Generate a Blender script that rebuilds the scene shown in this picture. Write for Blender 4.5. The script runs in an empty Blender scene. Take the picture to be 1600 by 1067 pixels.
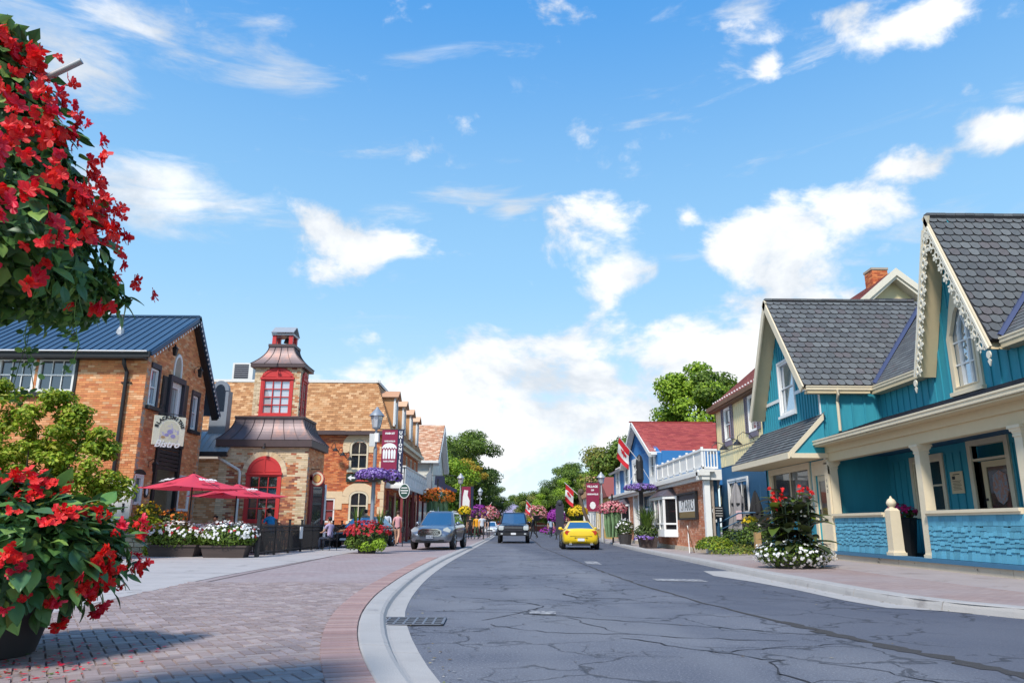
import bpy, bmesh, math, random
import numpy as np
from mathutils import Vector, Matrix

random.seed(11); np.random.seed(11)
RD = random.Random(5)
RAD = math.radians
scene = bpy.context.scene
COL = scene.collection

# ------------------------------------------------------------------ camera, sky, sun, exposure
cam_d = bpy.data.cameras.new('camera'); cam = bpy.data.objects.new('camera', cam_d); COL.objects.link(cam)
cam_d.sensor_width = 36.0; cam_d.lens = 25.875; cam_d.clip_start = 0.05; cam_d.clip_end = 3000
RIGHT = Vector((0.99997, -0.00591, 0.00526)); UPV = Vector((-0.00653, -0.24183, 0.9703)); BACK = Vector((-0.00446, -0.9703, -0.24186))
RIGHT.normalize(); BACK.normalize(); UPV = BACK.cross(RIGHT); RIGHT = UPV.cross(BACK)
m3 = Matrix((RIGHT, UPV, BACK)).transposed()
cam.matrix_world = Matrix.Translation((0, 0, 1.1)) @ m3.to_4x4()
scene.camera = cam

SUN_EL, SUN_AZ = RAD(50), RAD(-152)       # azimuth from +Y towards +X: behind the camera, to its left
sun_d = bpy.data.lights.new('sun', 'SUN'); sun = bpy.data.objects.new('sun', sun_d); COL.objects.link(sun)
sun_d.energy = 2.6; sun_d.angle = RAD(8.0); sun_d.color = (1.0, 0.94, 0.85)
sdir = Vector((math.sin(SUN_AZ)*math.cos(SUN_EL), math.cos(SUN_AZ)*math.cos(SUN_EL), math.sin(SUN_EL)))
sun.rotation_euler = sdir.to_track_quat('Z', 'Y').to_euler(); sun.location = (0, -20, 60)
scene.view_settings.view_transform = 'Standard'; scene.view_settings.look = 'None'
scene.view_settings.gamma = 1.0; scene.view_settings.use_curve_mapping = False
scene.view_settings.exposure = 0.80
scene.cycles.max_bounces = 6; scene.cycles.transparent_max_bounces = 8

class NT:
    """small helper around a node tree"""
    def __init__(s, tree): s.t = tree; s.n = tree.nodes; s.l = tree.links
    def new(s, kind, **kw):
        n = s.n.new(kind)
        for k, v in kw.items(): setattr(n, k, v)
        return n
    def put(s, sock, v):
        if v is None: return
        if isinstance(v, bpy.types.NodeSocket): s.l.new(v, sock)
        else: sock.default_value = v
    def math(s, op, a, b=None, c=None, clamp=False):
        n = s.new('ShaderNodeMath', operation=op, use_clamp=clamp)
        s.put(n.inputs[0], a); s.put(n.inputs[1], b)
        if c is not None: s.put(n.inputs[2], c)
        return n.outputs[0]
    def mix(s, f, a, b, typ='MIX'):
        n = s.new('ShaderNodeMix', data_type='RGBA', blend_type=typ)
        s.put(n.inputs[0], f)
        s.put(n.inputs[6], (*a, 1) if isinstance(a, tuple) and len(a) == 3 else a)
        s.put(n.inputs[7], (*b, 1) if isinstance(b, tuple) and len(b) == 3 else b)
        return n.outputs[2]
    def noise(s, vec, scale, detail=4, rough=.55, dist=0., dims='3D'):
        n = s.new('ShaderNodeTexNoise', noise_dimensions=dims)
        s.put(n.inputs['Vector'], vec); n.inputs['Scale'].default_value = scale
        n.inputs['Detail'].default_value = detail; n.inputs['Roughness'].default_value = rough; n.inputs['Distortion'].default_value = dist
        return n.outputs['Fac']
    def step(s, x, a, b, c=0., d=1.):
        n = s.new('ShaderNodeMapRange', interpolation_type='SMOOTHSTEP')
        s.put(n.inputs[0], x)
        for i, v in enumerate((a, b, c, d)): n.inputs[i+1].default_value = v
        return n.outputs[0]

world = bpy.data.worlds.new('World'); scene.world = world; world.use_nodes = True
W = NT(world.node_tree); W.n.clear()
w_out = W.new('ShaderNodeOutputWorld'); w_bg = W.new('ShaderNodeBackground'); w_bg.inputs[1].default_value = 0.14
sky = W.new('ShaderNodeTexSky', sky_type='NISHITA'); sky.sun_disc = False
sky.sun_elevation = SUN_EL; sky.sun_rotation = SUN_AZ; sky.altitude = 100; sky.air_density = 1.0; sky.dust_density = 0.6; sky.ozone_density = 1.6
tc = W.new('ShaderNodeTexCoord'); sp = W.new('ShaderNodeSeparateXYZ'); W.l.new(tc.outputs['Generated'], sp.inputs[0])
sx, sy, sz = sp.outputs
az = W.math('ARCTAN2', sx, sy); el = W.math('ARCSINE', sz)
cb = W.new('ShaderNodeCombineXYZ'); W.put(cb.inputs[0], az); W.put(cb.inputs[1], W.math('MULTIPLY', el, 1.5)); cb.inputs[2].default_value = 3.1
n1 = W.noise(cb.outputs[0], 7.5, 8, .58, .25); n2 = W.noise(cb.outputs[0], 2.6, 4, .5, .2)
cbw = W.new('ShaderNodeCombineXYZ'); W.put(cbw.inputs[0], W.math('MULTIPLY', W.math('ADD', az, W.math('MULTIPLY', el, -.9)), .8)); W.put(cbw.inputs[1], W.math('MULTIPLY', el, 3.2)); cbw.inputs[2].default_value = 9.
n3 = W.noise(cbw.outputs[0], 5., 8, .62, .5)
# cumulus heaps: azimuth, elevation, half width, half height, weight (radians)
CLOUDS = [(-.205, .365, .135, .046, .95), (-.27, .388, .055, .028, .75), (-.10, .362, .05, .018, .55), (.13, .385, .085, .052, 1.05), (.155, .335, .065, .055, 1.0), (.256, .401, .030, .028, .8), (.37, .345, .12, .078, 1.15), (.455, .385, .085, .050, .95), (.52, .425, .06, .026, .85), (.493, .327, .03, .02, .6),
          (-.135, .180, .10, .045, 1.0), (.03, .205, .15, .070, 1.3), (-.01, .12, .34, .08, 1.25), (.215, .200, .18, .085, 1.35), (.33, .235, .16, .085, 1.25), (.50, .20, .25, .09, 1.0), (.637, .441, .045, .028, .85), (-.529, .257, .06, .03, .45),
          (.46, .612, .13, .028, .75), (.60, .575, .16, .035, .85), (.384, .572, .026, .022, .8)]
WISPS = [(-.60, .53, .15, .045, .8), (-.515, .575, .12, .03, .75), (-.34, .56, .10, .03, .55), (-.48, .385, .15, .045, .9), (-.09, .442, .13, .018, .7), (.0, .418, .03, .03, .5), (.37, .63, .05, .03, .5), (.75, .50, .1, .05, .6), (-.18, .43, .06, .02, .3)]
def heap(lst):
    acc = None
    for a, e, ra, re, w in lst:
        dx = W.math('DIVIDE', W.math('SUBTRACT', az, a), ra); dy = W.math('DIVIDE', W.math('SUBTRACT', el, e), re)
        r = W.math('SQRT', W.math('ADD', W.math('MULTIPLY', dx, dx), W.math('MULTIPLY', dy, dy)))
        v = W.math('MULTIPLY', W.math('SUBTRACT', 1.35, r), w, clamp=True)
        acc = v if acc is None else W.math('MAXIMUM', acc, v)
    return acc
cum = W.math('ADD', heap(CLOUDS), W.math('MULTIPLY', W.math('SUBTRACT', n1, .5), 3.7))
cov1 = W.step(cum, .36, .98)
low = W.step(el, .02, .30, .62, 0.)                       # broken cloud all round the horizon
behind = W.step(W.math('ABSOLUTE', az), .75, 1.1)
gen = W.math('MULTIPLY', W.step(W.math('ADD', n2, W.math('MULTIPLY', n1, .5)), .78, .95), W.math('ADD', W.math('MULTIPLY', behind, .75), low, clamp=True))
wis = W.math('MULTIPLY', W.step(W.math('ADD', heap(WISPS), W.math('MULTIPLY', W.math('SUBTRACT', n3, .5), 3.4)), .22, 1.15), .9)
cov = W.math('MAXIMUM', W.math('MAXIMUM', cov1, gen), wis)
shade = W.step(W.math('ADD', W.noise(cb.outputs[0], 5.5, 8, .62, .3), W.math('MULTIPLY', cum, .16)), .42, .74)
ccol = W.mix(shade, (2.95, 3.2, 3.5), (4.55, 4.6, 4.65))
grad = W.mix(W.step(el, .02, .34, 0, 1), (3.0, 3.7, 4.2), (1.45, 2.75, 3.95)); grad = W.mix(W.step(el, .25, .78, 0, 1), grad, (.26, 1.42, 3.5))
hs = W.new('ShaderNodeHueSaturation'); hs.inputs['Saturation'].default_value = 1.15; hs.inputs['Value'].default_value = 1.25; W.l.new(sky.outputs[0], hs.inputs['Color'])
tint = W.mix(.86, hs.outputs[0], grad)
W.l.new(W.mix(W.math('MULTIPLY', cov, .96), tint, ccol), w_bg.inputs[0]); W.l.new(w_bg.outputs[0], w_out.inputs[0])

# ------------------------------------------------------------------ materials
MATS = {}
def mk(name, base, rough=.7, metal=0., cols=None, var=0., ns=0., na=0., bs=0., bst=0., spec=.4, coat=0., dirt=None, trans=0., stretch=None, emit=0.):
    """procedural material: optional palette picked per loose piece, value variation per piece, noise tint, bump, dirt patches"""
    if name in MATS: return MATS[name]
    m = bpy.data.materials.new(name); m.use_nodes = True; T = NT(m.node_tree); b = T.n['Principled BSDF']
    tcn = T.new('ShaderNodeTexCoord'); vec = tcn.outputs['Object']
    if stretch:
        mp = T.new('ShaderNodeMapping'); mp.inputs['Scale'].default_value = stretch; T.l.new(vec, mp.inputs[0]); vec = mp.outputs[0]
    c = (*base, 1)
    if cols or var:
        g = T.new('ShaderNodeNewGeometry'); oi = T.new('ShaderNodeObjectInfo')
        rnd = T.math('FRACT', T.math('ADD', g.outputs['Random Per Island'], oi.outputs['Random']))
    if cols:
        cr = T.new('ShaderNodeValToRGB'); cr.color_ramp.interpolation = 'CONSTANT'; T.l.new(rnd, cr.inputs[0])
        e = cr.color_ramp.elements; e[0].color = (*cols[0], 1); e[0].position = 0; e[1].position = 1/len(cols); e[1].color = (*cols[1 % len(cols)], 1)
        for i in range(2, len(cols)):
            x = e.new(i/len(cols)); x.color = (*cols[i], 1)
        c = cr.outputs[0]
    if var:
        v = T.math('ADD', T.math('MULTIPLY', T.math('FRACT', T.math('MULTIPLY', rnd, 7.31)), var*2), 1-var)
        c = T.mix(1., c, T_grey(T, v), 'MULTIPLY')
    if na:
        nn = T.noise(vec, ns or 3., 6, .6, .2); v = T.math('ADD', T.math('MULTIPLY', nn, na*2), 1-na)
        c = T.mix(1., c, T_grey(T, v), 'MULTIPLY')
    if dirt:
        dc, ds, lo, hi = dirt
        c = T.mix(T.step(T.noise(vec, ds, 8, .65, .4), lo, hi), c, dc)
    T.put(b.inputs['Base Color'], c); b.inputs['Roughness'].default_value = rough; b.inputs['Metallic'].default_value = metal
    b.inputs['Specular IOR Level'].default_value = spec; b.inputs['Coat Weight'].default_value = coat; b.inputs['Coat Roughness'].default_value = .05
    if bst:
        bp = T.new('ShaderNodeBump'); bp.inputs['Strength'].default_value = bst; bp.inputs['Distance'].default_value = .02
        T.l.new(T.noise(vec, bs, 6, .6), bp.inputs['Height']); T.l.new(bp.outputs[0], b.inputs['Normal'])
    if trans:
        tr = T.new('ShaderNodeBsdfTranslucent'); T.put(tr.inputs[0], c); ms = T.new('ShaderNodeMixShader'); ms.inputs[0].default_value = trans
        T.l.new(b.outputs[0], ms.inputs[1]); T.l.new(tr.outputs[0], ms.inputs[2]); T.l.new(ms.outputs[0], T.n['Material Output'].inputs[0])
    if emit: T.put(b.inputs['Emission Color'], c); b.inputs['Emission Strength'].default_value = emit
    MATS[name] = m; return m
def T_grey(T, v):
    n = T.new('ShaderNodeCombineColor')
    for i in range(3): T.l.new(v, n.inputs[i])
    return n.outputs[0]
def glass_mat(name, tint, refl=.35, rough=.03):
    m = bpy.data.materials.new(name); m.use_nodes = True; T = NT(m.node_tree); b = T.n['Principled BSDF']
    b.inputs['Base Color'].default_value = (*tint, 1); b.inputs['Roughness'].default_value = .25; b.inputs['Specular IOR Level'].default_value = .5
    gl = T.new('ShaderNodeBsdfGlossy'); gl.inputs['Roughness'].default_value = rough; gl.inputs['Color'].default_value = (.9, .95, 1, 1)
    tcn = T.new('ShaderNodeTexCoord'); bp = T.new('ShaderNodeBump'); bp.inputs['Strength'].default_value = .06; T.l.new(T.noise(tcn.outputs['Object'], 1.7, 2), bp.inputs['Height']); T.l.new(bp.outputs[0], gl.inputs['Normal'])
    fr = T.new('ShaderNodeFresnel'); fr.inputs[0].default_value = 1.5
    f = T.math('ADD', T.math('MULTIPLY', fr.outputs[0], .9), refl, clamp=True)
    ms = T.new('ShaderNodeMixShader'); T.l.new(f, ms.inputs[0]); T.l.new(b.outputs[0], ms.inputs[1]); T.l.new(gl.outputs[0], ms.inputs[2]); T.l.new(ms.outputs[0], T.n['Material Output'].inputs[0])
    return m

# ------------------------------------------------------------------ geometry helpers
WMX = {}
def reg(o, M): WMX[o.name] = M; return o
def tag(o, label=None, cat=None, group=None, kind=None):
    if label: o['label'] = label
    if cat: o['category'] = cat
    if group: o['group'] = group
    if kind: o['kind'] = kind
    return o
def thing(name, label, cat, loc=(0, 0, 0), rz=0., group=None):
    o = bpy.data.objects.new(name, None); COL.objects.link(o); o.empty_display_size = .2
    o.location = loc; o.rotation_euler = (0, 0, rz)
    reg(o, Matrix.Translation(loc) @ Matrix.Rotation(rz, 4, 'Z')); return tag(o, label, cat, group)
def V(*a): return Vector(a)
class Frame:
    def __init__(s, P, U, Vv=(0, 0, 1), N=None):
        s.P = Vector(P); s.U = Vector(U).normalized(); s.V = Vector(Vv).normalized(); s.N = Vector(N).normalized() if N else s.U.cross(s.V).normalized()
    def pt(s, u, v, d=0.): return s.P + s.U*u + s.V*v + s.N*d
    def mat(s, u=0., v=0., d=0., scale=1.):
        M = Matrix((s.U*scale, s.V*scale, s.N*scale)).transposed().to_4x4(); M.translation = s.pt(u, v, d); return M
FX = {}
class MB:
    def __init__(s): s.v = []; s.f = []; s.m = []
    def add(s, vs, fs, m=0):
        o = len(s.v); s.v += [tuple(p) for p in vs]; s.f += [tuple(i+o for i in f) for f in fs]; s.m += [m]*len(fs); return s
    def box(s, c, d, m=0, rz=0., M=None):
        x, y, z = d[0]/2, d[1]/2, d[2]/2; ca, sa = math.cos(rz), math.sin(rz); vs = []
        for i in (-x, x):
            for j in (-y, y):
                for k in (-z, z): vs.append(Vector((c[0]+i*ca-j*sa, c[1]+i*sa+j*ca, c[2]+k)))
        if M: vs = [M @ p for p in vs]
        return s.add(vs, [(0, 1, 3, 2), (4, 6, 7, 5), (0, 4, 5, 1), (2, 3, 7, 6), (0, 2, 6, 4), (1, 5, 7, 3)], m)
    def fbox(s, F, u0, u1, v0, v1, d0, d1, m=0):
        vs = [F.pt(u, v, d) for u in (u0, u1) for v in (v0, v1) for d in (d0, d1)]
        return s.add(vs, [(0, 1, 3, 2), (4, 6, 7, 5), (0, 4, 5, 1), (2, 3, 7, 6), (0, 2, 6, 4), (1, 5, 7, 3)], m)
    def prism(s, F, poly, d0, d1, m=0):
        n = len(poly); vs = [F.pt(u, v, d0) for u, v in poly] + [F.pt(u, v, d1) for u, v in poly]
        return s.add(vs, [tuple(range(n-1, -1, -1)), tuple(range(n, 2*n))] + [(i, (i+1) % n, (i+1) % n+n, i+n) for i in range(n)], m)
    def ring(s, F, outer, inner, d0, d1, m=0):
        """frame between two outlines with the same number of points"""
        n = len(outer); vs = [F.pt(u, v, d) for d in (d0, d1) for P in (outer, inner) for u, v in P]; fs = []
        for i in range(n):
            j = (i+1) % n
            fs += [(i, j, n+j, n+i), (2*n+i, 3*n+i, 3*n+j, 2*n+j), (i, 2*n+i, 2*n+j, j), (n+i, n+j, 3*n+j, 3*n+i)]
        return s.add(vs, fs, m)
    def tube(s, pts, r, seg=6, r2=None, m=0):
        pts = [Vector(p) for p in pts]; n = len(pts); r2 = r if r2 is None else r2; vs = []; fs = []
        for i, p in enumerate(pts):
            t = (pts[min(i+1, n-1)]-pts[max(i-1, 0)]); t = t.normalized() if t.length > 1e-9 else Vector((0, 0, 1))
            a = t.cross(Vector((0, 0, 1)) if abs(t.z) < .95 else Vector((1, 0, 0))).normalized(); b = t.cross(a)
            rr = r+(r2-r)*i/max(1, n-1)
            vs += [p+(a*math.cos(2*math.pi*k/seg)+b*math.sin(2*math.pi*k/seg))*rr for k in range(seg)]
        for i in range(n-1):
            for k in range(seg):
                k2 = (k+1) % seg; fs.append((i*seg+k, i*seg+k2, (i+1)*seg+k2, (i+1)*seg+k))
        fs += [tuple(range(seg-1, -1, -1)), tuple(range((n-1)*seg, n*seg))]
        return s.add(vs, fs, m)
    def lathe(s, c, prof, seg=12, m=0, M=None):
        vs = []; fs = []; n = len(prof)
        for r, z in prof:
            for k in range(seg):
                a = 2*math.pi*(k+.5)/seg; p = Vector((r*math.cos(a), r*math.sin(a), z)); p = M @ p if M else p
                vs.append(p+Vector(c))
        for i in range(n-1):
            for k in range(seg):
                k2 = (k+1) % seg; fs.append((i*seg+k, i*seg+k2, (i+1)*seg+k2, (i+1)*seg+k))
        fs += [tuple(range(seg-1, -1, -1)), tuple(range((n-1)*seg, n*seg))]
        return s.add(vs, fs, m)
    def ball(s, c, r, seg=8, m=0, sz=1.):
        n = seg//2+1; return s.lathe(c, [(max(1e-4, r*math.sin(math.pi*i/n)), -r*sz*math.cos(math.pi*i/n)) for i in range(n+1)], seg, m)
    def grid(s, rows, m=0, close=False):
        nu = len(rows[0]); o = []; fs = []
        for r in rows: o += r
        for i in range(len(rows)-1):
            for k in range(nu if close else nu-1): k2 = (k+1) % nu; fs.append((i*nu+k, i*nu+k2, (i+1)*nu+k2, (i+1)*nu+k))
        return s.add(o, fs, m)
    def mesh(s, name, mats, inv=None, smooth=False):
        me = bpy.data.meshes.new(name); vs = s.v if inv is None else [tuple(inv @ Vector(p)) for p in s.v]
        me.from_pydata(vs, [], s.f)
        for mt in (mats if isinstance(mats, (list, tuple)) else [mats]): me.materials.append(mt)
        if any(s.m): me.polygons.foreach_set('material_index', s.m)
        me.update()
        bm = bmesh.new(); bm.from_mesh(me); bmesh.ops.recalc_face_normals(bm, faces=bm.faces); bm.to_mesh(me); bm.free()
        if smooth: me.polygons.foreach_set('use_smooth', [True]*len(me.polygons)); sharp(me, 40 if smooth is True else smooth)
        return me
    def build(s, name, mats, parent=None, smooth=False, local=False, **tg):
        """link as one object; vertices are in world coordinates unless local"""
        M = WMX.get(parent.name, Matrix()) if parent else Matrix()
        me = s.mesh(name, mats, None if (local or not parent) else M.inverted(), smooth)
        o = bpy.data.objects.new(name, me); COL.objects.link(o)
        if parent: o.parent = parent
        reg(o, M if parent else Matrix())
        return tag(o, **tg)
def sharp(me, deg):
    bm = bmesh.new(); bm.from_mesh(me); lim = RAD(deg)
    for e in bm.edges:
        e.smooth = not (len(e.link_faces) == 2 and e.calc_face_angle(0) > lim)
    bm.to_mesh(me); bm.free()
def inst(name, me, parent, M, **tg):
    """place shared mesh me at world matrix M below parent"""
    o = bpy.data.objects.new(name, me); COL.objects.link(o)
    P = WMX.get(parent.name, Matrix()) if parent else Matrix()
    if parent: o.parent = parent
    o.matrix_local = P.inverted() @ M; reg(o, P if parent else Matrix()); return tag(o, **tg)
def copy_tree(o, parent=None, label=None):
    c = o.copy(); COL.objects.link(c)
    if parent: c.parent = parent
    reg(c, WMX[o.name])
    for ch in list(o.children): copy_tree(ch, c)
    if label: c['label'] = label
    return c
def clone(o, loc, rz, label, group=None, scale=None):
    c = copy_tree(o, None, label); c.location = loc; c.rotation_euler = (0, 0, rz)
    if scale: c.scale = (scale,)*3
    if group: c['group'] = group
    return c
def text(s, size, F, u, v, d, mat, parent, name='lettering', ext=.004, bold=0., align='CENTER', shear=0., spacing=1., rot=0.):
    cu = bpy.data.curves.new('t', 'FONT'); cu.body = s; cu.size = size; cu.extrude = ext; cu.offset = bold; cu.align_x = align; cu.align_y = 'CENTER'; cu.shear = shear; cu.space_character = spacing; cu.resolution_u = 2
    to = bpy.data.objects.new('t', cu); me = bpy.data.meshes.new_from_object(to); bpy.data.objects.remove(to); bpy.data.curves.remove(cu)
    me.materials.clear(); me.materials.append(mat)
    return inst(name, me, parent, F.mat(u, v, d) @ Matrix.Rotation(rot, 4, 'Z'))
def slab(mb, F, u0, u1, v0, v1, holes, d0, d1, m=0):
    """wall slab with rectangular openings"""
    us = sorted({u0, u1, *[h[0] for h in holes], *[h[1] for h in holes]}); us = [u for u in us if u0 <= u <= u1]
    for a, b in zip(us, us[1:]):
        cuts = sorted([(h[2], h[3]) for h in holes if h[0] < b-1e-6 and h[1] > a+1e-6]); z = v0
        for c0, c1 in cuts:
            if c0 > z+1e-4: mb.fbox(F, a, b, z, c0, d0, d1, m)
            z = max(z, c1)
        if z < v1-1e-4: mb.fbox(F, a, b, z, v1, d0, d1, m)
def arc(cx, cy, rx, ry, a0, a1, n): return [(cx+rx*math.cos(RAD(a0+(a1-a0)*i/n)), cy+ry*math.sin(RAD(a0+(a1-a0)*i/n))) for i in range(n+1)]
def inpoly(u, v, P):
    c = False; j = len(P)-1
    for i in range(len(P)):
        if (P[i][1] > v) != (P[j][1] > v) and u < (P[j][0]-P[i][0])*(v-P[i][1])/(P[j][1]-P[i][1])+P[i][0]: c = not c
        j = i
    return c
def urange(v, P):
    xs = []
    for i in range(len(P)):
        a, b = P[i], P[(i+1) % len(P)]
        if (a[1] <= v) != (b[1] <= v): xs.append(a[0]+(b[0]-a[0])*(v-a[1])/(b[1]-a[1]))
    return (min(xs), max(xs)) if len(xs) >= 2 else None
def bricks(F, poly, holes, d0, d1, bl=.215, bh=.075, gap=.01, keep=None, zone=None):
    """courses of brick inside poly, cut at the openings; returns rows of (u0,u1,v0,v1,d0,d1,zone)"""
    out = []; vmin = min(p[1] for p in poly); vmax = max(p[1] for p in poly); k = 0; v = vmin
    while v < vmax-.02:
        vm = v+bh*.5; rg = urange(vm, poly)
        if rg:
            spans = [rg]
            for h in holes:
                if h[2] < vm < h[3]:
                    a0, a1 = (h[0], h[1]) if len(h) < 5 else h[4](vm)
                    ns = []
                    for a, b in spans:
                        if a1 <= a or a0 >= b: ns.append((a, b))
                        else:
                            if a0 > a+.02: ns.append((a, a0))
                            if a1 < b-.02: ns.append((a1, b))
                    spans = ns
            for a, b in spans:
                u = math.floor(a/bl)*bl - (bl/2 if k % 2 else 0)
                while u < b:
                    x0, x1 = max(u, a), min(u+bl-gap, b)
                    if x1-x0 > .03: out.append((x0, x1, v, v+bh-gap, d0, d1+RD.uniform(-.002, .003), zone(x0, v) if zone else 0))
                    u += bl
        v += bh; k += 1
    return out
def put_bricks(F, rows, mats, parent, n_parts=0, key=None, name='brick', stuff='brickwork'):
    if key: rows = sorted(rows, key=key)
    meshes = {}
    for r in rows[:n_parts]:
        sh = (round(r[1]-r[0], 2), r[6])
        if sh not in meshes:
            b = MB(); b.fbox(Frame((0, 0, 0), (1, 0, 0)), 0, sh[0], 0, r[3]-r[2], 0, r[5]-r[4]); meshes[sh] = b.mesh(name, mats[r[6]])
        FR = Matrix((F.U, F.V, F.N)).transposed().to_4x4(); FR.translation = F.pt(r[0], r[2], r[4])
        L = Frame((0, 0, 0), (1, 0, 0)); A = Matrix((L.U, L.V, L.N)).transposed().to_4x4()
        inst(name, meshes[sh], parent, FR @ A.inverted())
    if rows[n_parts:]:
        b = MB()
        for r in rows[n_parts:]:
            vs = [F.pt(u, v, d) for u in (r[0], r[1]) for v in (r[2], r[3]) for d in (r[4], r[5])]
            b.add(vs, [(4, 6, 7, 5), (0, 4, 5, 1), (2, 3, 7, 6), (0, 1, 3, 2), (1, 5, 7, 3)], r[6])
        b.build(stuff, mats, parent, kind='stuff')
def window(F, u0, u1, v0, v1, d, parent, fm, gm, nx=1, ny=2, fw=.06, bar=.025, sill=None, sash=None, head=None, inset=.05, curtain=None, casing=0., cm=None, single=False):
    """window part: casing, frame and bars; panes and sill are sub-parts. d is the wall face depth"""
    b = MB(); o = [(u0, v0), (u1, v0), (u1, v1), (u0, v1)]; i = [(u0+fw, v0+fw), (u1-fw, v0+fw), (u1-fw, v1-fw), (u0+fw, v1-fw)]
    b.ring(F, o, i, d-inset, d+.02)
    if casing:
        c = [(u0-casing, v0-casing*.6), (u1+casing, v0-casing*.6), (u1+casing, v1+casing), (u0-casing, v1+casing)]
        b.ring(F, c, o, d-.02, d+.05)
    iu0, iu1, iv0, iv1 = u0+fw, u1-fw, v0+fw, v1-fw
    for k in range(1, nx): x = iu0+(iu1-iu0)*k/nx; b.fbox(F, x-bar/2, x+bar/2, iv0, iv1, d-inset+.004, d-.012)
    for k in range(1, ny): y = iv0+(iv1-iv0)*k/ny; bb = bar*(1.8 if sash and k == ny//2 else 1.); b.fbox(F, iu0, iu1, y-bb/2, y+bb/2, d-inset+.006, d-.008)
    w = b.build('window', [fm], parent)
    if single:
        p = MB().fbox(F, iu0, iu1, iv0, iv1, d-inset-.03, d-inset-.006); p.build('pane', [gm], w)
    else:
        for a in range(nx):
            for c in range(ny):
                x0, x1 = iu0+(iu1-iu0)*a/nx, iu0+(iu1-iu0)*(a+1)/nx; y0, y1 = iv0+(iv1-iv0)*c/ny, iv0+(iv1-iv0)*(c+1)/ny
                t = RD.uniform(-.0006, .0006)
                p = MB(); vs = [F.pt(x0+.002, y0+.002, d-inset-.010+t), F.pt(x1-.002, y0+.002, d-inset-.010+t), F.pt(x1-.002, y1-.002, d-inset-.010-t), F.pt(x0+.002, y1-.002, d-inset-.010-t), F.pt(x0+.002, y0+.002, d-inset-.03), F.pt(x1-.002, y0+.002, d-inset-.03), F.pt(x1-.002, y1-.002, d-inset-.03), F.pt(x0+.002, y1-.002, d-inset-.03)]
                p.add(vs, [(0, 1, 2, 3), (7, 6, 5, 4), (0, 4, 5, 1), (1, 5, 6, 2), (2, 6, 7, 3), (3, 7, 4, 0)]); p.build('pane', [gm], w)
    if sill: MB().fbox(F, u0-.06-casing, u1+.06+casing, v0-.09-casing*.6, v0-.004-casing*.6, d-.02, d+.10).build('sill', [sill], w)
    return w
def leaves(P, N, size, aspect=1.8, fold=.25, mats=None, name='leaves', parent=None, jitter=.25, kind=None, mi=None, up=0.):
    """many small folded leaf faces at points P with normals N (numpy), world coordinates"""
    n = len(P); rs = np.random.rand(n, 3)-.5; N = N+rs*.9; N[:, 2] += up; N /= np.linalg.norm(N, axis=1)[:, None]+1e-9
    A = np.cross(N, np.random.rand(n, 3)-.5); A /= np.linalg.norm(A, axis=1)[:, None]+1e-9; B = np.cross(N, A)
    S = (size*(1+jitter*(np.random.rand(n)*2-1)))[:, None]; w = S/aspect
    v0 = P-A*S*.5; v1 = P+B*w*.5+N*S*fold*.3; v2 = P+A*S*.5-N*S*fold*.35; v3 = P-B*w*.5+N*S*fold*.3
    vs = np.stack([v0, v1, v2, v3], 1).reshape(-1, 3)
    M = WMX.get(parent.name, Matrix()) if parent else Matrix(); inv = np.array(M.inverted())
    vs = vs @ inv[:3, :3].T + inv[:3, 3]
    me = bpy.data.meshes.new(name); me.vertices.add(4*n); me.vertices.foreach_set('co', vs.astype(np.float32).ravel())
    idx = np.arange(4*n).reshape(n, 4); f = np.concatenate([idx[:, [0, 1, 2]], idx[:, [0, 2, 3]]], 1).reshape(-1)
    me.loops.add(6*n); me.loops.foreach_set('vertex_index', f.astype(np.int32))
    me.polygons.add(2*n); me.polygons.foreach_set('loop_start', np.arange(0, 6*n, 3, dtype=np.int32))
    for mt in mats: me.materials.append(mt)
    if mi is not None: me.polygons.foreach_set('material_index', np.repeat(mi, 2).astype(np.int32))
    elif len(mats) > 1: me.polygons.foreach_set('material_index', np.repeat(np.random.randint(0, len(mats), n), 2).astype(np.int32))
    me.update(calc_edges=True)
    o = bpy.data.objects.new(name, me); COL.objects.link(o)
    if parent: o.parent = parent
    reg(o, M); return tag(o, kind=kind)
def shell(c, r, n, lo=.6, hi=1., zmin=-1.):
    """points in the outer shell of an ellipsoid, with outward normals"""
    d = np.random.randn(n*2, 3); d /= np.linalg.norm(d, axis=1)[:, None]; d = d[d[:, 2] > zmin][:n]; n = len(d)
    t = (lo+(hi-lo)*np.random.rand(n)**.6)[:, None]; return np.array(c)+d*np.array(r)*t, d/np.array(r)
# ------------------------------------------------------------------ material list
BRK_O = [(.72, .285, .115), (.76, .33, .135), (.68, .25, .10), (.78, .38, .18), (.74, .30, .12), (.62, .21, .09), (.80, .45, .24), (.72, .28, .115)]
BRK_R = [(.58, .16, .055), (.64, .20, .07), (.50, .12, .045), (.68, .25, .10), (.42, .11, .05), (.66, .22, .08)]
BRK_Y = [(.66, .50, .31), (.72, .56, .36), (.60, .44, .26), (.76, .61, .41), (.68, .52, .34)]
BRK_M = [(.50, .19, .09), (.60, .30, .15), (.40, .13, .07), (.68, .45, .27), (.30, .12, .08), (.58, .25, .12)]
m_bo = mk('orange_brick', (.6, .3, .14), .85, cols=BRK_O, var=.13, ns=3, na=.10, bs=60, bst=.35)
m_bo2 = mk('orange_brick_pale', (.6, .3, .14), .85, cols=[(.64, .33, .16), (.74, .44, .24), (.58, .27, .12), (.76, .50, .30)], var=.12, ns=3, na=.08, bs=60, bst=.35)
m_br = mk('red_brick', (.5, .16, .07), .85, cols=BRK_R, var=.14, ns=3, na=.10, bs=60, bst=.35)
m_by = mk('buff_brick', (.7, .5, .3), .85, cols=BRK_Y, var=.10, ns=3, na=.08, bs=60, bst=.3)
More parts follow.
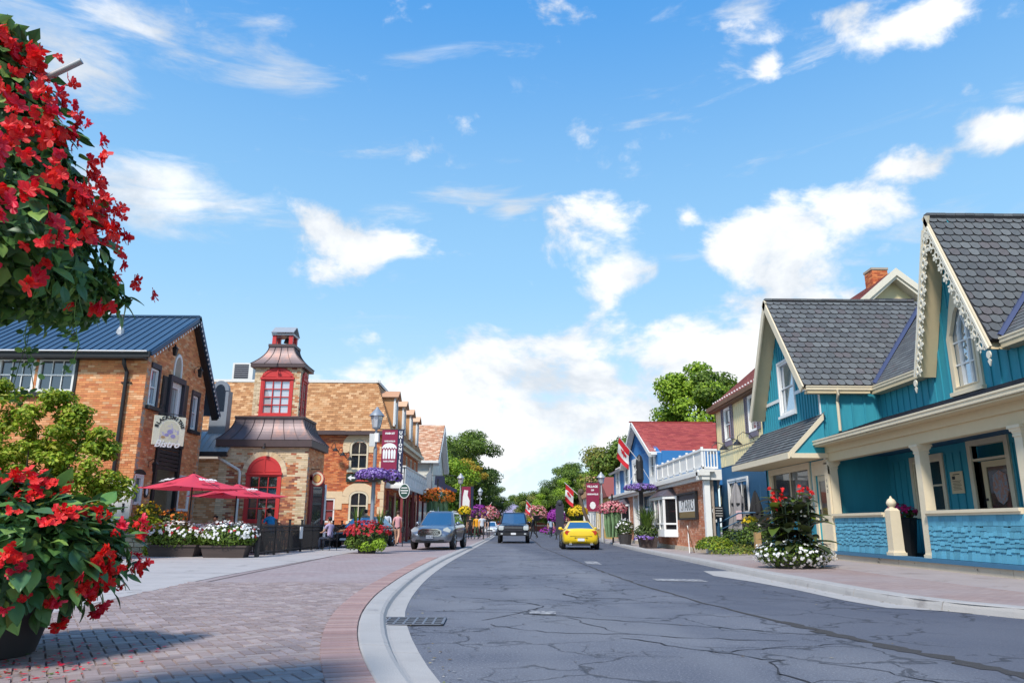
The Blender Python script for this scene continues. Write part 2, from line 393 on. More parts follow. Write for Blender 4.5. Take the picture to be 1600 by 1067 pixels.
m_bm = mk('mixed_brick', (.5, .2, .1), .85, cols=BRK_M, var=.16, ns=3, na=.10, bs=60, bst=.35)
m_mort = mk('mortar', (.42, .34, .26), .95, ns=8, na=.18, bs=80, bst=.4)
m_mortd = mk('mortar_grey', (.40, .33, .27), .95, ns=8, na=.18, bs=80, bst=.4)
m_stone = mk('cream_stone', (.72, .54, .34), .85, ns=6, na=.14, bs=40, bst=.3)
m_white = mk('white_paint', (.80, .79, .76), .5, ns=4, na=.06)
m_whiteold = mk('aged_white_paint', (.74, .72, .67), .6, ns=5, na=.10, dirt=((.4, .37, .32), 9, .62, .75))
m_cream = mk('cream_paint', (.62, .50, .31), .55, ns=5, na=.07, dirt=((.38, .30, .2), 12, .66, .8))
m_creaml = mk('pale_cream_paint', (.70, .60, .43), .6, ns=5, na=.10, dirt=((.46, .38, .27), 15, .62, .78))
m_trim = mk('barge_trim_paint', (.74, .68, .55), .6, ns=9, na=.12, dirt=((.42, .36, .28), 20, .6, .72))
m_black = mk('black_paint', (.022, .022, .024), .5, ns=5, na=.2)
m_charc = mk('charcoal_paint', (.045, .042, .055), .5, ns=5, na=.15)
m_iron = mk('black_iron', (.018, .018, .02), .45, ns=12, na=.2)
m_navyroof = mk('blue_metal_roof', (.055, .105, .17), .42, metal=.25, ns=.8, na=.12, spec=.5)
m_navyseam = mk('blue_metal_seam', (.035, .085, .16), .42, metal=.25)
m_redp = mk('red_window_paint', (.58, .045, .045), .45, ns=5, na=.10)
m_copper = mk('weathered_copper', (.155, .12, .125), .5, metal=.5, ns=1.8, na=.3, stretch=(1, 1, .25), dirt=((.24, .14, .12), 2.2, .5, .7))
m_copperd = mk('dark_copper_fascia', (.10, .07, .07), .5, metal=.3, ns=2.5, na=.2)
m_brownsh = mk('brown_shingle', (.4, .25, .13), .95, cols=[(.50, .255, .115), (.56, .31, .15), (.44, .21, .09), (.52, .275, .13), (.60, .36, .19), (.38, .18, .08)], var=.10, ns=30, na=.12)
m_brownsh2 = mk('mottled_shingle', (.4, .25, .13), .95, cols=[(.55, .30, .18), (.44, .20, .11), (.62, .38, .24), (.50, .24, .14), (.66, .46, .32)], var=.12, ns=30, na=.12)
m_redsh = mk('red_shingle', (.34, .06, .05), .95, cols=[(.36, .065, .06), (.42, .085, .075), (.30, .05, .05), (.38, .075, .062)], var=.08, ns=30, na=.12)
m_redbr = mk('dull_red_shingle', (.30, .09, .07), .95, cols=[(.30, .09, .075), (.25, .07, .06), (.34, .11, .09)], var=.10, ns=30, na=.12)
m_slate = mk('grey_scallop_shingle', (.16, .165, .17), .9, cols=[(.105, .113, .120), (.122, .130, .136), (.095, .100, .108), (.138, .147, .152), (.112, .120, .126), (.118, .110, .116), (.100, .108, .115), (.130, .139, .144), (.108, .112, .118)], var=.10, ns=50, na=.14, bs=150, bst=.3)
m_subshade = mk('underlay_and_edge_shade', (.035, .035, .04), .95, ns=4, na=.2)  # underlay sheets; also colours the painted shadow lines on scallop edges
m_darksh = mk('dark_shingle', (.06, .06, .07), .95, cols=[(.055, .055, .065), (.08, .08, .09), (.045, .045, .055)], var=.12, ns=30, na=.15)
m_valley = mk('blue_valley_metal', (.06, .075, .15), .5, metal=.2, ns=3, na=.1)
m_teal = mk('teal_board_paint', (.034, .285, .365), .65, ns=2.2, na=.2, stretch=(3, 3, .35), dirt=((.06, .33, .40), 5, .55, .75))
m_tealb = mk('teal_batten_paint', (.032, .265, .345), .6, var=.06, ns=2.2, na=.1)
m_shake = mk('blue_shake_paint', (.10, .33, .45), .7, var=.18, ns=7, na=.12, bs=50, bst=.3)
m_sill_blue = mk('blue_sill_paint', (.05, .16, .27), .6, ns=6, na=.12)
m_conc = mk('old_cream_concrete', (.55, .47, .36), .9, ns=4, na=.15, bs=30, bst=.4, dirt=((.16, .14, .11), 5, .60, .68))
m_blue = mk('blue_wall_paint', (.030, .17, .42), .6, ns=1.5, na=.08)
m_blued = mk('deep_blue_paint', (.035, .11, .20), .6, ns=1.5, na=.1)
m_yell = mk('pale_yellow_siding', (.72, .62, .36), .65, ns=2, na=.07)
m_grey = mk('grey_painted_steel', (.26, .29, .33), .45, metal=.2, ns=4, na=.08)
m_shut = mk('mauve_grey_shutter', (.17, .15, .19), .6, ns=6, na=.1)
m_galv = mk('galvanised_steel', (.42, .43, .44), .5, metal=.4, ns=6, na=.12)
m_brass = mk('brass', (.5, .35, .12), .35, metal=.9)
m_wood = mk('brown_wood', (.16, .085, .045), .75, ns=3, na=.3, stretch=(1, 1, .15), bs=30, bst=.3)
m_woodl = mk('light_wood', (.42, .26, .12), .7, ns=3, na=.25, stretch=(1, 1, .15))
m_glass = glass_mat('window_glass', (.012, .016, .020), .10)
m_glasss = glass_mat('sky_reflecting_glass', (.10, .15, .22), .42)
m_glassb = glass_mat('blind_behind_glass', (.52, .54, .56), .22)
m_glassd = glass_mat('dark_shop_glass', (.010, .010, .011), .03)
m_glassc = glass_mat('curtained_glass', (.30, .34, .33), .15)
m_white_letter = mk('white_lettering', (.8, .8, .78), .6)
m_black_letter = mk('black_lettering', (.02, .02, .02), .6)
m_maroon = mk('maroon_cloth', (.25, .02, .06), .8, ns=3, na=.12)
m_navyc = mk('navy_cloth', (.02, .025, .06), .8)
m_brickdoor = mk('door_red_brown', (.22, .04, .04), .55, ns=4, na=.1)
m_soil = mk('dark_soil', (.03, .02, .015), .95, ns=20, na=.3)
m_bark = mk('bark', (.11, .08, .06), .95, ns=6, na=.35, bs=20, bst=.6)
m_skin = mk('skin', (.55, .32, .22), .6); m_skin2 = mk('darker_skin', (.25, .13, .08), .6)
m_hairb = mk('black_hair', (.012, .010, .010), .5, ns=40, na=.3); m_hairbr = mk('brown_hair', (.06, .03, .015), .55, ns=40, na=.3); m_hairg = mk('grey_hair', (.5, .48, .45), .6)
m_shoe = mk('dark_shoe', (.02, .02, .022), .6)

# ------------------------------------------------------------------ ground, road, pavements
def lerp_poly(P, y):
    for a, b in zip(P, P[1:]):
        if a[1] <= y <= b[1]: t = (y-a[1])/(b[1]-a[1]); return a[0]+(b[0]-a[0])*t
    return P[0][0] if y < P[0][1] else P[-1][0]
def smooth_poly(P, n=8):
    out = []
    for i in range(len(P)-1):
        p0, p1, p2, p3 = P[max(0, i-1)], P[i], P[i+1], P[min(len(P)-1, i+2)]
        for k in range(n):
            t = k/n; out.append(tuple(.5*((2*p1[j])+(-p0[j]+p2[j])*t+(2*p0[j]-5*p1[j]+4*p2[j]-p3[j])*t*t+(-p0[j]+3*p1[j]-3*p2[j]+p3[j])*t**3) for j in (0, 1)))
    return out+[P[-1]]
LK_OUT = smooth_poly([(1.6, -2.), (.55, 1.4), (-.2, 3.2), (-.87, 5.35), (-1.30, 6.95), (-1.64, 8.7), (-1.87, 10.5), (-2.05, 12.9), (-2.21, 17.5), (-2.25, 24), (-2.08, 33.5), (-1.86, 49), (-1.7, 70), (-1.7, 140)])
LK_IN = smooth_poly([(2.15, -2.), (1.05, 1.6), (.25, 3.3), (-.42, 5.5), (-.78, 7.0), (-1.07, 8.5), (-1.33, 10.2), (-1.55, 13.2), (-1.70, 17.4), (-1.74, 24), (-1.63, 33.7), (-1.47, 48), (-1.3, 70), (-1.3, 140)])
RK = smooth_poly([(9.5, -2), (8.2, 6.), (7.1, 8.9), (6.45, 9.75), (5.86, 10.9), (5.68, 12.4), (5.64, 14.8), (5.65, 18.4), (5.78, 24), (5.86, 33.7), (6.34, 48), (6.9, 70), (7.2, 140)])
def strip(mb, A, B, za, zb, m=0):
    """ribbon between two plan curves sampled at equal fractions"""
    n = 90; ra = [A[int(i*(len(A)-1)/n)] for i in range(n+1)]; rb = [B[int(i*(len(B)-1)/n)] for i in range(n+1)]
    mb.grid([[(a[0], a[1], za), (b[0], b[1], zb)] for a, b in zip(ra, rb)], m)

m_asph = bpy.data.materials.new('asphalt'); m_asph.use_nodes = True; T = NT(m_asph.node_tree); b_ = T.n['Principled BSDF']
tcn = T.new('ShaderNodeTexCoord'); vec = tcn.outputs['Object']
big = T.noise(vec, .35, 5, .6, .6); mid = T.noise(vec, 2.6, 6, .65); fine = T.noise(vec, 48, 5, .8)
c = T.mix(T.step(big, .35, .65), (.105, .112, .140), (.155, .160, .185))
c = T.mix(T.step(mid, .55, .75, 0, .45), c, (.090, .094, .112))
c = T.mix(T.step(fine, .54, .70, 0, .9), c, (.40, .40, .42)); c = T.mix(T.step(fine, .46, .34, 0, .8), c, (.03, .03, .036))
spx = T.new('ShaderNodeSeparateXYZ'); T.l.new(vec, spx.inputs[0])
nx = T.math('ADD', spx.outputs[0], T.math('MULTIPLY', T.noise(vec, .5, 3), .5))
whl = T.math('ADD', T.step(T.math('ABSOLUTE', T.math('SUBTRACT', nx, .55)), .0, .35, .35, 0), T.step(T.math('ABSOLUTE', T.math('SUBTRACT', nx, 2.0)), .0, .35, .35, 0))
c = T.mix(whl, c, (.170, .176, .198))
c = T.mix(T.step(T.noise(vec, 1.1, 7, .7, 1.2), .60, .70, 0, .5), c, (.060, .060, .066)); c = T.mix(T.step(T.noise(vec, .16, 3, .5), .52, .62, 0, .35), c, (.20, .20, .21))
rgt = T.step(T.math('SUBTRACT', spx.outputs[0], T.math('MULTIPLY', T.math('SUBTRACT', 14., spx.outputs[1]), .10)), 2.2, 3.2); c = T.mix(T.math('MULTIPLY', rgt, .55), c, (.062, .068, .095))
# fine alligator cracking that comes and goes
dn = T.new('ShaderNodeVectorMath', operation='ADD'); T.l.new(vec, dn.inputs[0]); nv = T.new('ShaderNodeTexNoise'); nv.inputs['Scale'].default_value = 1.6; nv.inputs['Detail'].default_value = 6; T.l.new(vec, nv.inputs['Vector'])
T.l.new(nv.outputs['Color'], dn.inputs[1])
vo = T.new('ShaderNodeTexVoronoi', feature='DISTANCE_TO_EDGE'); vo.inputs['Scale'].default_value = .85; T.l.new(dn.outputs[0], vo.inputs['Vector'])
crk = T.math('MULTIPLY', T.step(vo.outputs[0], .004, .026, 1, 0), T.step(T.noise(vec, .45, 3, .5), .42, .52))
vo2 = T.new('ShaderNodeTexVoronoi', feature='DISTANCE_TO_EDGE'); vo2.inputs['Scale'].default_value = 3.4; T.l.new(dn.outputs[0], vo2.inputs['Vector'])
crk2 = T.math('MULTIPLY', T.step(vo2.outputs[0], .0, .04, .9, 0), T.step(T.noise(vec, .8, 4, .5), .56, .64))
ck = T.math('MAXIMUM', crk, crk2); c = T.mix(T.math('MULTIPLY', ck, .62), c, (.022, .022, .026))
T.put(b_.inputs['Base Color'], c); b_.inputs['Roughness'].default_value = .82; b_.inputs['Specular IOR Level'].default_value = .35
bp = T.new('ShaderNodeBump'); bp.inputs['Strength'].default_value = .55; bp.inputs['Distance'].default_value = .012
T.l.new(T.math('SUBTRACT', T.math('ADD', T.math('MULTIPLY', fine, .6), mid), T.math('MULTIPLY', ck, 2.)), bp.inputs['Height']); T.l.new(bp.outputs[0], b_.inputs['Normal'])

def paver_far(name, colA, colB, joint, bw, bh, ang):
    m = bpy.data.materials.new(name); m.use_nodes = True; T = NT(m.node_tree); b = T.n['Principled BSDF']
    t = T.new('ShaderNodeTexCoord'); mp = T.new('ShaderNodeMapping'); mp.inputs['Rotation'].default_value = (0, 0, ang); T.l.new(t.outputs['Object'], mp.inputs[0])
    br = T.new('ShaderNodeTexBrick'); br.inputs['Scale'].default_value = 1; br.inputs['Brick Width'].default_value = bw; br.inputs['Row Height'].default_value = bh; br.inputs['Mortar Size'].default_value = .006
    br.inputs['Color1'].default_value = (*colA, 1); br.inputs['Color2'].default_value = (*colB, 1); br.inputs['Mortar'].default_value = (*joint, 1); T.l.new(mp.outputs[0], br.inputs[0])
    n = T.noise(t.outputs['Object'], .5, 6, .6, .5); c = T.mix(T.step(n, .35, .7, 0, .5), br.outputs[0], (.34, .30, .30)); n2 = T.noise(t.outputs['Object'], 5, 6, .6)
    c = T.mix(1., c, T_grey(T, T.math('ADD', T.math('MULTIPLY', n2, .35), .82)), 'MULTIPLY')
    T.put(b.inputs['Base Color'], c); b.inputs['Roughness'].default_value = .85; return m
m_pav_l = paver_far('clay_pavers_far', (.34, .26, .255), (.285, .215, .215), (.19, .155, .155), .21, .105, .56)
m_pav_r = paver_far('rose_pavers_far', (.34, .25, .225), (.28, .20, .185), (.20, .14, .13), .21, .105, 0.)
m_pav = mk('clay_paver', (.3, .2, .2), .85, cols=[(.325, .255, .245), (.29, .225, .215), (.355, .285, .27), (.26, .20, .195), (.335, .265, .26), (.31, .235, .22)], var=.10, ns=6, na=.2, bs=70, bst=.5, dirt=((.22, .17, .16), 1.3, .55, .75))
m_bord = mk('red_border_paver', (.4, .2, .16), .85, cols=[(.36, .235, .215), (.32, .205, .19), (.39, .265, .24), (.34, .215, .20)], var=.10, ns=6, na=.16, bs=70, bst=.5)
m_joint = mk('joint_sand', (.225, .18, .175), .95, ns=14, na=.3)
m_kerb = mk('kerb_concrete', (.38, .36, .345), .85, ns=2.2, na=.16, bs=60, bst=.4, dirt=((.27, .25, .24), 3.5, .58, .72))
m_cpave = mk('pavement_concrete', (.40, .37, .36), .88, ns=1.4, na=.16, bs=60, bst=.35, dirt=((.24, .22, .21), 1.2, .56, .72))
m_rpave = mk('right_pavement_concrete', (.34, .29, .28), .88, ns=1.4, na=.16, bs=60, bst=.35, dirt=((.24, .20, .19), 1.2, .52, .7))
m_grass = mk('grass_ground', (.07, .12, .03), .95, ns=3, na=.3)

g = MB(); g.add([(-900, -300, -.06), (900, -300, -.06), (900, 1500, -.06), (-900, 1500, -.06)], [(0, 1, 2, 3)]); g.build('ground', [m_grass], kind='structure')
r = MB(); strip(r, LK_IN, RK, -.001, -.001); road = r.build('road', [m_asph], kind='structure')
# apron of pale concrete on the right
ap = MB(); P = [(4.72, 17.6), (5.03, 15.7), (5.18, 13.8), (5.20, 11.9), (5.34, 10.9), (5.9, 10.55)]
ap.grid([[(a[0], a[1], .004), (max(a[0]+.02, lerp_poly(RK, a[1])-.02), a[1], .004)] for a in P]+[[(6.35, 9.95, .004), (6.40, 9.9, .004)]])
ap.add([(4.72, 17.6, .004), (5.62, 17.6, .004), (5.62, 19.4, .004), (4.95, 19.4, .004)], [(0, 1, 2, 3)])
ap.build('gutter_apron', [m_kerb], kind='structure')
PL = [(-.2, -3)]
# left pavement base (z .045), right pavement base rising towards the houses
lp = MB(); out = [(-60, y) for x, y in LK_OUT]
strip(lp, out, LK_OUT, .045, .045); pav_l = lp.build('left_pavement', [m_pav_l], kind='structure')
jt = MB(); jt.grid([[(-8.2, y, .0485), (lerp_poly(LK_OUT, y)-.0, y, .0485)] for y in [2.5+.5*i for i in range(24)]]); jt.build('joint_bed', [m_joint], parent=pav_l)
cl = MB(); cl.add([(-40, 6.5, .052), (-5.40, 8.6, .052), (-5.62, 11.2, .052), (-5.90, 15.7, .052), (-5.95, 26, .052), (-6.3, 60, .052), (-40, 60, .052)], [tuple(range(7))]); conc_l = cl.build('concrete_pavement', [m_cpave], kind='structure')
# joints of the concrete slabs
jl = MB()
for y in (12.5, 16.8, 21.1, 23.2, 27, 31, 35): jl.add([(-14, y, .056), (-5.9, y+.02, .056), (-5.9, y+.05, .056), (-14, y+.03, .056)], [(0, 1, 2, 3)])
jl.add([(-5.42, 8.6, .056), (-5.38, 8.6, .056), (-5.91, 26, .056), (-5.97, 26, .056)], [(0, 1, 2, 3)]); jl.build('slab_joints', [m_joint], parent=conc_l)
def zr(x, y): # right pavement height
    k = max(0., min(1., (x-6.2)/3.0)); return .115+.085*k*k*(1 if y < 26 else max(0, 1-(y-26)/6))-.05*max(0, min(1, (y-26)/6))
rp = MB(); rows = []
for i in range(0, 91):
    x0, y = RK[int(i*(len(RK)-1)/90)]; rows.append([(x0+(60-x0)*t, y, zr(x0+(60-x0)*t, y)) for t in (0, .01, .02, .035, .05, .08, .12, .3, 1)])
rp.grid(rows); pav_r = rp.build('right_pavement', [m_rpave], kind='structure')
bp_ = MB(); rows = []
for i in range(40):
    y = 9.4+i*.35
    if y > 23: break
    x0 = lerp_poly(RK, y)+.30; x1 = max(x0+.05, min(7.9, x0+1.9)); rows.append([(x0+(x1-x0)*t, y, zr(x0+(x1-x0)*t, y)+.004) for t in (0, .33, .66, 1)])
bp_.grid(rows); bp_.build('brick_band', [m_pav_r], parent=pav_r)

# kerbs: cast lengths, each a part
def kerb(parent, A, B, cuts, prof, mat, name):
    """A, B plan curves as functions of y; prof = list of (t, z) across"""
    for y0, y1 in zip(cuts, cuts[1:]):
        n = max(2, int((y1-y0)/.6)); rows = []
        for i in range(n+1):
            y = y0+.008+(y1-y0-.016)*i/n; a, b = A(y), B(y)
            rows.append([(a[0]+(b[0]-a[0])*t, a[1]+(b[1]-a[1])*t, z) for t, z in prof])
        mb = MB(); mb.grid(rows)
        for rr in (rows[0], rows[-1]): k = len(rr); mb.add(rr+[(rr[-1][0], rr[-1][1], -.05), (rr[0][0], rr[0][1], -.05)], [tuple(range(k+2))])
        mb.build(name, [mat], parent=parent)
def ycurve(P):
    def f(s):
        return (lerp_poly(P, s), s)
    return f
kmat = m_kerb
cutsL = [2.4, 4.3, 6.95, 9.35, 11.0, 14.0, 17.0, 20, 23, 26, 29, 33, 37, 41, 46, 52, 58, 66, 76, 90, 110, 139]
kerb(pav_l, ycurve(LK_OUT), ycurve(LK_IN), cutsL, [(-.01, .0), (0, .062), (.03, .072), (.42, .070), (.50, .055), (.56, .014), (.62, .008), (1., .006), (1.02, -.02)], kmat, 'kerb_slab')
RKf = ycurve(RK)
cutsR = [4., 7., 9.0, 10.6, 12.6, 15, 17.5, 20, 23, 26, 29, 33, 37, 41, 46, 52, 58, 66, 76, 90, 110, 139]
kerb(pav_r, lambda y: (lerp_poly(RK, y)-.02, y), lambda y: (lerp_poly(RK, y)+.30+.12*max(0, (12-y)/6), y), cutsR, [(-.05, -.01), (.0, .07), (.06, .118), (.12, .127), (1, .124)], kmat, 'kerb_slab')

# clay pavers, herringbone, near the camera (300 as parts, the rest joined)
ca, sa = math.cos(.56), math.sin(.56)
def herring():
    s = .105; res = []
    for k in range(-120, 160):
        for l in range(-60, 80):
            x = k*s+l*2*s*1.0; y = k*s-l*2*s*1.0
            res.append((x, y, 2*s, s)); res.append((x-s, y, s, 2*s))
    return res
cells = []
for (x, y, w, h) in herring():
    cx, cy = x+w/2, y+h/2; X = cx*ca-cy*sa-3.; Y = cx*sa+cy*ca+9.
    if not (4.4 < Y < 14.2): continue
    inner = lerp_poly(LK_OUT, Y)-.345
    if X > inner+.03 or X < -6.6: continue
    lim = -5.40-(Y-8.6)*.085 if Y > 8.6 else -9
    if X < lim+.1: continue
    if abs(X) > Y*.72+.3: continue
    cells.append((X, Y, w, h))
cells.sort(key=lambda c: c[1])
bw = {}
for w, h in {(round(c[2], 3), round(c[3], 3)) for c in cells}:
    b = MB(); e = .004; b.add([(-w/2+e, -h/2+e, 0), (w/2-e, -h/2+e, 0), (w/2-e, h/2-e, 0), (-w/2+e, h/2-e, 0), (-w/2+e*2.2, -h/2+e*2.2, .018), (w/2-e*2.2, -h/2+e*2.2, .018), (w/2-e*2.2, h/2-e*2.2, .018), (-w/2+e*2.2, h/2-e*2.2, .018)],
        [(4, 5, 6, 7), (0, 1, 5, 4), (1, 2, 6, 5), (2, 3, 7, 6), (3, 0, 4, 7)]); bw[(w, h)] = (b, b.mesh('paver', [m_pav]))
rest = MB()
for n, (X, Y, w, h) in enumerate(cells):
    b, me = bw[(round(w, 3), round(h, 3))]
    M = Matrix.Translation((X, Y, .047+RD.uniform(-.003, .003))) @ Matrix.Rotation(.56, 4, 'Z') @ Matrix.Rotation(RD.uniform(-.018, .018), 4, 'X')
    if n < 300: inst('paver', me, pav_l, M)
    else: rest.add([M @ Vector(p) for p in b.v], b.f)
if rest.v: rest.build('paving_bricks', [m_pav], parent=pav_l, kind='stuff')
# soldier course of red bricks along the kerb
b = MB(); b.add([(-.165, -.045, 0), (.165, -.045, 0), (.165, .045, 0), (-.165, .045, 0), (-.161, -.040, .02), (.161, -.040, .02), (.161, .040, .02), (-.161, .040, .02)], [(4, 5, 6, 7), (0, 1, 5, 4), (1, 2, 6, 5), (2, 3, 7, 6), (3, 0, 4, 7)])
me = b.mesh('border_paver', [m_bord]); s = 4.5; k = 0; rest = MB()
y = 4.4
while y < 25:
    x = lerp_poly(LK_OUT, y); x2 = lerp_poly(LK_OUT, y+.1); a = math.atan2(x-x2, .1)
    M = Matrix.Translation((x-.175, y, .0525+RD.uniform(-.003, .003))) @ Matrix.Rotation(a+RD.uniform(-.02, .02), 4, 'Z')
    if y < 22: inst('border_paver', me, pav_l, M)
    else: rest.add([M @ Vector(p) for p in b.v], b.f)
    y += .0945*math.cos(a); k += 1
rest.build('border_pavers', [m_bord], parent=pav_l, kind='stuff')

# cracks, patches and painted marks on the road
def crack(mb, pts, w, z=.004, jit=.03, seg=.12):
    q = []
    for a, b in zip(pts, pts[1:]):
        L = math.dist(a, b); n = max(1, int(L/seg))
        for i in range(n): t = i/n; q.append((a[0]+(b[0]-a[0])*t+RD.gauss(0, jit), a[1]+(b[1]-a[1])*t+RD.gauss(0, jit)))
    q.append(pts[-1]); rows = []
    for i, p in enumerate(q):
        a = q[max(0, i-1)]; c = q[min(len(q)-1, i+1)]; dx, dy = c[0]-a[0], c[1]-a[1]; L = math.hypot(dx, dy)+1e-6; ww = w*RD.uniform(.35, 1.25)
        rows.append([(p[0]-dy/L*ww/2, p[1]+dx/L*ww/2, z), (p[0]+dy/L*ww/2, p[1]-dx/L*ww/2, z)])
    mb.grid(rows)
m_crack = mk('tar_crack', (.030, .030, .036), .9, ns=20, na=.3); m_seam = mk('worn_seam', (.060, .055, .055), .95, ns=14, na=.35, bs=80, bst=.8)
sm = MB(); crack(sm, [(2.0, 66), (1.9, 50), (1.75, 40), (2.1, 27.5), (2.35, 19), (2.55, 14.8), (2.9, 11.5), (3.25, 9.3)], .07, .003, .015, .3); crack(sm, [(3.25, 9.3), (3.6, 7.6), (3.95, 6.2), (4.4, 4.6)], .20, .003, .02, .1)
sm.build('road_seam', [m_seam], parent=road)
ck = MB()
for P, w in (([(-1.2, 14.3), (-.2, 13.9), (.7, 14.1), (1.6, 13.5), (2.4, 13.9)], .022), ([(-.9, 12.3), (.1, 11.6), (.5, 10.9), (.2, 10.1), (.9, 9.6), (1.7, 9.1), (2.5, 8.7), (3.2, 8.2)], .028),
             ([(.2, 10.1), (-.3, 9.3)], .018), ([(-.5, 11.4), (.6, 11.9), (1.3, 11.2), (2.1, 11.5), (2.9, 11.2)], .020), ([(1.2, 7.9), (1.9, 7.1), (2.3, 6.7), (2.1, 6.1), (2.3, 5.6)], .024), ([(1.9, 7.1), (2.6, 7.4), (3.3, 7.6)], .020),
             ([(-.2, 8.9), (.4, 8.3), (1.3, 8.2), (2.0, 7.9), (2.8, 7.8)], .024), ([(2.6, 6.6), (3.0, 6.2), (3.2, 5.6)], .02), ([(.8, 9.6), (.9, 9.0), (1.3, 8.2)], .016), ([(-1.2, 17), (-.2, 16.5), (1, 16.8), (2.2, 16.3)], .022), ([(-1.4, 24), (.2, 23.6), (1.6, 24.1)], .03),
             ([(.9, 12.9), (1.1, 12.2), (1.9, 12.0)], .05), ([(3.4, 12.6), (4.3, 12.1), (5.0, 11.6)], .018), ([(2.9, 18), (3.8, 17.2), (4.6, 16.9)], .02)):
    crack(ck, P, w)
ck.build('road_cracks', [m_crack], parent=road, kind='stuff')
m_mark = mk('worn_road_paint', (.40, .39, .38), .85, ns=9, na=.2, dirt=((.15, .15, .17), 9, .42, .56))
for q in ([(.28, 9.96), (.62, 9.90), (.64, 10.22), (.32, 10.28)], [(2.35, 22.6), (2.75, 22.3), (2.82, 24.2), (2.42, 24.2)], [(3.1, 15.9), (4.1, 15.7), (4.1, 16.4), (3.1, 16.5)]):
    MB().add([(x, y, .007) for x, y in q], [(0, 1, 2, 3)]).build('road_mark', [m_mark], parent=road)
m_patch = mk('dark_asphalt_patch', (.075, .079, .096), .85, ns=1.2, na=.18, bs=80, bst=.5, dirt=((.11, .115, .13), 2, .5, .7))

# drain grate set in the gutter
m_grate = mk('worn_cast_iron', (.16, .17, .20), .5, metal=.3, ns=20, na=.3); m_drain_shade = mk('drain_shade', (.004, .004, .005), .95)
gr = thing('drain_grate', 'black cast iron drain grate set in the left gutter', 'drain grate', (-1.12, 9.1, .01), .02)
b = MB()
b.box((0, 0, -.002), (.80, .66, .008), 1)  # black sheet under the bars, painting the shade of the drain shaft
for x in (-.385, .385): b.box((x, 0, .006), (.03, .66, .012))
for y in (-.315, .315): b.box((0, y, .006), (.80, .03, .012))
b.build('frame', [m_grate, m_drain_shade], gr, local=True)
for i in range(1, 7): MB().box((-.385+.77*i/7, 0, .005), (.026, .60, .008)).build('bar', [m_grate], gr, local=True)
for j in range(1, 4): MB().box((0, -.315+.63*j/4, .006), (.74, .035, .008)).build('cross_bar', [m_grate], gr, local=True)
# ------------------------------------------------------------------ teal gabled house on the right
def scallop(w, h, t=.012, n=5):
    """one rounded shingle: local u 0..w, v from -h (rounded butt) to 0"""
    pts = [(0, 0), (0, -h*.62)]+[(w*(.5-.5*math.cos(math.pi*i/n)), -h*(.62+.38*math.sin(math.pi*i/n)**.7)) for i in range(1, n)]+[(w, -h*.62), (w, 0)]
    return pts
def shingle_rows(F, poly, w, h, style, v0=None):
    """list of (u_left, v_top, outline) covering poly; v measured up the slope"""
    vmin = min(p[1] for p in poly); vmax = max(p[1] for p in poly); out = []; k = 0; v = vmin+h
    while v < vmax+h*.9:
        rg = urange(min(v-h*.5, vmax-.01), poly)
        if rg:
            u = math.floor(rg[0]/w)*w-(w/2 if k % 2 else 0)
            while u < rg[1]:
                x0, x1 = max(u, rg[0]), min(u+w, rg[1])
                if x1-x0 > w*.15: out.append((u, v, x0, x1, k))
                u += w
        v += h; k += 1
    return out
def lay_scallops(F, poly, w, h, mat, parent, n_parts, key=None, name='shingle'):
    pc = shingle_rows(F, poly, w, h, 's'); base = scallop(w-.014, h*1.05)
    b = MB(); FL = Frame((0, 0, 0), (1, 0, 0), (0, 1, 0)); n = len(base)
    b.add([(u, v, .030 if v < -h*.3 else .002) for u, v in base], [tuple(range(n))]); b.add([(u, v, .030 if v < -h*.3 else .002) for u, v in base]+[(u+(.006 if u < w*.3 else (-.006 if u > w*.7 else 0)), v+.006, -.004) for u, v in base], [(i, i+n, (i+1) % n+n, (i+1) % n) for i in range(n)], 1)  # dark butt and side faces paint the shadow line round each shingle
    me = b.mesh(name, [mat, m_subshade]); full = [p for p in pc if p[3]-p[2] > w-.01]; part = [p for p in pc if p[3]-p[2] <= w-.01]
    if key: full.sort(key=key)
    for (u, v, a, c, k) in full[:n_parts]: inst(name, me, parent, F.mat(u+.004, v, RD.uniform(0, .004)))
    st = MB()
    for (u, v, a, c, k) in full[n_parts:]+part:
        pts = [(min(max(u+.004+x, a), c), v+y) for x, y in base]
        top = [F.pt(x, y, .030 if i not in (0, n-1) else .002) for i, (x, y) in enumerate(pts)]
        st.add(top, [tuple(range(n))]); st.add(top+[F.pt(x, y, -.004) for x, y in pts], [(i, i+n, (i+1) % n+n, (i+1) % n) for i in range(n)], 1)  # cut shingles carry the same shadow line, painted on their edges
    if st.v: st.build('shingles', [mat, m_subshade], parent, kind='stuff')
def lay_rect(F, poly, w, h, mat, parent, name='shingles', jit=0., t=.014):
    st = MB()
    for (u, v, a, c, k) in shingle_rows(F, poly, w, h, 'r'):
        dj = RD.uniform(-jit, jit); e = .003
        st.add([F.pt(a+e, v-h+dj, t), F.pt(c-e, v-h+dj, t), F.pt(c-e, v, .002), F.pt(a+e, v, .002), F.pt(a+e, v-h+dj, 0), F.pt(c-e, v-h+dj, 0)], [(0, 1, 2, 3), (4, 5, 1, 0), (0, 3, 4), (1, 5, 2)])
    return st.build(name, [mat], parent, kind='stuff')
def sheet(mb, F, poly, d0, d1, m=0): mb.prism(F, poly, d0, d1, m)

house = thing('house', 'teal board and batten house with white lace gable trim and long columned porch', 'house', (11.35, 17, 0))
XW, XG = 11.35, 9.5
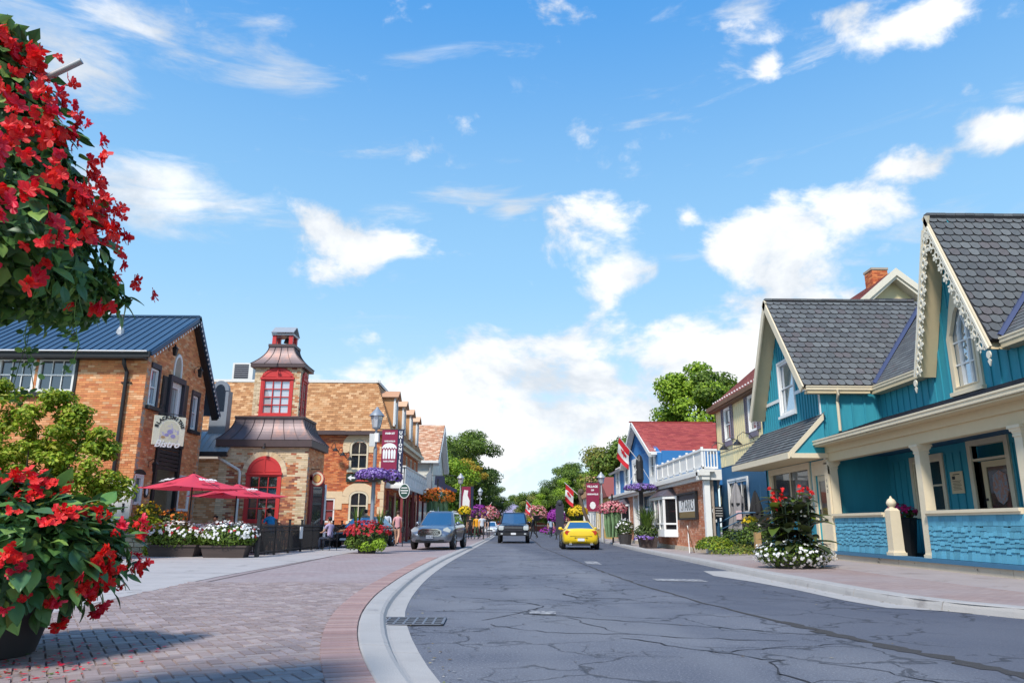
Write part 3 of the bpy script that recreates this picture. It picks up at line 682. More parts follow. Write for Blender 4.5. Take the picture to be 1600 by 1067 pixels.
# frames: u runs towards the camera (-Y) so that the normal points to the street (-X)
def street(X, y0): return Frame((X, y0, 0), (0, -1, 0), (0, 0, 1))      # u=y0-y, normal -X
def facing(Y, x0): return Frame((x0, Y, 0), (1, 0, 0), (0, 0, 1))        # normal -Y
Fm = street(XW, 22.15); Fw = street(XG, 27.4); Fs = facing(22.15, XG)
U = lambda y: 22.15-y
b = MB()
# main street wall with openings for porch door and windows, gothic window opening in the gable
door = (U(18.06), U(16.8), .42, 3.05); pwin = (U(20.75), U(19.4), 1.5, 2.86); pwin2 = (U(14.6), U(13.2), 1.4, 2.86)
slab(b, Fm, 0, 12.6, .42, 5.25, [door, pwin, pwin2, (U(18.28), U(17.25), 4.45, 5.25)], -.15, 0)
gp = [(U(19.25), 5.25), (U(18.28), 5.25), (U(18.28), 5.95), (U(17.77), 6.62), (U(17.77), 8.95)]
b.prism(Fm, gp, -.15, 0); b.prism(Fm, [(2*U(17.77)-u, v) for u, v in reversed(gp)], -.15, 0)
b.build('wall', [m_teal], house)
b = MB(); b.prism(Fs, [(.125, 0.2), (4.5, .2), (4.5, 5.05), (.125, 5.05)], -.12, 0)
wg = [(0, 5.05), (5.35, 5.2), (5.35, 5.6), (2.72, 8.6), (2.45, 8.3), (0, 5.3)]
shopw = (27.4-26.9, 27.4-23.45, 1.5, 2.95); dr = (27.4-23.0, 27.4-22.2, .45, 2.62); wwin = (27.4-25.32, 27.4-24.05, 4.83, 6.6)
slab(b, Fw, 0, 5.25, .2, 5.05, [shopw, dr, (wwin[0], wwin[1], 4.83, 5.05)], -.12, 0)
slab(b, Fw, 0, 0.0001, 5.05, 5.06, [], -.1, 0)
L_, A_, R_ = (0, 5.05), (2.68, 8.70), (5.4, 5.05)
def gz(u): return 5.05+(3.65*u/2.68 if u < 2.68 else 3.65*(5.4-u)/2.72)
b.prism(Fw, [(0, 5.05), (wwin[0], 5.05), (wwin[0], gz(wwin[0]))], -.12, 0)
b.prism(Fw, [(wwin[1], 5.05), (5.25, 5.05), (5.25, gz(5.25)), (wwin[1], gz(wwin[1]))], -.12, 0)
b.prism(Fw, [(wwin[0], 6.6), (wwin[1], 6.6), (wwin[1], gz(wwin[1])), (2.68, 8.7), (wwin[0], gz(wwin[0]))], -.12, 0)
b.box((13.4, 27.35, 2.6), (7.8, .1, 5.2)); b.box((17.2, 18.5, 2.6), (.12, 18, 5.2)); b.box((14.2, 9.6, 2.6), (5.7, .12, 5.2))
b.build('wall', [m_teal], house)
# battens
bm_ = MB().fbox(Frame((0, 0, 0), (1, 0, 0)), -.028, .028, 0, 1, 0, .03).mesh('batten', [m_tealb])
def batten(F, u, v0, v1):
    if v1-v0 < .05: return
    M = Matrix((F.U, F.N*-1, F.V)).transposed().to_4x4(); M.translation = F.pt(u, v0, 0)
    inst('batten', bm_, house, M @ Matrix.Diagonal((1, 1, v1-v0, 1)))
def battens(F, us, span):
    for u in us:
        for v0, v1 in span(u): batten(F, u, v0, v1)
def cut(v0, v1, hs, u, e=.12):
    sp = [(v0, v1)]
    for h in hs:
        if h[0]-e < u < h[1]+e:
            ns = []
            for a, c in sp:
                if h[2]-e > a: ns.append((a, min(c, h[2]-e)))
                if h[3]+e < c: ns.append((max(a, h[3]+e), c))
            sp = [x for x in ns if x[1] > x[0]+.02]
    return sp
ug = U(17.77)
def msp(u):
    top = 5.2
    if abs(u-ug) < 1.6: top = 8.5-(abs(u-ug))*2.2
    return cut(.45, 2.95, [door, pwin, pwin2], u)+cut(4.30, max(top, 5.2), [(ug-.58, ug+.58, 4.3, 6.5)], u)
battens(Fm, [.3+.33*i for i in range(36)], msp)
battens(Fw, [.15+.21*i for i in range(25)], lambda u: cut(4.15, gz(u)-.05, [wwin], u, .1))
battens(Fs, [.2+.38*i for i in range(5)], lambda u: [(3.66, 5.2)])
def slen(z): return (z-5.22)*math.sqrt(2)
# wing gable roof: ridge along X at y=24.72
RZ, RY = 8.80, 24.72
XF = 8.98; XB = 14.2
sr = Vector((0, RY-22.0, RZ-5.28)); SL = sr.length
Fr = Frame((XF, 22.0, 5.28), (1, 0, 0), sr)                       # near slope
sl = Vector((0, RY-27.1, RZ-4.98)); Fl = Frame((XB, 27.1, 4.98), (-1, 0, 0), sl)
def xmain(z): return 11.12+(z-5.28)/1.01                          # main roof plane x at height z
npoly = [(0, 0), (xmain(5.28)-XF, 0), (xmain(RZ)-XF, SL), (0, SL)]
rb = MB(); rb.prism(Fr, npoly, -.10, 0); rb.prism(Fl, [(0, 0), (XB-XF, 0), (XB-XF, sl.length), (0, sl.length)], -.10, 0)
roof_w = rb.build('roof', [m_subshade], house)
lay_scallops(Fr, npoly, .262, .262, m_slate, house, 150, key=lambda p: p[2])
# gable roof over the gothic window: ridge along X at y=17.77
GZ, GY, GF = 8.98, 17.80, 10.86
s2 = Vector((0, GY-16.02, GZ-5.22)); Fg = Frame((GF, 16.02, 5.22), (1, 0, 0), s2); s2l = Vector((0, GY-19.2, GZ-5.15)); Fgl = Frame((15.2, 19.2, 5.15), (-1, 0, 0), s2l)
gpoly = [(0, 0), (xmain(5.22)-GF+.02, 0), (xmain(GZ)-GF, s2.length), (0, s2.length)]
rb = MB(); rb.prism(Fg, gpoly, -.09, 0); rb.prism(Fgl, [(15.2-xmain(GZ), s2l.length), (15.2-xmain(5.2), 0), (15.2-GF, 0), (15.2-GF, s2l.length)], -.09, 0)
# main roof street slope
ms = Vector((14.9-11.08, 0, 9.05-5.22)); Fmr = Frame((11.08, 27.1, 5.22), (0, -1, 0), ms, (-1, 0, 1)); MSL = ms.length
rb.prism(Fmr, [(27.1-22.0, 0), (27.1-19.25, 0), (27.1-17.8, slen(9.0)), (27.1-17.8, MSL), (0, MSL), (0, slen(8.6)), (27.1-24.7, slen(8.7))], -.10, -.012)
rb.prism(Fmr, [(27.1-16.0, 0), (17.6, 0), (17.6, MSL), (27.1-17.8, MSL), (27.1-17.8, slen(9.0))], -.10, -.012)
ms2 = Vector((14.9-18.7, 0, 9.05-5.22)); rb.prism(Frame((18.7, 9.5, 5.22), (0, 1, 0), ms2, (1, 0, 1)), [(0, 0), (17.6, 0), (17.6, ms2.length), (0, ms2.length)], -.10, -.012)
rb.build('roof', [m_subshade], house)
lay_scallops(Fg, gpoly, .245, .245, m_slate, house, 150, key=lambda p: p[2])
lay_rect(Fmr, [(27.1-22.0, 0), (27.1-19.3, 0), (27.1-17.8, slen(8.9)), (27.1-24.6, slen(8.7))], .25, .16, m_slate, house)
lay_rect(Fmr, [(27.1-16.0, 0), (17.6, 0), (17.6, MSL), (27.1-17.8, MSL)], .25, .16, m_slate, house)
# ridge caps, valleys
rcm = MB().fbox(Frame((0, 0, 0), (1, 0, 0), (0, 0, 1)), 0, .24, -.05, .02, -.08, .08).mesh('ridge_cap', [m_slate])
for i in range(21): inst('ridge_cap', rcm, house, Matrix.Translation((XF+i*.25, RY, RZ+.035+RD.uniform(0, .008))))
for i in range(20): inst('ridge_cap', rcm, house, Matrix.Translation((GF+i*.25, GY, GZ+.035+RD.uniform(0, .008))))
for a, c in (((11.12, 22.02, 5.34), (xmain(8.75), 24.66, 8.86)), ((11.06, 16.02, 5.30), (xmain(8.9), 17.75, 9.03))):
    a, c = Vector(a), Vector(c); t = (c-a).normalized(); sd = t.cross(Vector((-1, -1, 1.6))).normalized()
    MB().grid([[a+sd*.085, a+Vector((0, 0, .045)), a-sd*.085], [c+sd*.085, c+Vector((0, 0, .045)), c-sd*.085]]).build('valley_flashing', [m_valley], house)
# barge boards and soffits
def barge(p0, p1, dx, w, name='barge_board', mat=m_creaml, th=.05, sof=None):
    a, c = Vector(p0), Vector(p1); t = (c-a).normalized(); n = Vector((1, 0, 0)).cross(t).normalized(); n = -n if n.z < 0 else n
    F = Frame(a, t, n*-1, (-1, 0, 0)); L = (c-a).length
    bb = MB().fbox(F, 0, L, 0, w, 0, th); bb.build(name, [mat], house)
    if sof: MB().prism(Frame(a+n*-.11, t, (1, 0, 0), n*-1), [(0, 0.0), (L-.22, 0.0), (L-.22, sof), (0, sof)], 0, .03).build('soffit', [m_cream], house)
    return F, L
barge((XF, 27.14, 4.93), (XF, RY, RZ), 0, .24, sof=.50); barge((XF, 21.98, 5.24), (XF, RY, RZ), 0, .24, sof=.50)
barge((GF, 19.22, 5.0), (GF, GY, GZ), 0, .20, sof=.47); barge((GF, 16.0, 5.06), (GF, GY, GZ), 0, .12, sof=.47)
# lace trim under the barge boards: rings, drops and leaves cut from board
def lace(p0, p1, n, name='lace_trim'):
    a, c = Vector(p0), Vector(p1); L = (c-a).length; t = (c-a).normalized(); nn = Vector((0, t.z, -t.y)); nn = -nn if nn.z > 0 else nn
    F = Frame(a, t, nn, (-1, 0, 0)); st = L/n
    me = None
    for i in range(n):
        b = MB(); Fi = Frame((0, 0, 0), (1, 0, 0), (0, 1, 0))
        cx, cy = st*.5, .105
        b.ring(Fi, arc(cx, cy, .118, .098, 0, 345, 14), arc(cx, cy, .066, .052, 0, 345, 14), -.014, .014)
        b.prism(Fi, [(cx-.035, .195), (cx+.035, .195), (cx+.065, .25), (cx, .30), (cx-.065, .25)], -.010, .010)
        b.prism(Fi, [(cx-.02, -.01), (cx+.02, -.01), (cx+.02, .03), (cx-.02, .03)], -.009, .009)
        for sg in (-1, 1):
            b.prism(Fi, [(cx+sg*.11, .06), (cx+sg*st*.5, .03), (cx+sg*(st*.5-.005), .075), (cx+sg*.112, .11)][::sg], -.008, .008)
            b.prism(Fi, [(cx+sg*.07, .18), (cx+sg*.13, .20), (cx+sg*.145, .25), (cx+sg*.095, .235)][::sg], -.008, .008)
        if me is None: me = b.mesh('lace_ring', [m_trim])
        inst('lace_ring', me, house, F.mat(st*i, 0, 0))
    MB().fbox(F, -.02, L, -.055, .004, -.015, .02).build('lace_rail', [m_trim], house)
lace((GF-.065, 19.10, 4.98), (GF-.065, GY+.08, GZ-.36), 11)
lace((GF-.065, 16.10, 5.02), (GF-.065, GY-.08, GZ-.36), 11)
for y, z in ((19.14, 4.86), (16.06, 4.93)):
    MB().prism(Frame((GF-.065, y, z), (0, -1, 0)), arc(0, -.06, .075, .09, 0, 345, 12), -.015, .015).prism(Frame((GF-.065, y, z), (0, -1, 0)), [(-.06, -.2), (0, -.32), (.06, -.2), (0, -.14)], -.012, .012).build('pendant', [m_trim], house)
# eaves and gutters
def gutter(pts, name='gutter', mat=m_creaml, w=.11, parent=None):
    q = [Vector(p) for p in pts]
    for a, c in zip(q, q[1:]):
        t = (c-a); L = t.length; t.normalize(); n = Vector((-t.y, t.x, 0))
        F = Frame(a, t, (0, 0, 1)); mb = MB()
        mb.fbox(F, -.01, L+.01, -.015, .115, 0, .02).fbox(F, -.01, L+.01, -.012, .012, -w, 0).fbox(F, -.01, L+.01, .085, .125, .02, .038).fbox(F, -.01, L+.01, .0, .03, .02, .03)
        mb.build(name, [mat], parent or house)
gutter([(9.02, 21.92, 5.12), (11.04, 21.92, 5.12)]); gutter([(11.03, 21.93, 5.12), (11.03, 19.35, 5.12)]); gutter([(11.03, 15.95, 5.12), (11.03, 9.6, 5.12)])
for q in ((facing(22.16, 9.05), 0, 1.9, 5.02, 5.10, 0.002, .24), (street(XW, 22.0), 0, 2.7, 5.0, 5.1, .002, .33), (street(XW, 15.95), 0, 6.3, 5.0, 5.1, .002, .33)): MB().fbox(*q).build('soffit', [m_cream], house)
MB().tube([(9.95, 21.86, 5.12), (9.95, 21.88, 4.98), (10.0, 22.08, 4.80), (10.0, 22.09, 3.9)], .045, 8).build('downspout', [m_creaml], house, smooth=True)
# gothic window with ogee surround
def ogee(hw, z0, zs, zt, n=7):
    L = [(-hw, z0), (-hw, zs)]
    for i in range(1, n+1):
        t = i/n; x = -hw*(1-t)**.62*(1-.0*t); z = zs+(zt-zs)*(t**1.25); L.append((x, z))
    return L+[(-x, z) for x, z in L[-2::-1]]
Fg2 = Frame(Fm.pt(ug, 0, 0), Fm.U, Fm.V)
O = ogee(.60, 4.38, 5.80, 7.12); I = ogee(.42, 4.52, 5.85, 6.52)
b = MB(); b.ring(Fg2, O, I, -.02, .055); O2 = ogee(.56, 4.45, 5.80, 6.85); b.ring(Fg2, ogee(.48, 4.50, 5.80, 6.60), I, .055, .075)
b.fbox(Fg2, -.64, .64, 4.30, 4.40, 0, .13); gw = b.build('window', [m_creaml], house)
MB().prism(Fg2, I, -.06, -.03).build('pane', [m_glasss], gw)
b = MB()
for z in (5.05, 5.62): b.fbox(Fg2, -.42, .42, z, z+.035, -.03, .01)
for x in (-.14, .14): b.fbox(Fg2, x-.013, x+.013, 4.5, 6.15, -.03, .005)
I3 = ogee(.20, 4.52, 5.9, 6.30); b.ring(Fg2, I3, [(x*.84, 4.55+(z-4.52)*.975) for x, z in I3], -.03, .012)
b.build('glazing_bars', [m_white], gw)
# wing gable window and band
window(Fw, wwin[0], wwin[1], wwin[2], wwin[3], 0, house, m_white, m_glasss, 1, 2, fw=.07, sash=True, casing=.07, sill=m_white)
bd = MB(); bd.fbox(Fw, .22, wwin[0]-.07, 5.32, 5.43, 0, .04).fbox(Fw, wwin[1]+.07, 5.15, 5.32, 5.43, 0, .04).fbox(Fw, 5.17, 5.27, 2.9, 5.1, 0, .03); bd.build('band_board', [m_white], house)
# pent roof over the shop front
pt = Vector((XG-8.36, 0, 4.38-3.24)); Fp = Frame((8.36, 27.6, 3.26), (0, -1, 0), pt, (-1, 0, 1)); PLn = pt.length
MB().prism(Fp, [(0, 0), (5.6, 0), (5.6, PLn), (0, PLn)], -.08, 0).build('pent_roof', [m_subshade], house)
lay_rect(Fp, [(0, 0), (5.6, 0), (5.6, PLn), (0, PLn)], .28, .155, m_slate, house, t=.03)
b = MB(); b.fbox(street(8.36, 27.6), 0, 5.62, 3.06, 3.25, 0, .05)
Fe = facing(22.0, 8.36); b.prism(Fe, [(0, 3.08), (0, 3.26), (1.12, 4.40), (1.12, 4.22), (.14, 3.22)], -.03, .04); b.fbox(Fe, .05, 1.14, 3.08, 3.22, -.03, .05); b.fbox(facing(27.6, 8.36), 0, 1.14, 3.08, 3.22, -.05, .03)
b.build('fascia', [m_creaml], house)
MB().prism(Fe, [(.12, 3.22), (1.12, 3.22), (1.12, 4.26)], -.05, -.01).build('pent_cheek', [m_teal], house)
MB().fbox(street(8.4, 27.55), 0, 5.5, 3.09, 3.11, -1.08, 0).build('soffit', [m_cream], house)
# shop front and side door
sw = window(Fw, shopw[0], shopw[1], shopw[2], shopw[3], 0, house, m_creaml, m_glassd, 2, 1, fw=.08, casing=.12, sill=m_creaml)
b = MB(); b.fbox(Fw, dr[0]-.16, dr[0], .40, 2.95, 0, .05).fbox(Fw, dr[1], dr[1]+.22, .40, 2.95, 0, .06).fbox(Fw, dr[0]-.16, dr[1]+.22, 2.62, 3.05, 0, .04).fbox(Fw, dr[0]-.2, dr[1]+.26, .40, .45, -.1, .16)
b.build('door_frame', [m_creaml], house)
b = MB(); b.fbox(Fw, dr[0], dr[1], .45, 2.62, -.09, -.05); b.fbox(Fw, dr[0]+.12, dr[1]-.12, .62, 1.18, -.05, -.035)
dd = b.build('door', [m_creaml], house); MB().fbox(Fw, dr[0]+.14, dr[1]-.14, 1.45, 2.45, -.048, -.038).build('pane', [m_glassd], dd)
MB().fbox(Fw, dr[0]+.05, dr[0]+.09, 1.3, 1.62, -.05, -.01).fbox(Fw, dr[0]+.28, dr[1]-.28, 1.26, 1.33, -.048, -.03).build('handle', [m_black], dd)
for i, ch in enumerate('162'): text(ch, .13, Fw, dr[1]+.12, 2.42-.15*i, .062, m_black_letter, house, 'house_number')
MB().box((9.28, 22.6, .26), (.55, 1.5, .14)).box((9.05, 22.6, .20), (.5, 1.7, .1)).build('doorstep', [m_conc], house)
b = MB(); b.prism(Frame((9.0, 22.15, 0), (0, 0, 1), (1, 0, 0), (0, -1, 0)), [(0, 0)]*0 or [(.2, .5), (2.9, .5), (2.9, .6), (.2, .6)], -.06, .08); b.build('corner_board', [m_creaml], house)
# porch
b = MB(); b.box((10.45, 15.8, .29), (1.9, 12.8, .10)); b.build('porch_floor', [m_sill_blue], house)
b = MB()
for y0, y1 in ((22.2, 18.45), (18.44, 14.3), (14.29, 9.4)): b.prism(Frame((9.46, y0, 0), (0, -1, 0)), [(0.005, 0.02), (y0-y1, 0.02), (y0-y1, .345), (0.005, .345)], -.25, .03)
b.build('porch_footing', [m_conc], house)
MB().fbox(street(9.42, 22.2), 0, 12.8, .345, .43, -.2, .04).build('porch_sill', [m_sill_blue], house)
Fpo = street(9.50, 22.1)
shk = {}
def rail_wall(u0, u1, nrow=7):
    b = MB(); b.fbox(Fpo, u0, u1, .43, 1.35, -.10, 0); b.build('rail_wall', [m_sill_blue], house)
    MB().fbox(Fpo, u0, u1, 1.35, 1.40, -.14, .05).fbox(Fpo, u0, u1, 1.40, 1.465, -.10, .09).build('rail_cap', [m_creaml], house)
    hs = [.20]+[.098]*(nrow-1)+[.16]; v = .44
    for k, h in enumerate(hs):
        u = u0
        while u < u1-.02:
            w = RD.choice((.10, .12, .135, .155, .18)) if k < len(hs)-1 else .22; w = min(w, u1-u)
            wq = max(.02, round(w, 2)); key = (wq, k == len(hs)-1, h)
            if key not in shk:
                m = MB(); m.add([(0.006, 0, .026), (wq-.006, 0, .026), (wq-.006, h+.02, .004), (.006, h+.02, .004), (.006, 0, 0), (wq-.006, 0, 0)], [(0, 1, 2, 3), (4, 5, 1, 0), (0, 3, 4), (1, 5, 2)]); shk[key] = m.mesh('wall_shake', [m_shake])
            dj = RD.choice((-.028, -.02, .004, .010)) if 0 < k < len(hs)-1 else 0
            cnt = shk.setdefault('n', 0)
            if cnt < 300: inst('wall_shake', shk[key], house, Fpo.mat(u, v+dj, RD.uniform(0, .006))); shk['n'] += 1
            else: shk.setdefault('rest', MB()).fbox(Fpo, u+.003, u+w-.003, v+dj, v+h, 0, .014)
            u += wq
        v += h
rail_wall(22.1-13.6+.15, 22.1-9.6, 7) if False else None
rail_wall(22.1-21.9, 22.1-18.98); rail_wall(22.1-17.05, 22.1-13.85); rail_wall(22.1-13.55, 22.1-9.6)
if 'rest' in shk: shk['rest'].build('wall_shakes', [m_shake], house, kind='stuff')
def column(y, n='column'):
    b = MB(); c = (9.62, y)
    def sq(w, z0, z1, w2=None): 
        w2 = w2 or w; b.add([(c[0]+i*w/2, c[1]+j*w/2, z0) for i, j in ((-1, -1), (1, -1), (1, 1), (-1, 1))]+[(c[0]+i*w2/2, c[1]+j*w2/2, z1) for i, j in ((-1, -1), (1, -1), (1, 1), (-1, 1))], [(3, 2, 1, 0), (4, 5, 6, 7), (0, 1, 5, 4), (1, 2, 6, 5), (2, 3, 7, 6), (3, 0, 4, 7)])
    sq(.30, .43, .50); sq(.26, .50, .54, .25); sq(.245, .54, 2.76, .215); sq(.25, 2.76, 2.80); sq(.23, 2.80, 2.86, .27); sq(.30, 2.86, 2.91, .32); sq(.36, 2.91, 2.97)
    b.build(n, [m_creaml], house)
for y in (22.05, 17.2, 13.7, 10.1): column(y)
b = MB(); c = (9.60, 18.8)
def sq(b, c, w, z0, z1, w2): b.add([(c[0]+i*w/2, c[1]+j*w/2, z0) for i, j in ((-1, -1), (1, -1), (1, 1), (-1, 1))]+[(c[0]+i*w2/2, c[1]+j*w2/2, z1) for i, j in ((-1, -1), (1, -1), (1, 1), (-1, 1))], [(3, 2, 1, 0), (4, 5, 6, 7), (0, 1, 5, 4), (1, 2, 6, 5), (2, 3, 7, 6), (3, 0, 4, 7)])
sq(b, c, .34, .43, .50, .34); sq(b, c, .30, .50, .55, .27); sq(b, c, .27, .55, 1.50, .25); sq(b, c, .25, 1.50, 1.56, .17)
b.lathe((c[0], c[1], 1.56), [(.07, 0), (.065, .03), (.115, .09), (.12, .14), (.085, .21), (.03, .25), (.02, .29), (.001, .30)], 14); b.build('newel_post', [m_creaml], house, smooth=True)
b = MB(); b.fbox(street(9.74, 22.25), 0, 12.8, 2.97, 3.22, 0, .24).fbox(street(9.5, 22.3), 0, 12.9, 3.22, 3.44, 0.0, .06); b.build('porch_beam', [m_cream], house)
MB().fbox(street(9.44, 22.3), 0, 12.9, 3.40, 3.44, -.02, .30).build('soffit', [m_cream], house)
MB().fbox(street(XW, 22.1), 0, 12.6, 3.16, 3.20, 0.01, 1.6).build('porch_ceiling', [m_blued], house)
gutter([(9.12, 22.3, 3.46), (9.12, 9.4, 3.46)])
pr = Vector((XW-9.14, 0, 4.30-3.56)); Fpr = Frame((9.14, 22.3, 3.56), (0, -1, 0), pr, (-1, 0, 3))
MB().prism(Fpr, [(0, 0), (12.9, 0), (12.9, pr.length), (0, pr.length)], -.06, 0).build('porch_roof', [m_subshade], house)
lay_rect(Fpr, [(0, 0), (12.9, 0), (12.9, pr.length-.01), (0, pr.length-.01)], .3, .17, m_darksh, house, t=.018)
MB().prism(facing(22.31, 9.14), [(0, 3.44), (2.2, 3.44), (2.2, 4.28), (0, 3.55)], -.04, 0).build('porch_cheek', [m_teal], house)
# porch door, windows, notice
b = MB(); du0, du1 = door[0], door[1]
b.ring(Fm, [(du0-.14, .42), (du1+.14, .42), (du1+.14, 3.16), (du0-.14, 3.16)], [(du0, .43), (du1, .43), (du1, 3.03), (du0, 3.03)], -.12, .05); b.fbox(Fm, du0, du1, 2.66, 2.72, -.1, .0); b.build('door_frame', [m_creaml], house)
b = MB(); b.ring(Fm, [(du0+.18, .44), (du1-.02, .44), (du1-.02, 2.64), (du0+.18, 2.64)], [(du0+.33, 1.42), (du1-.16, 1.42), (du1-.16, 2.50), (du0+.33, 2.50)], -.12, -.07)
b.fbox(Fm, du0+.33, du1-.16, .62, 1.15, -.075, -.06); d2 = b.build('door', [m_cream], house)
MB().fbox(Fm, du0+.33, du1-.16, 1.42, 2.50, -.11, -.09).build('pane', [m_glassd], d2)
m_lace = mk('stained_panel', (.4, .2, .15), .6, ns=22, na=.5, dirt=((.25, .30, .35), 14, .48, .56)); sg = [(.50, 1.95), (.62, 1.70), (.78, 1.62), (.94, 1.70), (1.04, 1.95), (1.02, 2.30), (.78, 2.40), (.53, 2.30)]
MB().prism(Frame(Fm.pt(du0-.02, 0, 0), Fm.U, Fm.V), sg, -.088, -.080).build('door_ornament', [m_lace], d2)
MB().fbox(Fm, du0+.22, du0+.28, 1.25, 1.55, -.07, -.02).fbox(Fm, du0+.22, du0+.27, 1.72, 1.78, -.07, -.04).build('handle', [m_black], d2)
MB().fbox(Fm, du0+.01, du0+.16, .44, 2.64, -.13, -.10).build('sidelight', [m_glassd], house); MB().fbox(Fm, du0+.36, du0+.5, 1.44, 1.54, -.087, -.08).build('sticker', [m_white], d2)
window(Fm, pwin[0], pwin[1], pwin[2], pwin[3], 0, house, m_creaml, m_glassd, 1, 2, fw=.06, sash=True, casing=.13, sill=m_creaml)
window(Fm, pwin2[0], pwin2[1], pwin2[2], pwin2[3], 0, house, m_creaml, m_glassd, 1, 2, fw=.06, sash=True, casing=.13, sill=m_creaml)
b = MB(); b.fbox(Fm, U(19.02), U(18.5), 1.93, 2.47, 0.03, .045); nt = b.build('notice', [m_cream], house)
b = MB(); 
for i in range(7): b.fbox(Fm, U(18.94)+.02*(i % 2), U(18.58)-.03*(i % 3), 2.02+.035*i, 2.03+.035*i, .045, .049)
b.fbox(Fm, U(18.94), U(18.82), 2.28, 2.36, .045, .049); b.fbox(Fm, U(18.9), U(18.62), 2.39, 2.41, .045, .049); b.build('print', [m_black_letter], nt)
# ------------------------------------------------------------------ left: orange brick bistro
bis = thing('brick_bistro', 'orange brick gabled building with blue metal roof and black trim', 'building', (-13, 26, 0))
XB_, YB_ = -13., 26.
def east(X, y0): return Frame((X, y0, 0), (0, 1, 0), (0, 0, 1))        # faces +X, u = y-y0
Fn = facing(YB_, XB_-8.0); Fe_ = east(XB_, YB_)                          # near wall: u from x=-21
def X2(x): return x+21.0
n1w = (X2(-18.35), X2(-17.0), 5.62, 6.86); n2w = (X2(-16.90), X2(-15.56), 5.62, 6.86)
b = MB(); slab(b, Fn, 0, 8, 0, 6.95, [n1w, n2w], -.25, -.012)
aptl = [(2.0, 6.85)]
hE = [(.30, .98, 5.22, 6.75), (1.75, 2.95, 4.25, 6.50), (3.95, 4.65, 4.82, 6.35), (.10, .72, 1.75, 2.80), (1.55, 3.30, .1, 3.75)]
slab(b, Fe_, .03, 5.25, 0, 6.0, hE, -.25, -.012)
gpl = [(0, 6.0), (.30, 6.0), (.30, 7.1), (0, 6.95)]
RZb, RYb = 9.28, 3.35
def gzb(u): return 7.0+(RZb-7.0)*u/RYb if u < RYb else RZb-(RZb-5.95)*(u-RYb)/(5.9-RYb)
def gcol(a, c, z0):
    P = [(a, z0), (c, z0), (c, gzb(c))]+([(RYb, RZb)] if a < RYb < c else [])+[(a, gzb(a))]; b.prism(Fe_, P, -.25, -.012)
gcol(.03, .30, 6.0); gcol(.30, .98, 6.75); gcol(.98, 1.75, 6.0); gcol(1.75, 2.95, 6.5); gcol(2.95, 3.95, 6.0); gcol(3.95, 4.65, 6.35); gcol(4.65, 5.25, 6.0)
b.box((-17, 31.2, 2.9), (8, .2, 5.8)); wl_ = b.build('wall', [m_mort], bis)
# brick skin: near wall (largest pieces as parts) and gable front
rows = bricks(Fn, [(0.0, .05), (8, .05), (8, 6.86), (0, 6.86)], [n1w, n2w], -.012, 0, .235, .083)
put_bricks(Fn, rows, [m_bo], bis, 300, key=lambda r: (r[0]-7.6)**2*.3+(r[2]-5.6)**2)
gp_ = [(0, .05), (5.25, .05), (5.25, gzb(5.25)-.02), (RYb, RZb-.06), (0, 6.95)]
def arch_hole(u0, u1, z0, zs, zt):
    r = (u1-u0)/2; c = (u0+u1)/2
    def f(v):
        if v <= zs: return (u0, u1)
        t = min(.999, (v-zs)/(zt-zs)); k = r*math.sqrt(1-t*t); return (c-k, c+k)
    return (u0, u1, z0, zt, f)
arch_g = arch_hole(2.05, 2.80, 6.50, 6.95, 7.62)
rows = bricks(Fe_, gp_, [(h[0], h[1], h[2], h[3]) for h in hE]+[arch_g], -.012, 0, .235, .083); put_bricks(Fe_, rows, [m_bo], bis)
# windows on the near wall: a pair in a white frame
for h in (n1w, n2w): window(Fn, h[0], h[1], h[2], h[3], -.03, bis, m_white, m_glass, 3, 2, fw=.10, bar=.03, sash=True)
MB().fbox(Fn, n1w[0]-.15, n2w[1]+.12, 5.44, 5.60, -.02, .12).build('sill', [m_black], bis); MB().fbox(Fn, n2w[1]+.003, n2w[1]+.10, 5.62, 6.86, -.02, .04).build('window_trim', [m_black], bis)
# street face: three windows framed in black with shutters, pointed light above, door bay
window(Fe_, .36, .92, 5.25, 6.60, -.03, bis, m_white, m_glasss, 1, 2, fw=.07, sash=True)
MB().fbox(Fe_, .28, 1.0, 6.62, 6.80, -.02, .06).fbox(Fe_, .92, 1.02, 5.2, 6.62, -.02, .05).build('window_trim', [m_charc], bis); MB().fbox(Fe_, .20, 1.12, 5.08, 5.21, -.02, .16).build('sill', [m_black], bis)
window(Fe_, 1.98, 2.82, 4.25, 6.30, -.05, bis, m_white, m_glassc, 1, 1, fw=.09, casing=.14)
MB().ring(Fe_, [(1.70, 4.2), (3.02, 4.2), (3.02, 6.62), (1.70, 6.62)], [(1.86, 4.2), (2.94, 4.2), (2.94, 6.42), (1.86, 6.42)], -.02, .14).build('window_trim', [m_charc], bis)
for u in (1.25, 3.08): MB().fbox(Fe_, u, u+.42, 4.2, 6.5, 0.004, .05).fbox(Fe_, u+.06, u+.36, 4.3, 5.3, .05, .065).fbox(Fe_, u+.06, u+.36, 5.4, 6.4, .05, .065).build('shutter', [m_black], bis)
window(Fe_, 4.02, 4.58, 4.85, 6.22, -.03, bis, m_white, m_glasss, 1, 2, fw=.07, sash=True)
MB().fbox(Fe_, 3.92, 4.72, 6.24, 6.42, -.02, .06).fbox(Fe_, 3.90, 4.01, 4.8, 6.24, -.02, .05).fbox(Fe_, 4.59, 4.72, 4.8, 6.24, -.02, .05).build('window_trim', [m_charc], bis); MB().fbox(Fe_, 3.84, 4.8, 4.66, 4.79, -.02, .16).build('sill', [m_black], bis)
ar = arc(2.425, 6.95, .36, .62, 180, 0, 12); arI = arc(2.425, 6.95, .28, .50, 180, 0, 12)
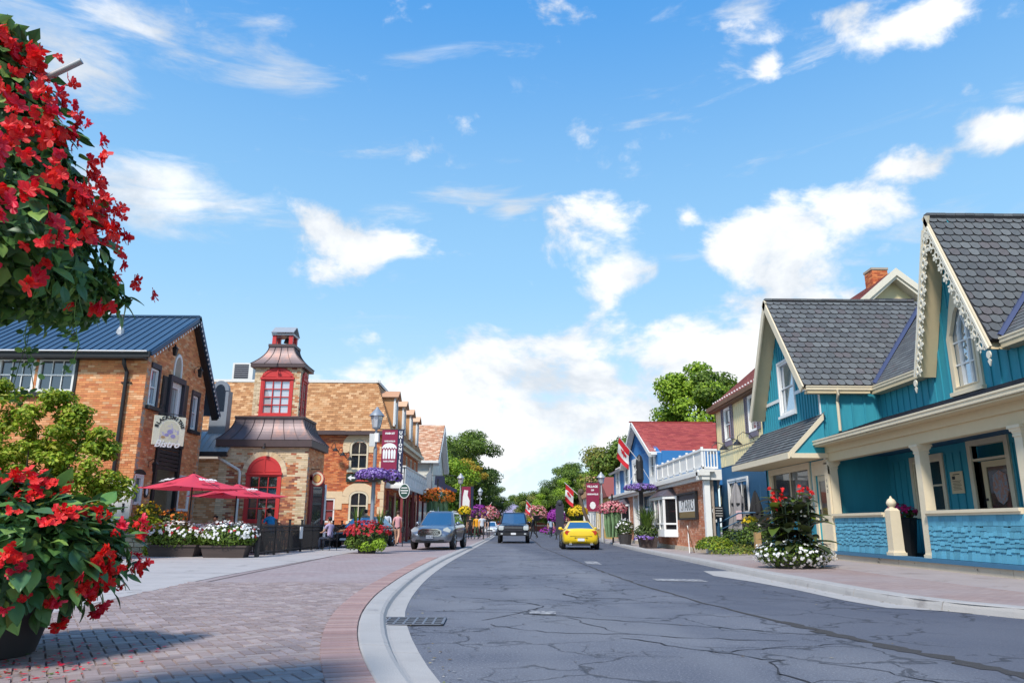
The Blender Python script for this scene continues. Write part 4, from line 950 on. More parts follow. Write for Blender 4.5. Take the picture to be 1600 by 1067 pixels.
aw = MB().ring(Fe_, [(2.065, 6.55)]+ar+[(2.785, 6.55)], [(2.145, 6.62)]+arI+[(2.705, 6.62)], -.06, .03).build('window', [m_white], bis); MB().prism(Fe_, [(2.14, 6.6)]+arI+[(2.71, 6.6)], -.09, -.05).build('pane', [m_glassc], aw)
window(Fe_, .14, .68, 1.75, 2.72, -.03, bis, m_white, m_glass, 1, 2, fw=.08, sash=True, casing=.05)
MB().prism(Fe_, [(.0, 2.78)]+arc(.41, 2.78, .42, .16, 180, 0, 8)+[(.82, 2.78)], 0, .04).build('window_trim', [m_black], bis)
b = MB(); b.fbox(Fe_, 1.55, 3.30, .1, 4.15, -.9, -.8); b.fbox(Fe_, 1.38, 1.56, .1, 4.2, -.05, .08).fbox(Fe_, 3.28, 3.46, .1, 4.2, -.05, .08).fbox(Fe_, 1.38, 3.46, 3.95, 4.25, -.05, .12)
for i in range(6): b.fbox(Fe_, 1.56, 3.28, 3.05+.15*i, 3.17+.15*i, -.03-.01*i, .06)
b.build('door_bay', [m_black], bis); dr_ = MB().fbox(Fe_, 1.7, 2.5, .1, 2.6, -.78, -.72).build('door', [m_black], bis); MB().fbox(Fe_, 1.8, 2.4, .9, 2.4, -.72, -.70).build('pane', [m_glassd], dr_)
window(Fe_, 3.62, 4.55, 1.6, 2.9, 0.02, bis, m_white, m_glassc, 1, 1, fw=.07, casing=.05)
# roof: metal sheets with standing seams, black fascia and soffit, string lights
ZE, OV = 7.05, .42
rn = Vector((0, RYb+OV, RZb+.08-ZE)); Frn = Frame((-21.2, YB_-OV, ZE), (1, 0, 0), rn); RW = 8.45
rf2 = Vector((0, RYb-6.45, RZb+.08-5.72)); Frf = Frame((-12.75, YB_+6.45, 5.72), (-1, 0, 0), rf2)
b = MB(); b.prism(Frn, [(0, 0), (RW, 0), (RW, rn.length), (0, rn.length)], -.05, 0); b.prism(Frf, [(0, 0), (RW, 0), (RW, rf2.length), (0, rf2.length)], -.05, 0); b.build('roof', [m_navyroof], bis)
sm_ = MB().fbox(Frame((0, 0, 0), (1, 0, 0), (0, 1, 0)), -.018, .018, 0, rn.length, 0, .035).mesh('roof_seam', [m_navyseam])
for i in range(28): inst('roof_seam', sm_, bis, Frn.mat(.02+i*.311, 0, 0))
b = MB(); b.fbox(Frame((-21.2, YB_+RYb, RZb+.10), (1, 0, 0)), 0, RW, -.04, .03, -.12, .12); b.build('ridge_cap', [m_navyseam], bis)
b = MB(); b.fbox(facing(YB_-OV+.02, -21.2), 0, RW-.02, ZE-.22, ZE-.03, -.05, .02); b.fbox(facing(YB_-.004, -21.2), 0, RW-.25, ZE-.26, ZE-.20, 0, .40); b.build('fascia', [m_black], bis)
b = MB(); b.tube([(-21.2, YB_-OV-.05, ZE-.03), (-12.85, YB_-OV-.05, ZE-.03)], .035, 6); b.build('gutter_edge', [m_galv], bis)
def rake(p0, p1, w, dep, m, name):
    a, c = Vector(p0), Vector(p1); t = (c-a).normalized(); n = Vector((1, 0, 0)).cross(t); n = n if n.z < 0 else -n
    F = Frame(a, t, n, (1, 0, 0)); MB().fbox(F, 0, (c-a).length, 0, w, -dep, 0.0).build(name, [m], bis); return F, (c-a).length
RA = rake((-12.70, YB_-OV, ZE-.02), (-12.70, YB_+RYb, RZb+.10), .16, .06, m_navyseam, 'rake_board'); RB = rake((-12.70, YB_+6.45, 5.70), (-12.70, YB_+RYb, RZb+.10), .20, .06, m_navyseam, 'rake_board')
rake((-12.76, YB_-OV, ZE-.10), (-12.76, YB_+RYb, RZb+.02), .10, .25, m_black, 'soffit'); rake((-12.76, YB_+6.4, 5.62), (-12.76, YB_+RYb, RZb+.02), .22, .25, m_black, 'soffit')
bl = MB().lathe((0, 0, 0), [(.002, -.10), (.03, -.04), (.022, 0)], 6).mesh('bulb', [m_white])
sl_ = thing('string_lights', 'string of small white bulbs along the gable edge of the orange brick building', 'string lights', (-12.6, 29.4, 9.3))
b = MB(); b.tube([RA[0].pt(.1, .18, .02), RA[0].pt(RA[1]-.05, .18, .02), RB[0].pt(RB[1]-.05, .22, .02), RB[0].pt(.1, .22, .02)], .008, 4); b.build('wire', [m_black], sl_)
for F, L, w in ((*RA, .18), (*RB, .22)):
    for i in range(int(L/.22)): p = F.pt(.12+i*.22, w, .03); inst('bulb', bl, sl_, Matrix.Translation(p))
# downpipe, vent pipe
MB().tube([(-13.72, YB_-.30, 6.85), (-13.70, YB_-.28, 6.6), (-13.66, YB_-.09, 6.35), (-13.66, YB_-.09, .1)], .07, 8).fbox(Fn, X2(-13.85), X2(-13.47), 5.95, 5.99, 0, .05).build('downpipe', [m_black], bis, smooth=True)
vp = Frn.pt(X2(-14.9)+.2, 2.15, 0); MB().lathe(vp, [(.17, -.1), (.14, .1), (.075, .22), (.07, .24)], 10).lathe(vp+Vector((0, 0, .2)), [(.065, 0), (.065, .52)], 10, 1).build('vent_pipe', [m_galv, m_copper], bis)
# wall lanterns
def lantern(name, label, M, mat=m_iron):
    t = thing(name, label, 'lantern'); t.matrix_world = M; WMX[t.name] = M
    b = MB(); b.lathe((0, 0, 0), [(.05, -.16), (.075, -.14), (.11, .10), (.125, .12)], 4).lathe((0, 0, .12), [(.14, 0), (.05, .09), (.03, .10), (.03, .14), (.01, .18)], 4); b.tube([(-.24, 0, .02), (-.24, 0, .20), (-.1, 0, .30), (0, 0, .28)], .012, 5); b.build('cage', [mat], t, local=True)
    MB().lathe((0, 0, 0), [(.06, -.12), (.095, .09)], 4).build('lamp_glass', [m_glassc], t, local=True); return t
for y, z, la in ((27.45, 7.45, 'black wall lantern left of the pointed window on the brick gable'), (29.9, 7.1, 'black wall lantern right of the pointed window on the brick gable'), (26.95, 3.05, 'black wall lantern beside the dark door of the brick bistro')):
    lantern('wall_lantern', la, Matrix.Translation((XB_+.26, y, z)))
# hanging pictorial sign
m_signy = mk('faded_sign_panel', (.62, .58, .42), .6, ns=9, na=.2, dirt=((.40, .38, .55), 5, .52, .62)); m_signstone = mk('sign_stone_border', (.72, .68, .52), .6, ns=14, na=.25)
sg_ = thing('hanging_sign', 'arched cream pictorial sign of the bistro hanging on an iron bracket', 'sign', (-12.25, 26.6, 4.2))
Fsg = Frame((-12.9, 25.75, 0), (1, .62, 0), (0, 0, 1)); Fsg = Frame((-12.85, 25.85, 0), (.75, .66, 0), (0, 0, 1))
W2 = 1.42
MB().prism(Fsg, [(0, 3.62), (W2, 3.62), (W2, 4.98), (0, 4.98)], -.04, .04).build('board', [m_signstone], sg_)
MB().prism(Fsg, [(.28, 3.75), (W2-.28, 3.75)]+arc(W2/2, 4.35, W2/2-.28, .42, 0, 180, 12), .04, .05).build('panel', [m_signy], sg_)
b = MB(); b.prism(Fsg, arc(.46, 3.98, .10, .06, 0, 345, 10)*1, .052, .058); b.build('print', [m_woodl], sg_)
for i, ch in enumerate('BLACKSMITHS'):
    a = RAD(164-148*i/10); text(ch, .225, Fsg, W2/2+math.cos(a)*.60, 4.33+math.sin(a)*.60, .052, m_black_letter, sg_, rot=a-math.pi/2, bold=.012, name='letter')
text('Bistro', .46, Fsg, W2/2-.05, 3.66, .065, m_white_letter, sg_, shear=.35, bold=.012)
for dx, dz, s in ((.75, 4.25, .14), (.9, 4.05, .12), (.62, 4.1, .10)): MB().prism(Fsg, arc(dx, dz, s, s*.8, 0, 320, 7), .051, .056).build('print', [mk('violet_print', (.30, .27, .48), .6, ns=20, na=.4)], sg_)
MB().tube([(-13, 26.0, 5.1), (-12.3, 26.45, 5.12), (-11.85, 26.75, 5.05)], .02, 5).tube([(-13, 26.0, 4.3), (-12.7, 26.2, 4.8), (-12.2, 26.5, 5.1)], .014, 5).build('bracket', [m_iron], sg_)
sg_.scale = (.76, .76, .76); sg_.location = (-12.15, 26.75, 4.25)
sc_ = thing('oval_plaque', 'small black oval plaque with white mark beside the bistro door', 'sign', (-12.95, 27.0, 2.2)); MB().prism(Fe_, arc(1.02, 2.2, .15, .22, 0, 345, 14), 0, .04).build('plate', [m_black], sc_); MB().prism(Fe_, arc(1.02, 2.2, .08, .13, 0, 345, 14), .04, .045).build('mark', [m_white], sc_)
# link building between bistro and tower
lk = thing('brick_link', 'low orange brick link with small grey metal roof between bistro and tower', 'building', (-12.7, 32.1, 0))
Fk = facing(32.05, -13.6); b = MB(); b.fbox(Fk, 0, 2.1, 0, 3.8, -.25, -.012); b.build('wall', [m_mort], lk)
put_bricks(Fk, bricks(Fk, [(0, 0), (2.08, 0), (2.08, 3.8), (0, 3.8)], [], -.012, 0, .235, .083), [m_bo2], lk)
Fkr = Frame((-13.7, 31.55, 4.05), (1, 0, 0), (0, 1.0, .75)); MB().prism(Fkr, [(0, 0), (1.75, 0), (1.75, 1.7), (0, 1.7)], -.05, 0).build('roof', [m_galv], lk)
for i in range(7): MB().fbox(Fkr, .05+i*.26, .075+i*.26, 0, 1.7, 0, .03).build('roof_seam', [m_galv], lk)
MB().fbox(facing(31.55, -13.7), 0, 1.75, 3.86, 4.06, -.06, .05).build('fascia', [m_black], lk); MB().box((-12.95, 33.0, 5.9), (.75, .5, 2.0)).prism(Frame((-13.33, 32.74, 6.9), (1, 0, 0)), [(0, 0)]+arc(.38, 0, .38, .45, 180, 0, 10)[1:], -.2, .02).build('dormer', [m_grey], lk)
tc_ = Frame((-13.33, 32.72, 6.9), (1, 0, 0)); MB().prism(tc_, [(.16, -.9)]+arc(.38, 0, .22, .28, 180, 0, 8)+[(.6, -.9)], 0, .012).build('pane', [m_glass], lk)
MB().tube([(-12.42, 31.9, 3.95), (-12.38, 31.9, 3.82), (-11.50, 31.93, 3.32), (-11.45, 31.93, 3.2), (-11.42, 31.93, .1)], .06, 8).build('downspout', [m_whiteold], lk, smooth=True)

# ------------------------------------------------------------------ brick tower with curved metal roofs
tw = thing('brick_tower', 'buff and red brick tower with curved copper roofs, red windows and belfry', 'tower', (-10.5, 32, 0))
Ft = facing(32, -12.4)                                                   # u = x+12.4, lower front
TW = 3.8; AH = (1.22, 2.72, 1.1, 3.95); ac = 1.97
def tzone(u, v):
    if v > 3.62: return 0 if RD.random() < .94 else 1
    if u > 3.25 or u < .35 : return 0 if RD.random() < .93 else 1
    return 1 if RD.random() < .80 else (2 if RD.random() < .5 else 0)
b = MB(); slab(b, Ft, 0, TW, 0, 4.35, [AH], -.25, -.012); b.fbox(east(-8.6, 32.25), 0, 2.55, 0, 4.3, -.25, -.012); b.box((-10.62, 34.9, 2.1), (3.55, .2, 4.2)); b.build('wall', [m_mortd], tw)
ho = arch_hole(AH[0], AH[1], AH[2], 3.17, 3.95)
put_bricks(Ft, bricks(Ft, [(0, .0), (TW, .0), (TW, 4.32), (0, 4.32)], [arch_hole(AH[0]-.22, AH[1]+.22, 3.1, 3.17, 4.18), (AH[0], AH[1], 1.1, 3.12)], -.012, 0, .235, .083, zone=tzone), [m_by, m_bm, m_bo], tw, 290, key=lambda r: -r[2]*.2+abs(r[0]-2.9))
SA = arc(ac, 3.12, .97, 1.03, 180, 0, 22); SI = arc(ac, 3.12, .755, .80, 180, 0, 22)
for i in range(22): MB().prism(Ft, [SI[i], SI[i+1], SA[i+1], SA[i]], -.012+.0*i, .012+RD.uniform(0, .004)).build('arch_brick', [m_by], tw)
# fill behind the arch
b = MB(); P = [(AH[0], 3.95)]+arc(ac, 3.12, .755, .80, 180, 90, 10); b.prism(Ft, P, -.2, -.014); b.prism(Ft, [(AH[1], 3.95)]+arc(ac, 3.12, .755, .80, 0, 90, 10), -.2, -.014); b.build('arch_backing', [m_mortd], tw)
def arch_window(F, c, r, z0, zs, rise, parent, nx, ny, gm, d=-.02, proud=.03):
    o = [(c-r, z0)]+arc(c, zs, r, rise, 180, 0, 18)+[(c+r, z0)]; i_ = [(c-r+.12, z0+.12)]+arc(c, zs, r-.12, .01, 180, 0, 18)+[(c+r-.12, z0+.12)]
    mb = MB(); mb.ring(F, o, i_, -.08, proud); w = mb.build('window', [m_redp], parent)
    mb = MB(); mb.fbox(F, c-r-.03, c+r+.03, zs-.02, zs+.07, -.02, proud+.05); mb.fbox(F, c-.03, c+.03, zs+.07, zs+rise-.05, 0, proud+.03); mb.ring(F, [(c-r+.05, zs+.10)]+arc(c, zs+.05, r-.05, rise-.10, 175, 5, 14)+[(c+r-.05, zs+.10)], [(c-r+.12, zs+.13)]+arc(c, zs+.05, r-.14, rise-.18, 170, 10, 14)+[(c+r-.12, zs+.13)], proud, proud+.02); mb.build('fanlight', [m_redp], w)
    a0, a1, b0, b1 = c-r+.17, c+r-.17, z0+.17, zs-.10; mb = MB(); mb.ring(F, [(c-r+.10, z0+.10), (c+r-.10, z0+.10), (c+r-.10, zs-.02), (c-r+.10, zs-.02)], [(a0, b0), (a1, b0), (a1, b1), (a0, b1)], -.075, proud-.012)
    for k in range(1, nx): x = a0+(a1-a0)*k/nx; mb.fbox(F, x-.018, x+.018, b0, b1, -.06, proud-.03)
    for k in range(1, ny): y = b0+(b1-b0)*k/ny; mb.fbox(F, a0, a1, y-.018, y+.018, -.058, proud-.028)
    mb.build('sash', [m_redp], w)
    for k in range(nx):
        for l in range(ny):
            x0, x1 = a0+(a1-a0)*k/nx+.004, a0+(a1-a0)*(k+1)/nx-.004; y0, y1 = b0+(b1-b0)*l/ny+.004, b0+(b1-b0)*(l+1)/ny-.004
            MB().fbox(F, x0, x1, y0, y1, -.10, -.065+RD.uniform(-.002, .002)).build('pane', [gm[(k*3+l*5) % len(gm)]], w)
    return w
arch_window(Ft, ac, .75, 1.12, 3.15, .78, tw, 3, 4, [m_glass, glass_mat('blueish_glass', (.01, .05, .10), .16), m_glass])
# side face with brown brick, door leaves
Fts = east(-8.6, 32.0)
put_bricks(Fts, bricks(Fts, [(.02, 0), (2.8, 0), (2.8, 4.3), (.02, 4.3)], [(.65, 2.5, 0, 2.95)], -.012, 0, .235, .083), [m_bo], tw)
b = MB(); b.fbox(Fts, .5, .66, .1, 3.1, -.02, .10).fbox(Fts, 2.5, 2.66, .1, 3.1, -.02, .10).fbox(Fts, .5, 2.66, 2.95, 3.18, -.02, .12).fbox(Fts, .66, 2.5, 0, 2.95, -.1, -.04); b.build('door_frame', [m_brickdoor], tw)
for u, a in ((.75, .55), (1.65, .35)):
    Fd = Frame(Fts.pt(u, 0, .02), Vector((math.sin(a)*1.0, math.cos(a), 0))); dl = MB().ring(Fd, [(0, .15), (.8, .15), (.8, 2.85), (0, 2.85)], [(.12, .9), (.68, .9), (.68, 2.7), (.12, 2.7)], -.02, .02).fbox(Fd, .12, .68, .15, .9, -.01, .01).build('door', [m_brickdoor if u < 1 else m_white], tw); MB().fbox(Fd, .12, .68, .9, 2.7, -.006, .006).build('pane', [m_glass], dl)
# curved roofs
def bell_roof(cx, cy, w0, d0, z0, w1, d1, z1, parent, seams, name='curved_roof'):
    """concave hipped skirt from a wide eave up to a small top, flare at the foot"""
    b = MB(); n = 8; rows = []
    for i in range(n+1):
        t = i/n; k = 1-(1-t)**2.1 if False else t; s = (1-t)**1.9; hw = w1/2+(w0-w1)/2*s; hd = d1/2+(d0-d1)/2*s; z = z0+(z1-z0)*t
        rows.append([(cx-hw, cy-hd, z), (cx+hw, cy-hd, z), (cx+hw, cy+hd, z), (cx-hw, cy+hd, z)])
    b.grid(rows, close=True); b.add(rows[-1], [(0, 1, 2, 3)]); b.add(rows[0], [(3, 2, 1, 0)])
    r = b.build(name, [m_copper], parent)
    for side in range(4):
        for k in range(seams+1):
            f = k/seams; pts = []
            for row in rows:
                a, c = Vector(row[side]), Vector(row[(side+1) % 4]); n_ = Vector(((0, -1, 0), (1, 0, 0), (0, 1, 0), (-1, 0, 0))[side]); pts.append(a+(c-a)*f+n_*.012)
            MB().tube(pts, .016, 4).build('roof_seam', [m_copperd], parent)
    return rows
bell_roof(-10.5, 33.35, 4.15, 3.1, 4.62, 2.95, 2.1, 5.62, tw, 7)
MB().box((-10.5, 33.35, 4.47), (4.12, 3.07, .30)).box((-10.5, 33.35, 4.33), (3.98, 2.95, .06)).box((-10.5, 33.35, 5.65), (3.05, 2.2, .09)).build('fascia', [m_copperd], tw)
# upper stage
Fu = facing(32.62, -11.42); UW = 2.06
b = MB(); slab(b, Fu, 0, UW, 5.6, 7.95, [(.33, 1.73, 5.72, 7.88)], -.2, -.012); b.fbox(east(-9.36, 32.83), 0, 1.1, 5.6, 7.95, -.2, -.012); b.fbox(Frame((-11.42, 33.95, 0), (0, -1, 0)), 0, 1.3, 5.6, 7.95, -.2, 0); b.build('wall', [m_mortd], tw)
put_bricks(Fu, bricks(Fu, [(0, 5.7), (UW, 5.7), (UW, 7.95), (0, 7.95)], [arch_hole(.30, 1.76, 5.72, 7.40, 8.0)], -.012, 0, .235, .083, zone=lambda u, v: 1 if (abs(u-1.03) < .9 and RD.random() < .45) else 0), [m_by, m_bm], tw)
b = MB(); b.prism(Fu, [(.31, 7.96), (.31, 7.42)]+arc(1.03, 7.40, .72, .56, 180, 90, 8), -.1, -.006); b.prism(Fu, [(1.75, 7.42), (1.75, 7.96)]+arc(1.03, 7.40, .72, .56, 90, 0, 8), -.1, -.006); b.build('spandrel', [m_bm], tw)
arch_window(Fu, 1.03, .73, 5.72, 7.42, .52, tw, 3, 4, [m_glassb])
MB().fbox(Fu, -.06, UW+.05, 5.66, 5.74, -.02, .10).build('sill', [m_redp], tw)
Fus = east(-9.36, 32.62); put_bricks(Fus, bricks(Fus, [(.02, 5.7), (.24, 5.7), (.24, 7.95), (.02, 7.95)], [], -.012, 0, .235, .083), [m_by], tw); put_bricks(Fus, bricks(Fus, [(1.10, 5.7), (1.31, 5.7), (1.31, 7.95), (1.10, 7.95)], [], -.012, 0, .235, .083), [m_by], tw)
arch_window(Fus, .67, .42, 5.72, 7.42, .45, tw, 2, 4, [m_glassb], d=0, proud=.05)
MB().box((-10.39, 33.28, 8.02), (2.42, 1.66, .16)).build('fascia', [m_copperd], tw)
bell_roof(-10.39, 33.28, 2.44, 1.68, 8.10, 1.12, .95, 8.98, tw, 4)
MB().box((-10.39, 33.28, 9.02), (1.2, 1.02, .12)).build('belfry_base', [m_copperd], tw)
for x in (-10.78, -10.02):
    for y in (32.95, 33.6): MB().box((x, y, 9.30), (.17, .15, .46)).build('belfry_post', [m_redp], tw)
MB().box((-10.4, 33.27, 9.56), (1.0, .9, .09)).prism(Frame((-10.90, 32.76, 9.60), (1, 0, 0), (0, .5, .36)), [(0, 0), (1.02, 0), (1.02, .62), (0, .62)], 0, .04).prism(Frame((-9.88, 33.80, 9.60), (-1, 0, 0), (0, -.5, .36)), [(0, 0), (1.02, 0), (1.02, .62), (0, .62)], 0, .04).build('belfry_roof', [m_galv], tw)
MB().lathe((-10.3, 33.27, 9.24), [(.16, 0), (.14, .05), (.09, .2), (.02, .26)], 10).build('bell', [m_iron], tw)
# gooseneck lamps on the tower and the mansard house
def gooseneck(label, M, s=1., group=None, mat=m_iron):
    t = thing('gooseneck_lamp', label, 'wall lamp', group=group); t.matrix_world = M; WMX[t.name] = M.copy()
    MB().tube([(0, 0, 0), (.12*s, 0, .16*s), (.32*s, 0, .22*s), (.48*s, 0, .10*s), (.5*s, 0, -.04*s)], .018, 6).build('arm', [mat], t, local=True)
    MB().lathe((.5*s, 0, -.16*s), [(.15*s, 0), (.10*s, .06*s), (.04*s, .12*s), (.03*s, .16*s)], 10).build('lamp_shade', [mat], t, local=True, smooth=True); return t
def at(x, y, z, az): return Matrix.Translation((x, y, z)) @ Matrix.Rotation(RAD(az), 4, 'Z')
gooseneck('black gooseneck lamp over the lower red arched tower window', at(-10.45, 32, 4.32, -90), .6); gooseneck('black gooseneck lamp over the upper red tower window', at(-10.4, 32.6, 7.98, -90), .5)
for i in range(3): gooseneck(('black curly lamp highest on the red brick wall beside the tower', 'middle one of three black curly lamps on the red brick wall', 'black curly lamp lowest on the red brick wall, towards the arched window')[i], at(-10.1+.42*i, 42.36, 5.3-.25*i, -55), 1.3, group='curly lamps on the red brick wall')
# round sign
rs = thing('round_sign', 'round red and cream projecting sign on the corner of the brick tower', 'sign', (-8.35, 32.6, 2.95)); Fr_ = facing(32.6, -8.3)
m_redsign = mk('red_sign_enamel', (.55, .06, .04), .5); m_gold = mk('amber_print', (.65, .36, .10), .5, ns=9, na=.2)
MB().prism(Fr_, arc(0, 3.02, .30, .32, 0, 350, 20), -.03, .03).build('disc', [m_redsign], rs); MB().ring(Fr_, arc(0, 3.02, .27, .29, 0, 350, 20), arc(0, 3.02, .19, .2, 0, 350, 20), .03, .036).build('ring', [mk('cream_sign_ring', (.75, .6, .42), .5, ns=60, na=.4)], rs); MB().prism(Fr_, arc(0, 3.02, .15, .16, 0, 350, 16), .03, .04).build('emblem', [m_gold], rs); MB().tube([(-8.6, 32.6, 3.42), (-8.2, 32.6, 3.42)], .015, 5).build('bracket', [m_iron], rs)
# rooftop air conditioner behind the ridge
acu = thing('air_conditioner', 'white air conditioning unit on the flat roof behind the brown shingles', 'air conditioner', (-16.2, 44.5, 9.4))
MB().box((-16.2, 44.5, 10.1), (1.25, .9, 1.05)).build('casing', [m_whiteold], acu); MB().box((-16.28, 44.04, 10.1), (.85, .03, .85)).build('grille', [m_charc], acu)
for i in range(6): MB().box((-16.28, 44.02, 9.78+.13*i), (.85, .02, .02)).build('slat', [m_galv], acu)

# ------------------------------------------------------------------ red brick mansard house
mn = thing('mansard_house', 'red brick corner house with brown shingled mansard roof and white balcony', 'building', (-7, 42.4, 0))
XM, YM = -7., 42.4; Fa = facing(YM, -18.); Fb = east(XM, YM); def_ = None
def xa(x): return x+18.
wU = (xa(-9.03), xa(-7.98), 4.12, 5.80); wL = (xa(-8.92), xa(-7.86), 1.28, 2.92); wR = (xa(-10.3), xa(-9.72), 1.2, 2.5)
b = MB(); slab(b, Fa, 0, 11, 0, 6.1, [wU, wL, wR], -.3, -.012)
st_w = [(1.6+2.35*i, 2.3+2.35*i, 4.3, 5.65) for i in range(6)]
slab(b, Fb, .03, 15.5, 0, 6.1, st_w, -.3, -.012); b.box((-12.5, 57.8, 3.05), (11, .2, 6.1)); b.build('wall', [m_mortd], mn)
def mz(u, v): return 1 if (2.95 < v < 3.0) else 0
put_bricks(Fa, bricks(Fa, [(3.5, .0), (11, .0), (11, 6.08), (3.5, 6.08)], [arch_hole(wU[0]-.02, wU[1]+.02, wU[2], 5.45, 5.82), arch_hole(wL[0]-.02, wL[1]+.02, wL[2], 2.6, 2.94), wR], -.012, 0, .235, .083), [m_br], mn)
put_bricks(Fb, bricks(Fb, [(0.02, .0), (15.5, .0), (15.5, 6.08), (0.02, 6.08)], [(h[0], h[1], h[2], h[3]) for h in st_w], -.012, 0, .235, .083), [m_br], mn)
for h, zs in ((wU, 5.42), (wL, 2.58)):
    c = (h[0]+h[1])/2; r = (h[1]-h[0])/2; zt = h[3]
    o = [(h[0], h[2])]+arc(c, zs, r, zt-zs, 180, 0, 10)+[(h[1], h[2])]; i_ = [(h[0]+.1, h[2]+.1)]+arc(c, zs, r-.1, zt-zs-.1, 180, 0, 10)+[(h[1]-.1, h[2]+.1)]
    w = MB().ring(Fa, o, i_, -.1, .03).fbox(Fa, c-.025, c+.025, h[2]+.1, zt-.1, -.09, -.01).fbox(Fa, h[0]+.1, h[1]-.1, (h[2]+zs)/2+.15, (h[2]+zs)/2+.21, -.09, 0).build('window', [m_creaml], mn)
    for k in (0, 1):
        for l in (0, 1):
            x0 = h[0]+.1 if k == 0 else c+.025; x1 = c-.025 if k == 0 else h[1]-.1; y0 = h[2]+.1 if l == 0 else (h[2]+zs)/2+.21; y1 = (h[2]+zs)/2+.15 if l == 0 else zt-.14
            MB().fbox(Fa, x0, x1, y0, y1, -.12, -.085+RD.uniform(-.003, .003)).build('pane', [m_glass], w)
    # stone hood with dropped shoulders
    P = [(c-r-.02, zs-.35), (c-r-.02, zs)]+arc(c, zs, r+.02, zt-zs+.02, 180, 0, 10)+[(c+r+.02, zs-.35)]; Q = [(c-r-.42, zs-.35), (c-r-.42, zs+.1)]+arc(c, zs+.05, r+.42, zt-zs+.42, 178, 2, 10)+[(c+r+.42, zs-.35)]
    MB().ring(Fa, Q, P, -.005, .035).build('stone_hood', [m_stone], mn); MB().fbox(Fa, h[0]-.1, h[1]+.1, h[2]-.16, h[2]-.004, -.02, .12).build('sill', [m_creaml], mn)
    MB().fbox(Fa, h[0]+.25, h[1]-.2, h[2]-.28, h[2]-.17, 0, .03).build('stone_apron', [m_stone], mn)
w = window(Fa, wR[0], wR[1], wR[2], wR[3], -.02, mn, m_whiteold, m_brickdoor, 1, 2, fw=.08); MB().ring(Fa, [(wR[0]-.3, 1.9), (wR[0]-.3, 2.9), (wR[1]+.4, 2.9), (wR[1]+.4, 1.9)], [(wR[0]-.02, 1.9), (wR[0]-.02, 2.52), (wR[1]+.02, 2.52), (wR[1]+.02, 1.9)], -.006, .03).build('stone_hood', [m_stone], mn)
for h in st_w: window(Fb, h[0], h[1], h[2], h[3], -.02, mn, m_creaml, m_glass, 1, 2, fw=.08, sash=True)
for k, z in enumerate([.4+.42*i for i in range(13)]):
    q = .34 if k % 2 else .2; MB().fbox(Fa, 11-q, 11.012, z, z+.40, -.01, .014).build('quoin', [m_stone], mn)
# ground floor shop front on the street side
m_shop = mk('crimson_shopfront', (.22, .03, .03), .55, ns=4, na=.2)
for k in range(5):
    u = 1.0+2.7*k; MB().fbox(Fb, u, u+.22, .1, 3.0, 0, .12).build('pilaster', [m_creaml if k % 2 else m_brickdoor], mn); w = MB().ring(Fb, [(u+.3, .3), (u+2.5, .3), (u+2.5, 2.8), (u+.3, 2.8)], [(u+.42, .9), (u+2.38, .9), (u+2.38, 2.7), (u+.42, 2.7)], 0, .08).build('shop_window', [m_shop], mn); MB().fbox(Fb, u+.42, u+2.38, .9, 2.7, .01, .03).build('pane', [m_glassd], w)
# mansard roof: steep lower slopes, flat top with white kerb
EZ, TZ = 6.28, 9.35
Ma = Frame((-18.3, YM-.30, EZ), (1, 0, 0), (0, 1.35, TZ-EZ)); Mb_ = Frame((-6.70, YM-.30, EZ), (0, 1, 0), (-1.15, 0, TZ-EZ)); la = math.hypot(1.35, TZ-EZ); lb = math.hypot(1.15, TZ-EZ)
b = MB(); b.prism(Ma, [(0, 0), (11.6, 0), (10.45, la), (0, la)], -.1, 0); b.prism(Mb_, [(0, 0), (16, 0), (14.6, lb), (1.35, lb)], -.1, 0); b.box((-13, 50.5, TZ-.06), (10.4, 13.9, .1)); b.build('roof', [m_subshade], mn)
lay_rect(Ma, [(0.1, 0), (11.6, 0), (10.45, la), (0.1, la)], .30, .145, m_brownsh, mn, jit=.012); lay_rect(Mb_, [(0, 0), (16, 0), (14.6, lb), (1.35, lb)], .30, .145, m_brownsh, mn, jit=.012)
MB().box((-12.95, YM+1.04, TZ+.04), (10.55, .14, .16)).build('roof_kerb', [m_whiteold], mn); MB().box((-7.83, 50.3, TZ+.04), (.14, 14., .16)).build('roof_kerb', [m_whiteold], mn)
MB().fbox(facing(YM-.02, -18.3), 0, 11.62, 6.06, 6.27, -.02, .34).build('cornice', [m_copperd], mn)
MB().fbox(Frame((XM+.02, YM-.3, 0), (0, 1, 0)), 0, 16.1, 6.0, 6.2, 0, .40).fbox(Frame((XM+.02, YM-.3, 0), (0, 1, 0)), 0, 16.1, 5.8, 6.0, 0, .2).build('cornice', [m_creaml], mn)
for k in range(4):
    y = 44.0+3.6*k; z = 6.75; x = -6.78
    MB().box((x-.45, y, z+.85), (.9, 1.1, 1.7)).build('dormer', [m_brownsh], mn); MB().box((x+.02, y-.5, z+.85), (.10, .14, 1.72)).build('dormer_trim', [m_white], mn); MB().box((x+.02, y+.5, z+.85), (.10, .14, 1.72)).build('dormer_trim', [m_white], mn)
    MB().prism(Frame((x-1.2, y-.7, z+1.65), (1, 0, 0), (0, .7, .45)), [(0, 0), (1.45, 0), (1.45, .84), (0, .84)], 0, .06).prism(Frame((x+.25, y+.7, z+1.65), (-1, 0, 0), (0, -.7, .45)), [(0, 0), (1.45, 0), (1.45, .84), (0, .84)], 0, .06).build('dormer_roof', [m_brownsh2], mn)
    MB().prism(Frame((x+.02, y-.62, z+1.62), (0, 1, 0)), [(0, 0), (1.24, 0), (.62, .42)], -.02, .04).build('dormer_gable', [m_brownsh], mn)
    MB().box((x+.01, y, z+.8), (.04, .8, 1.3)).build('pane', [m_glass], mn)
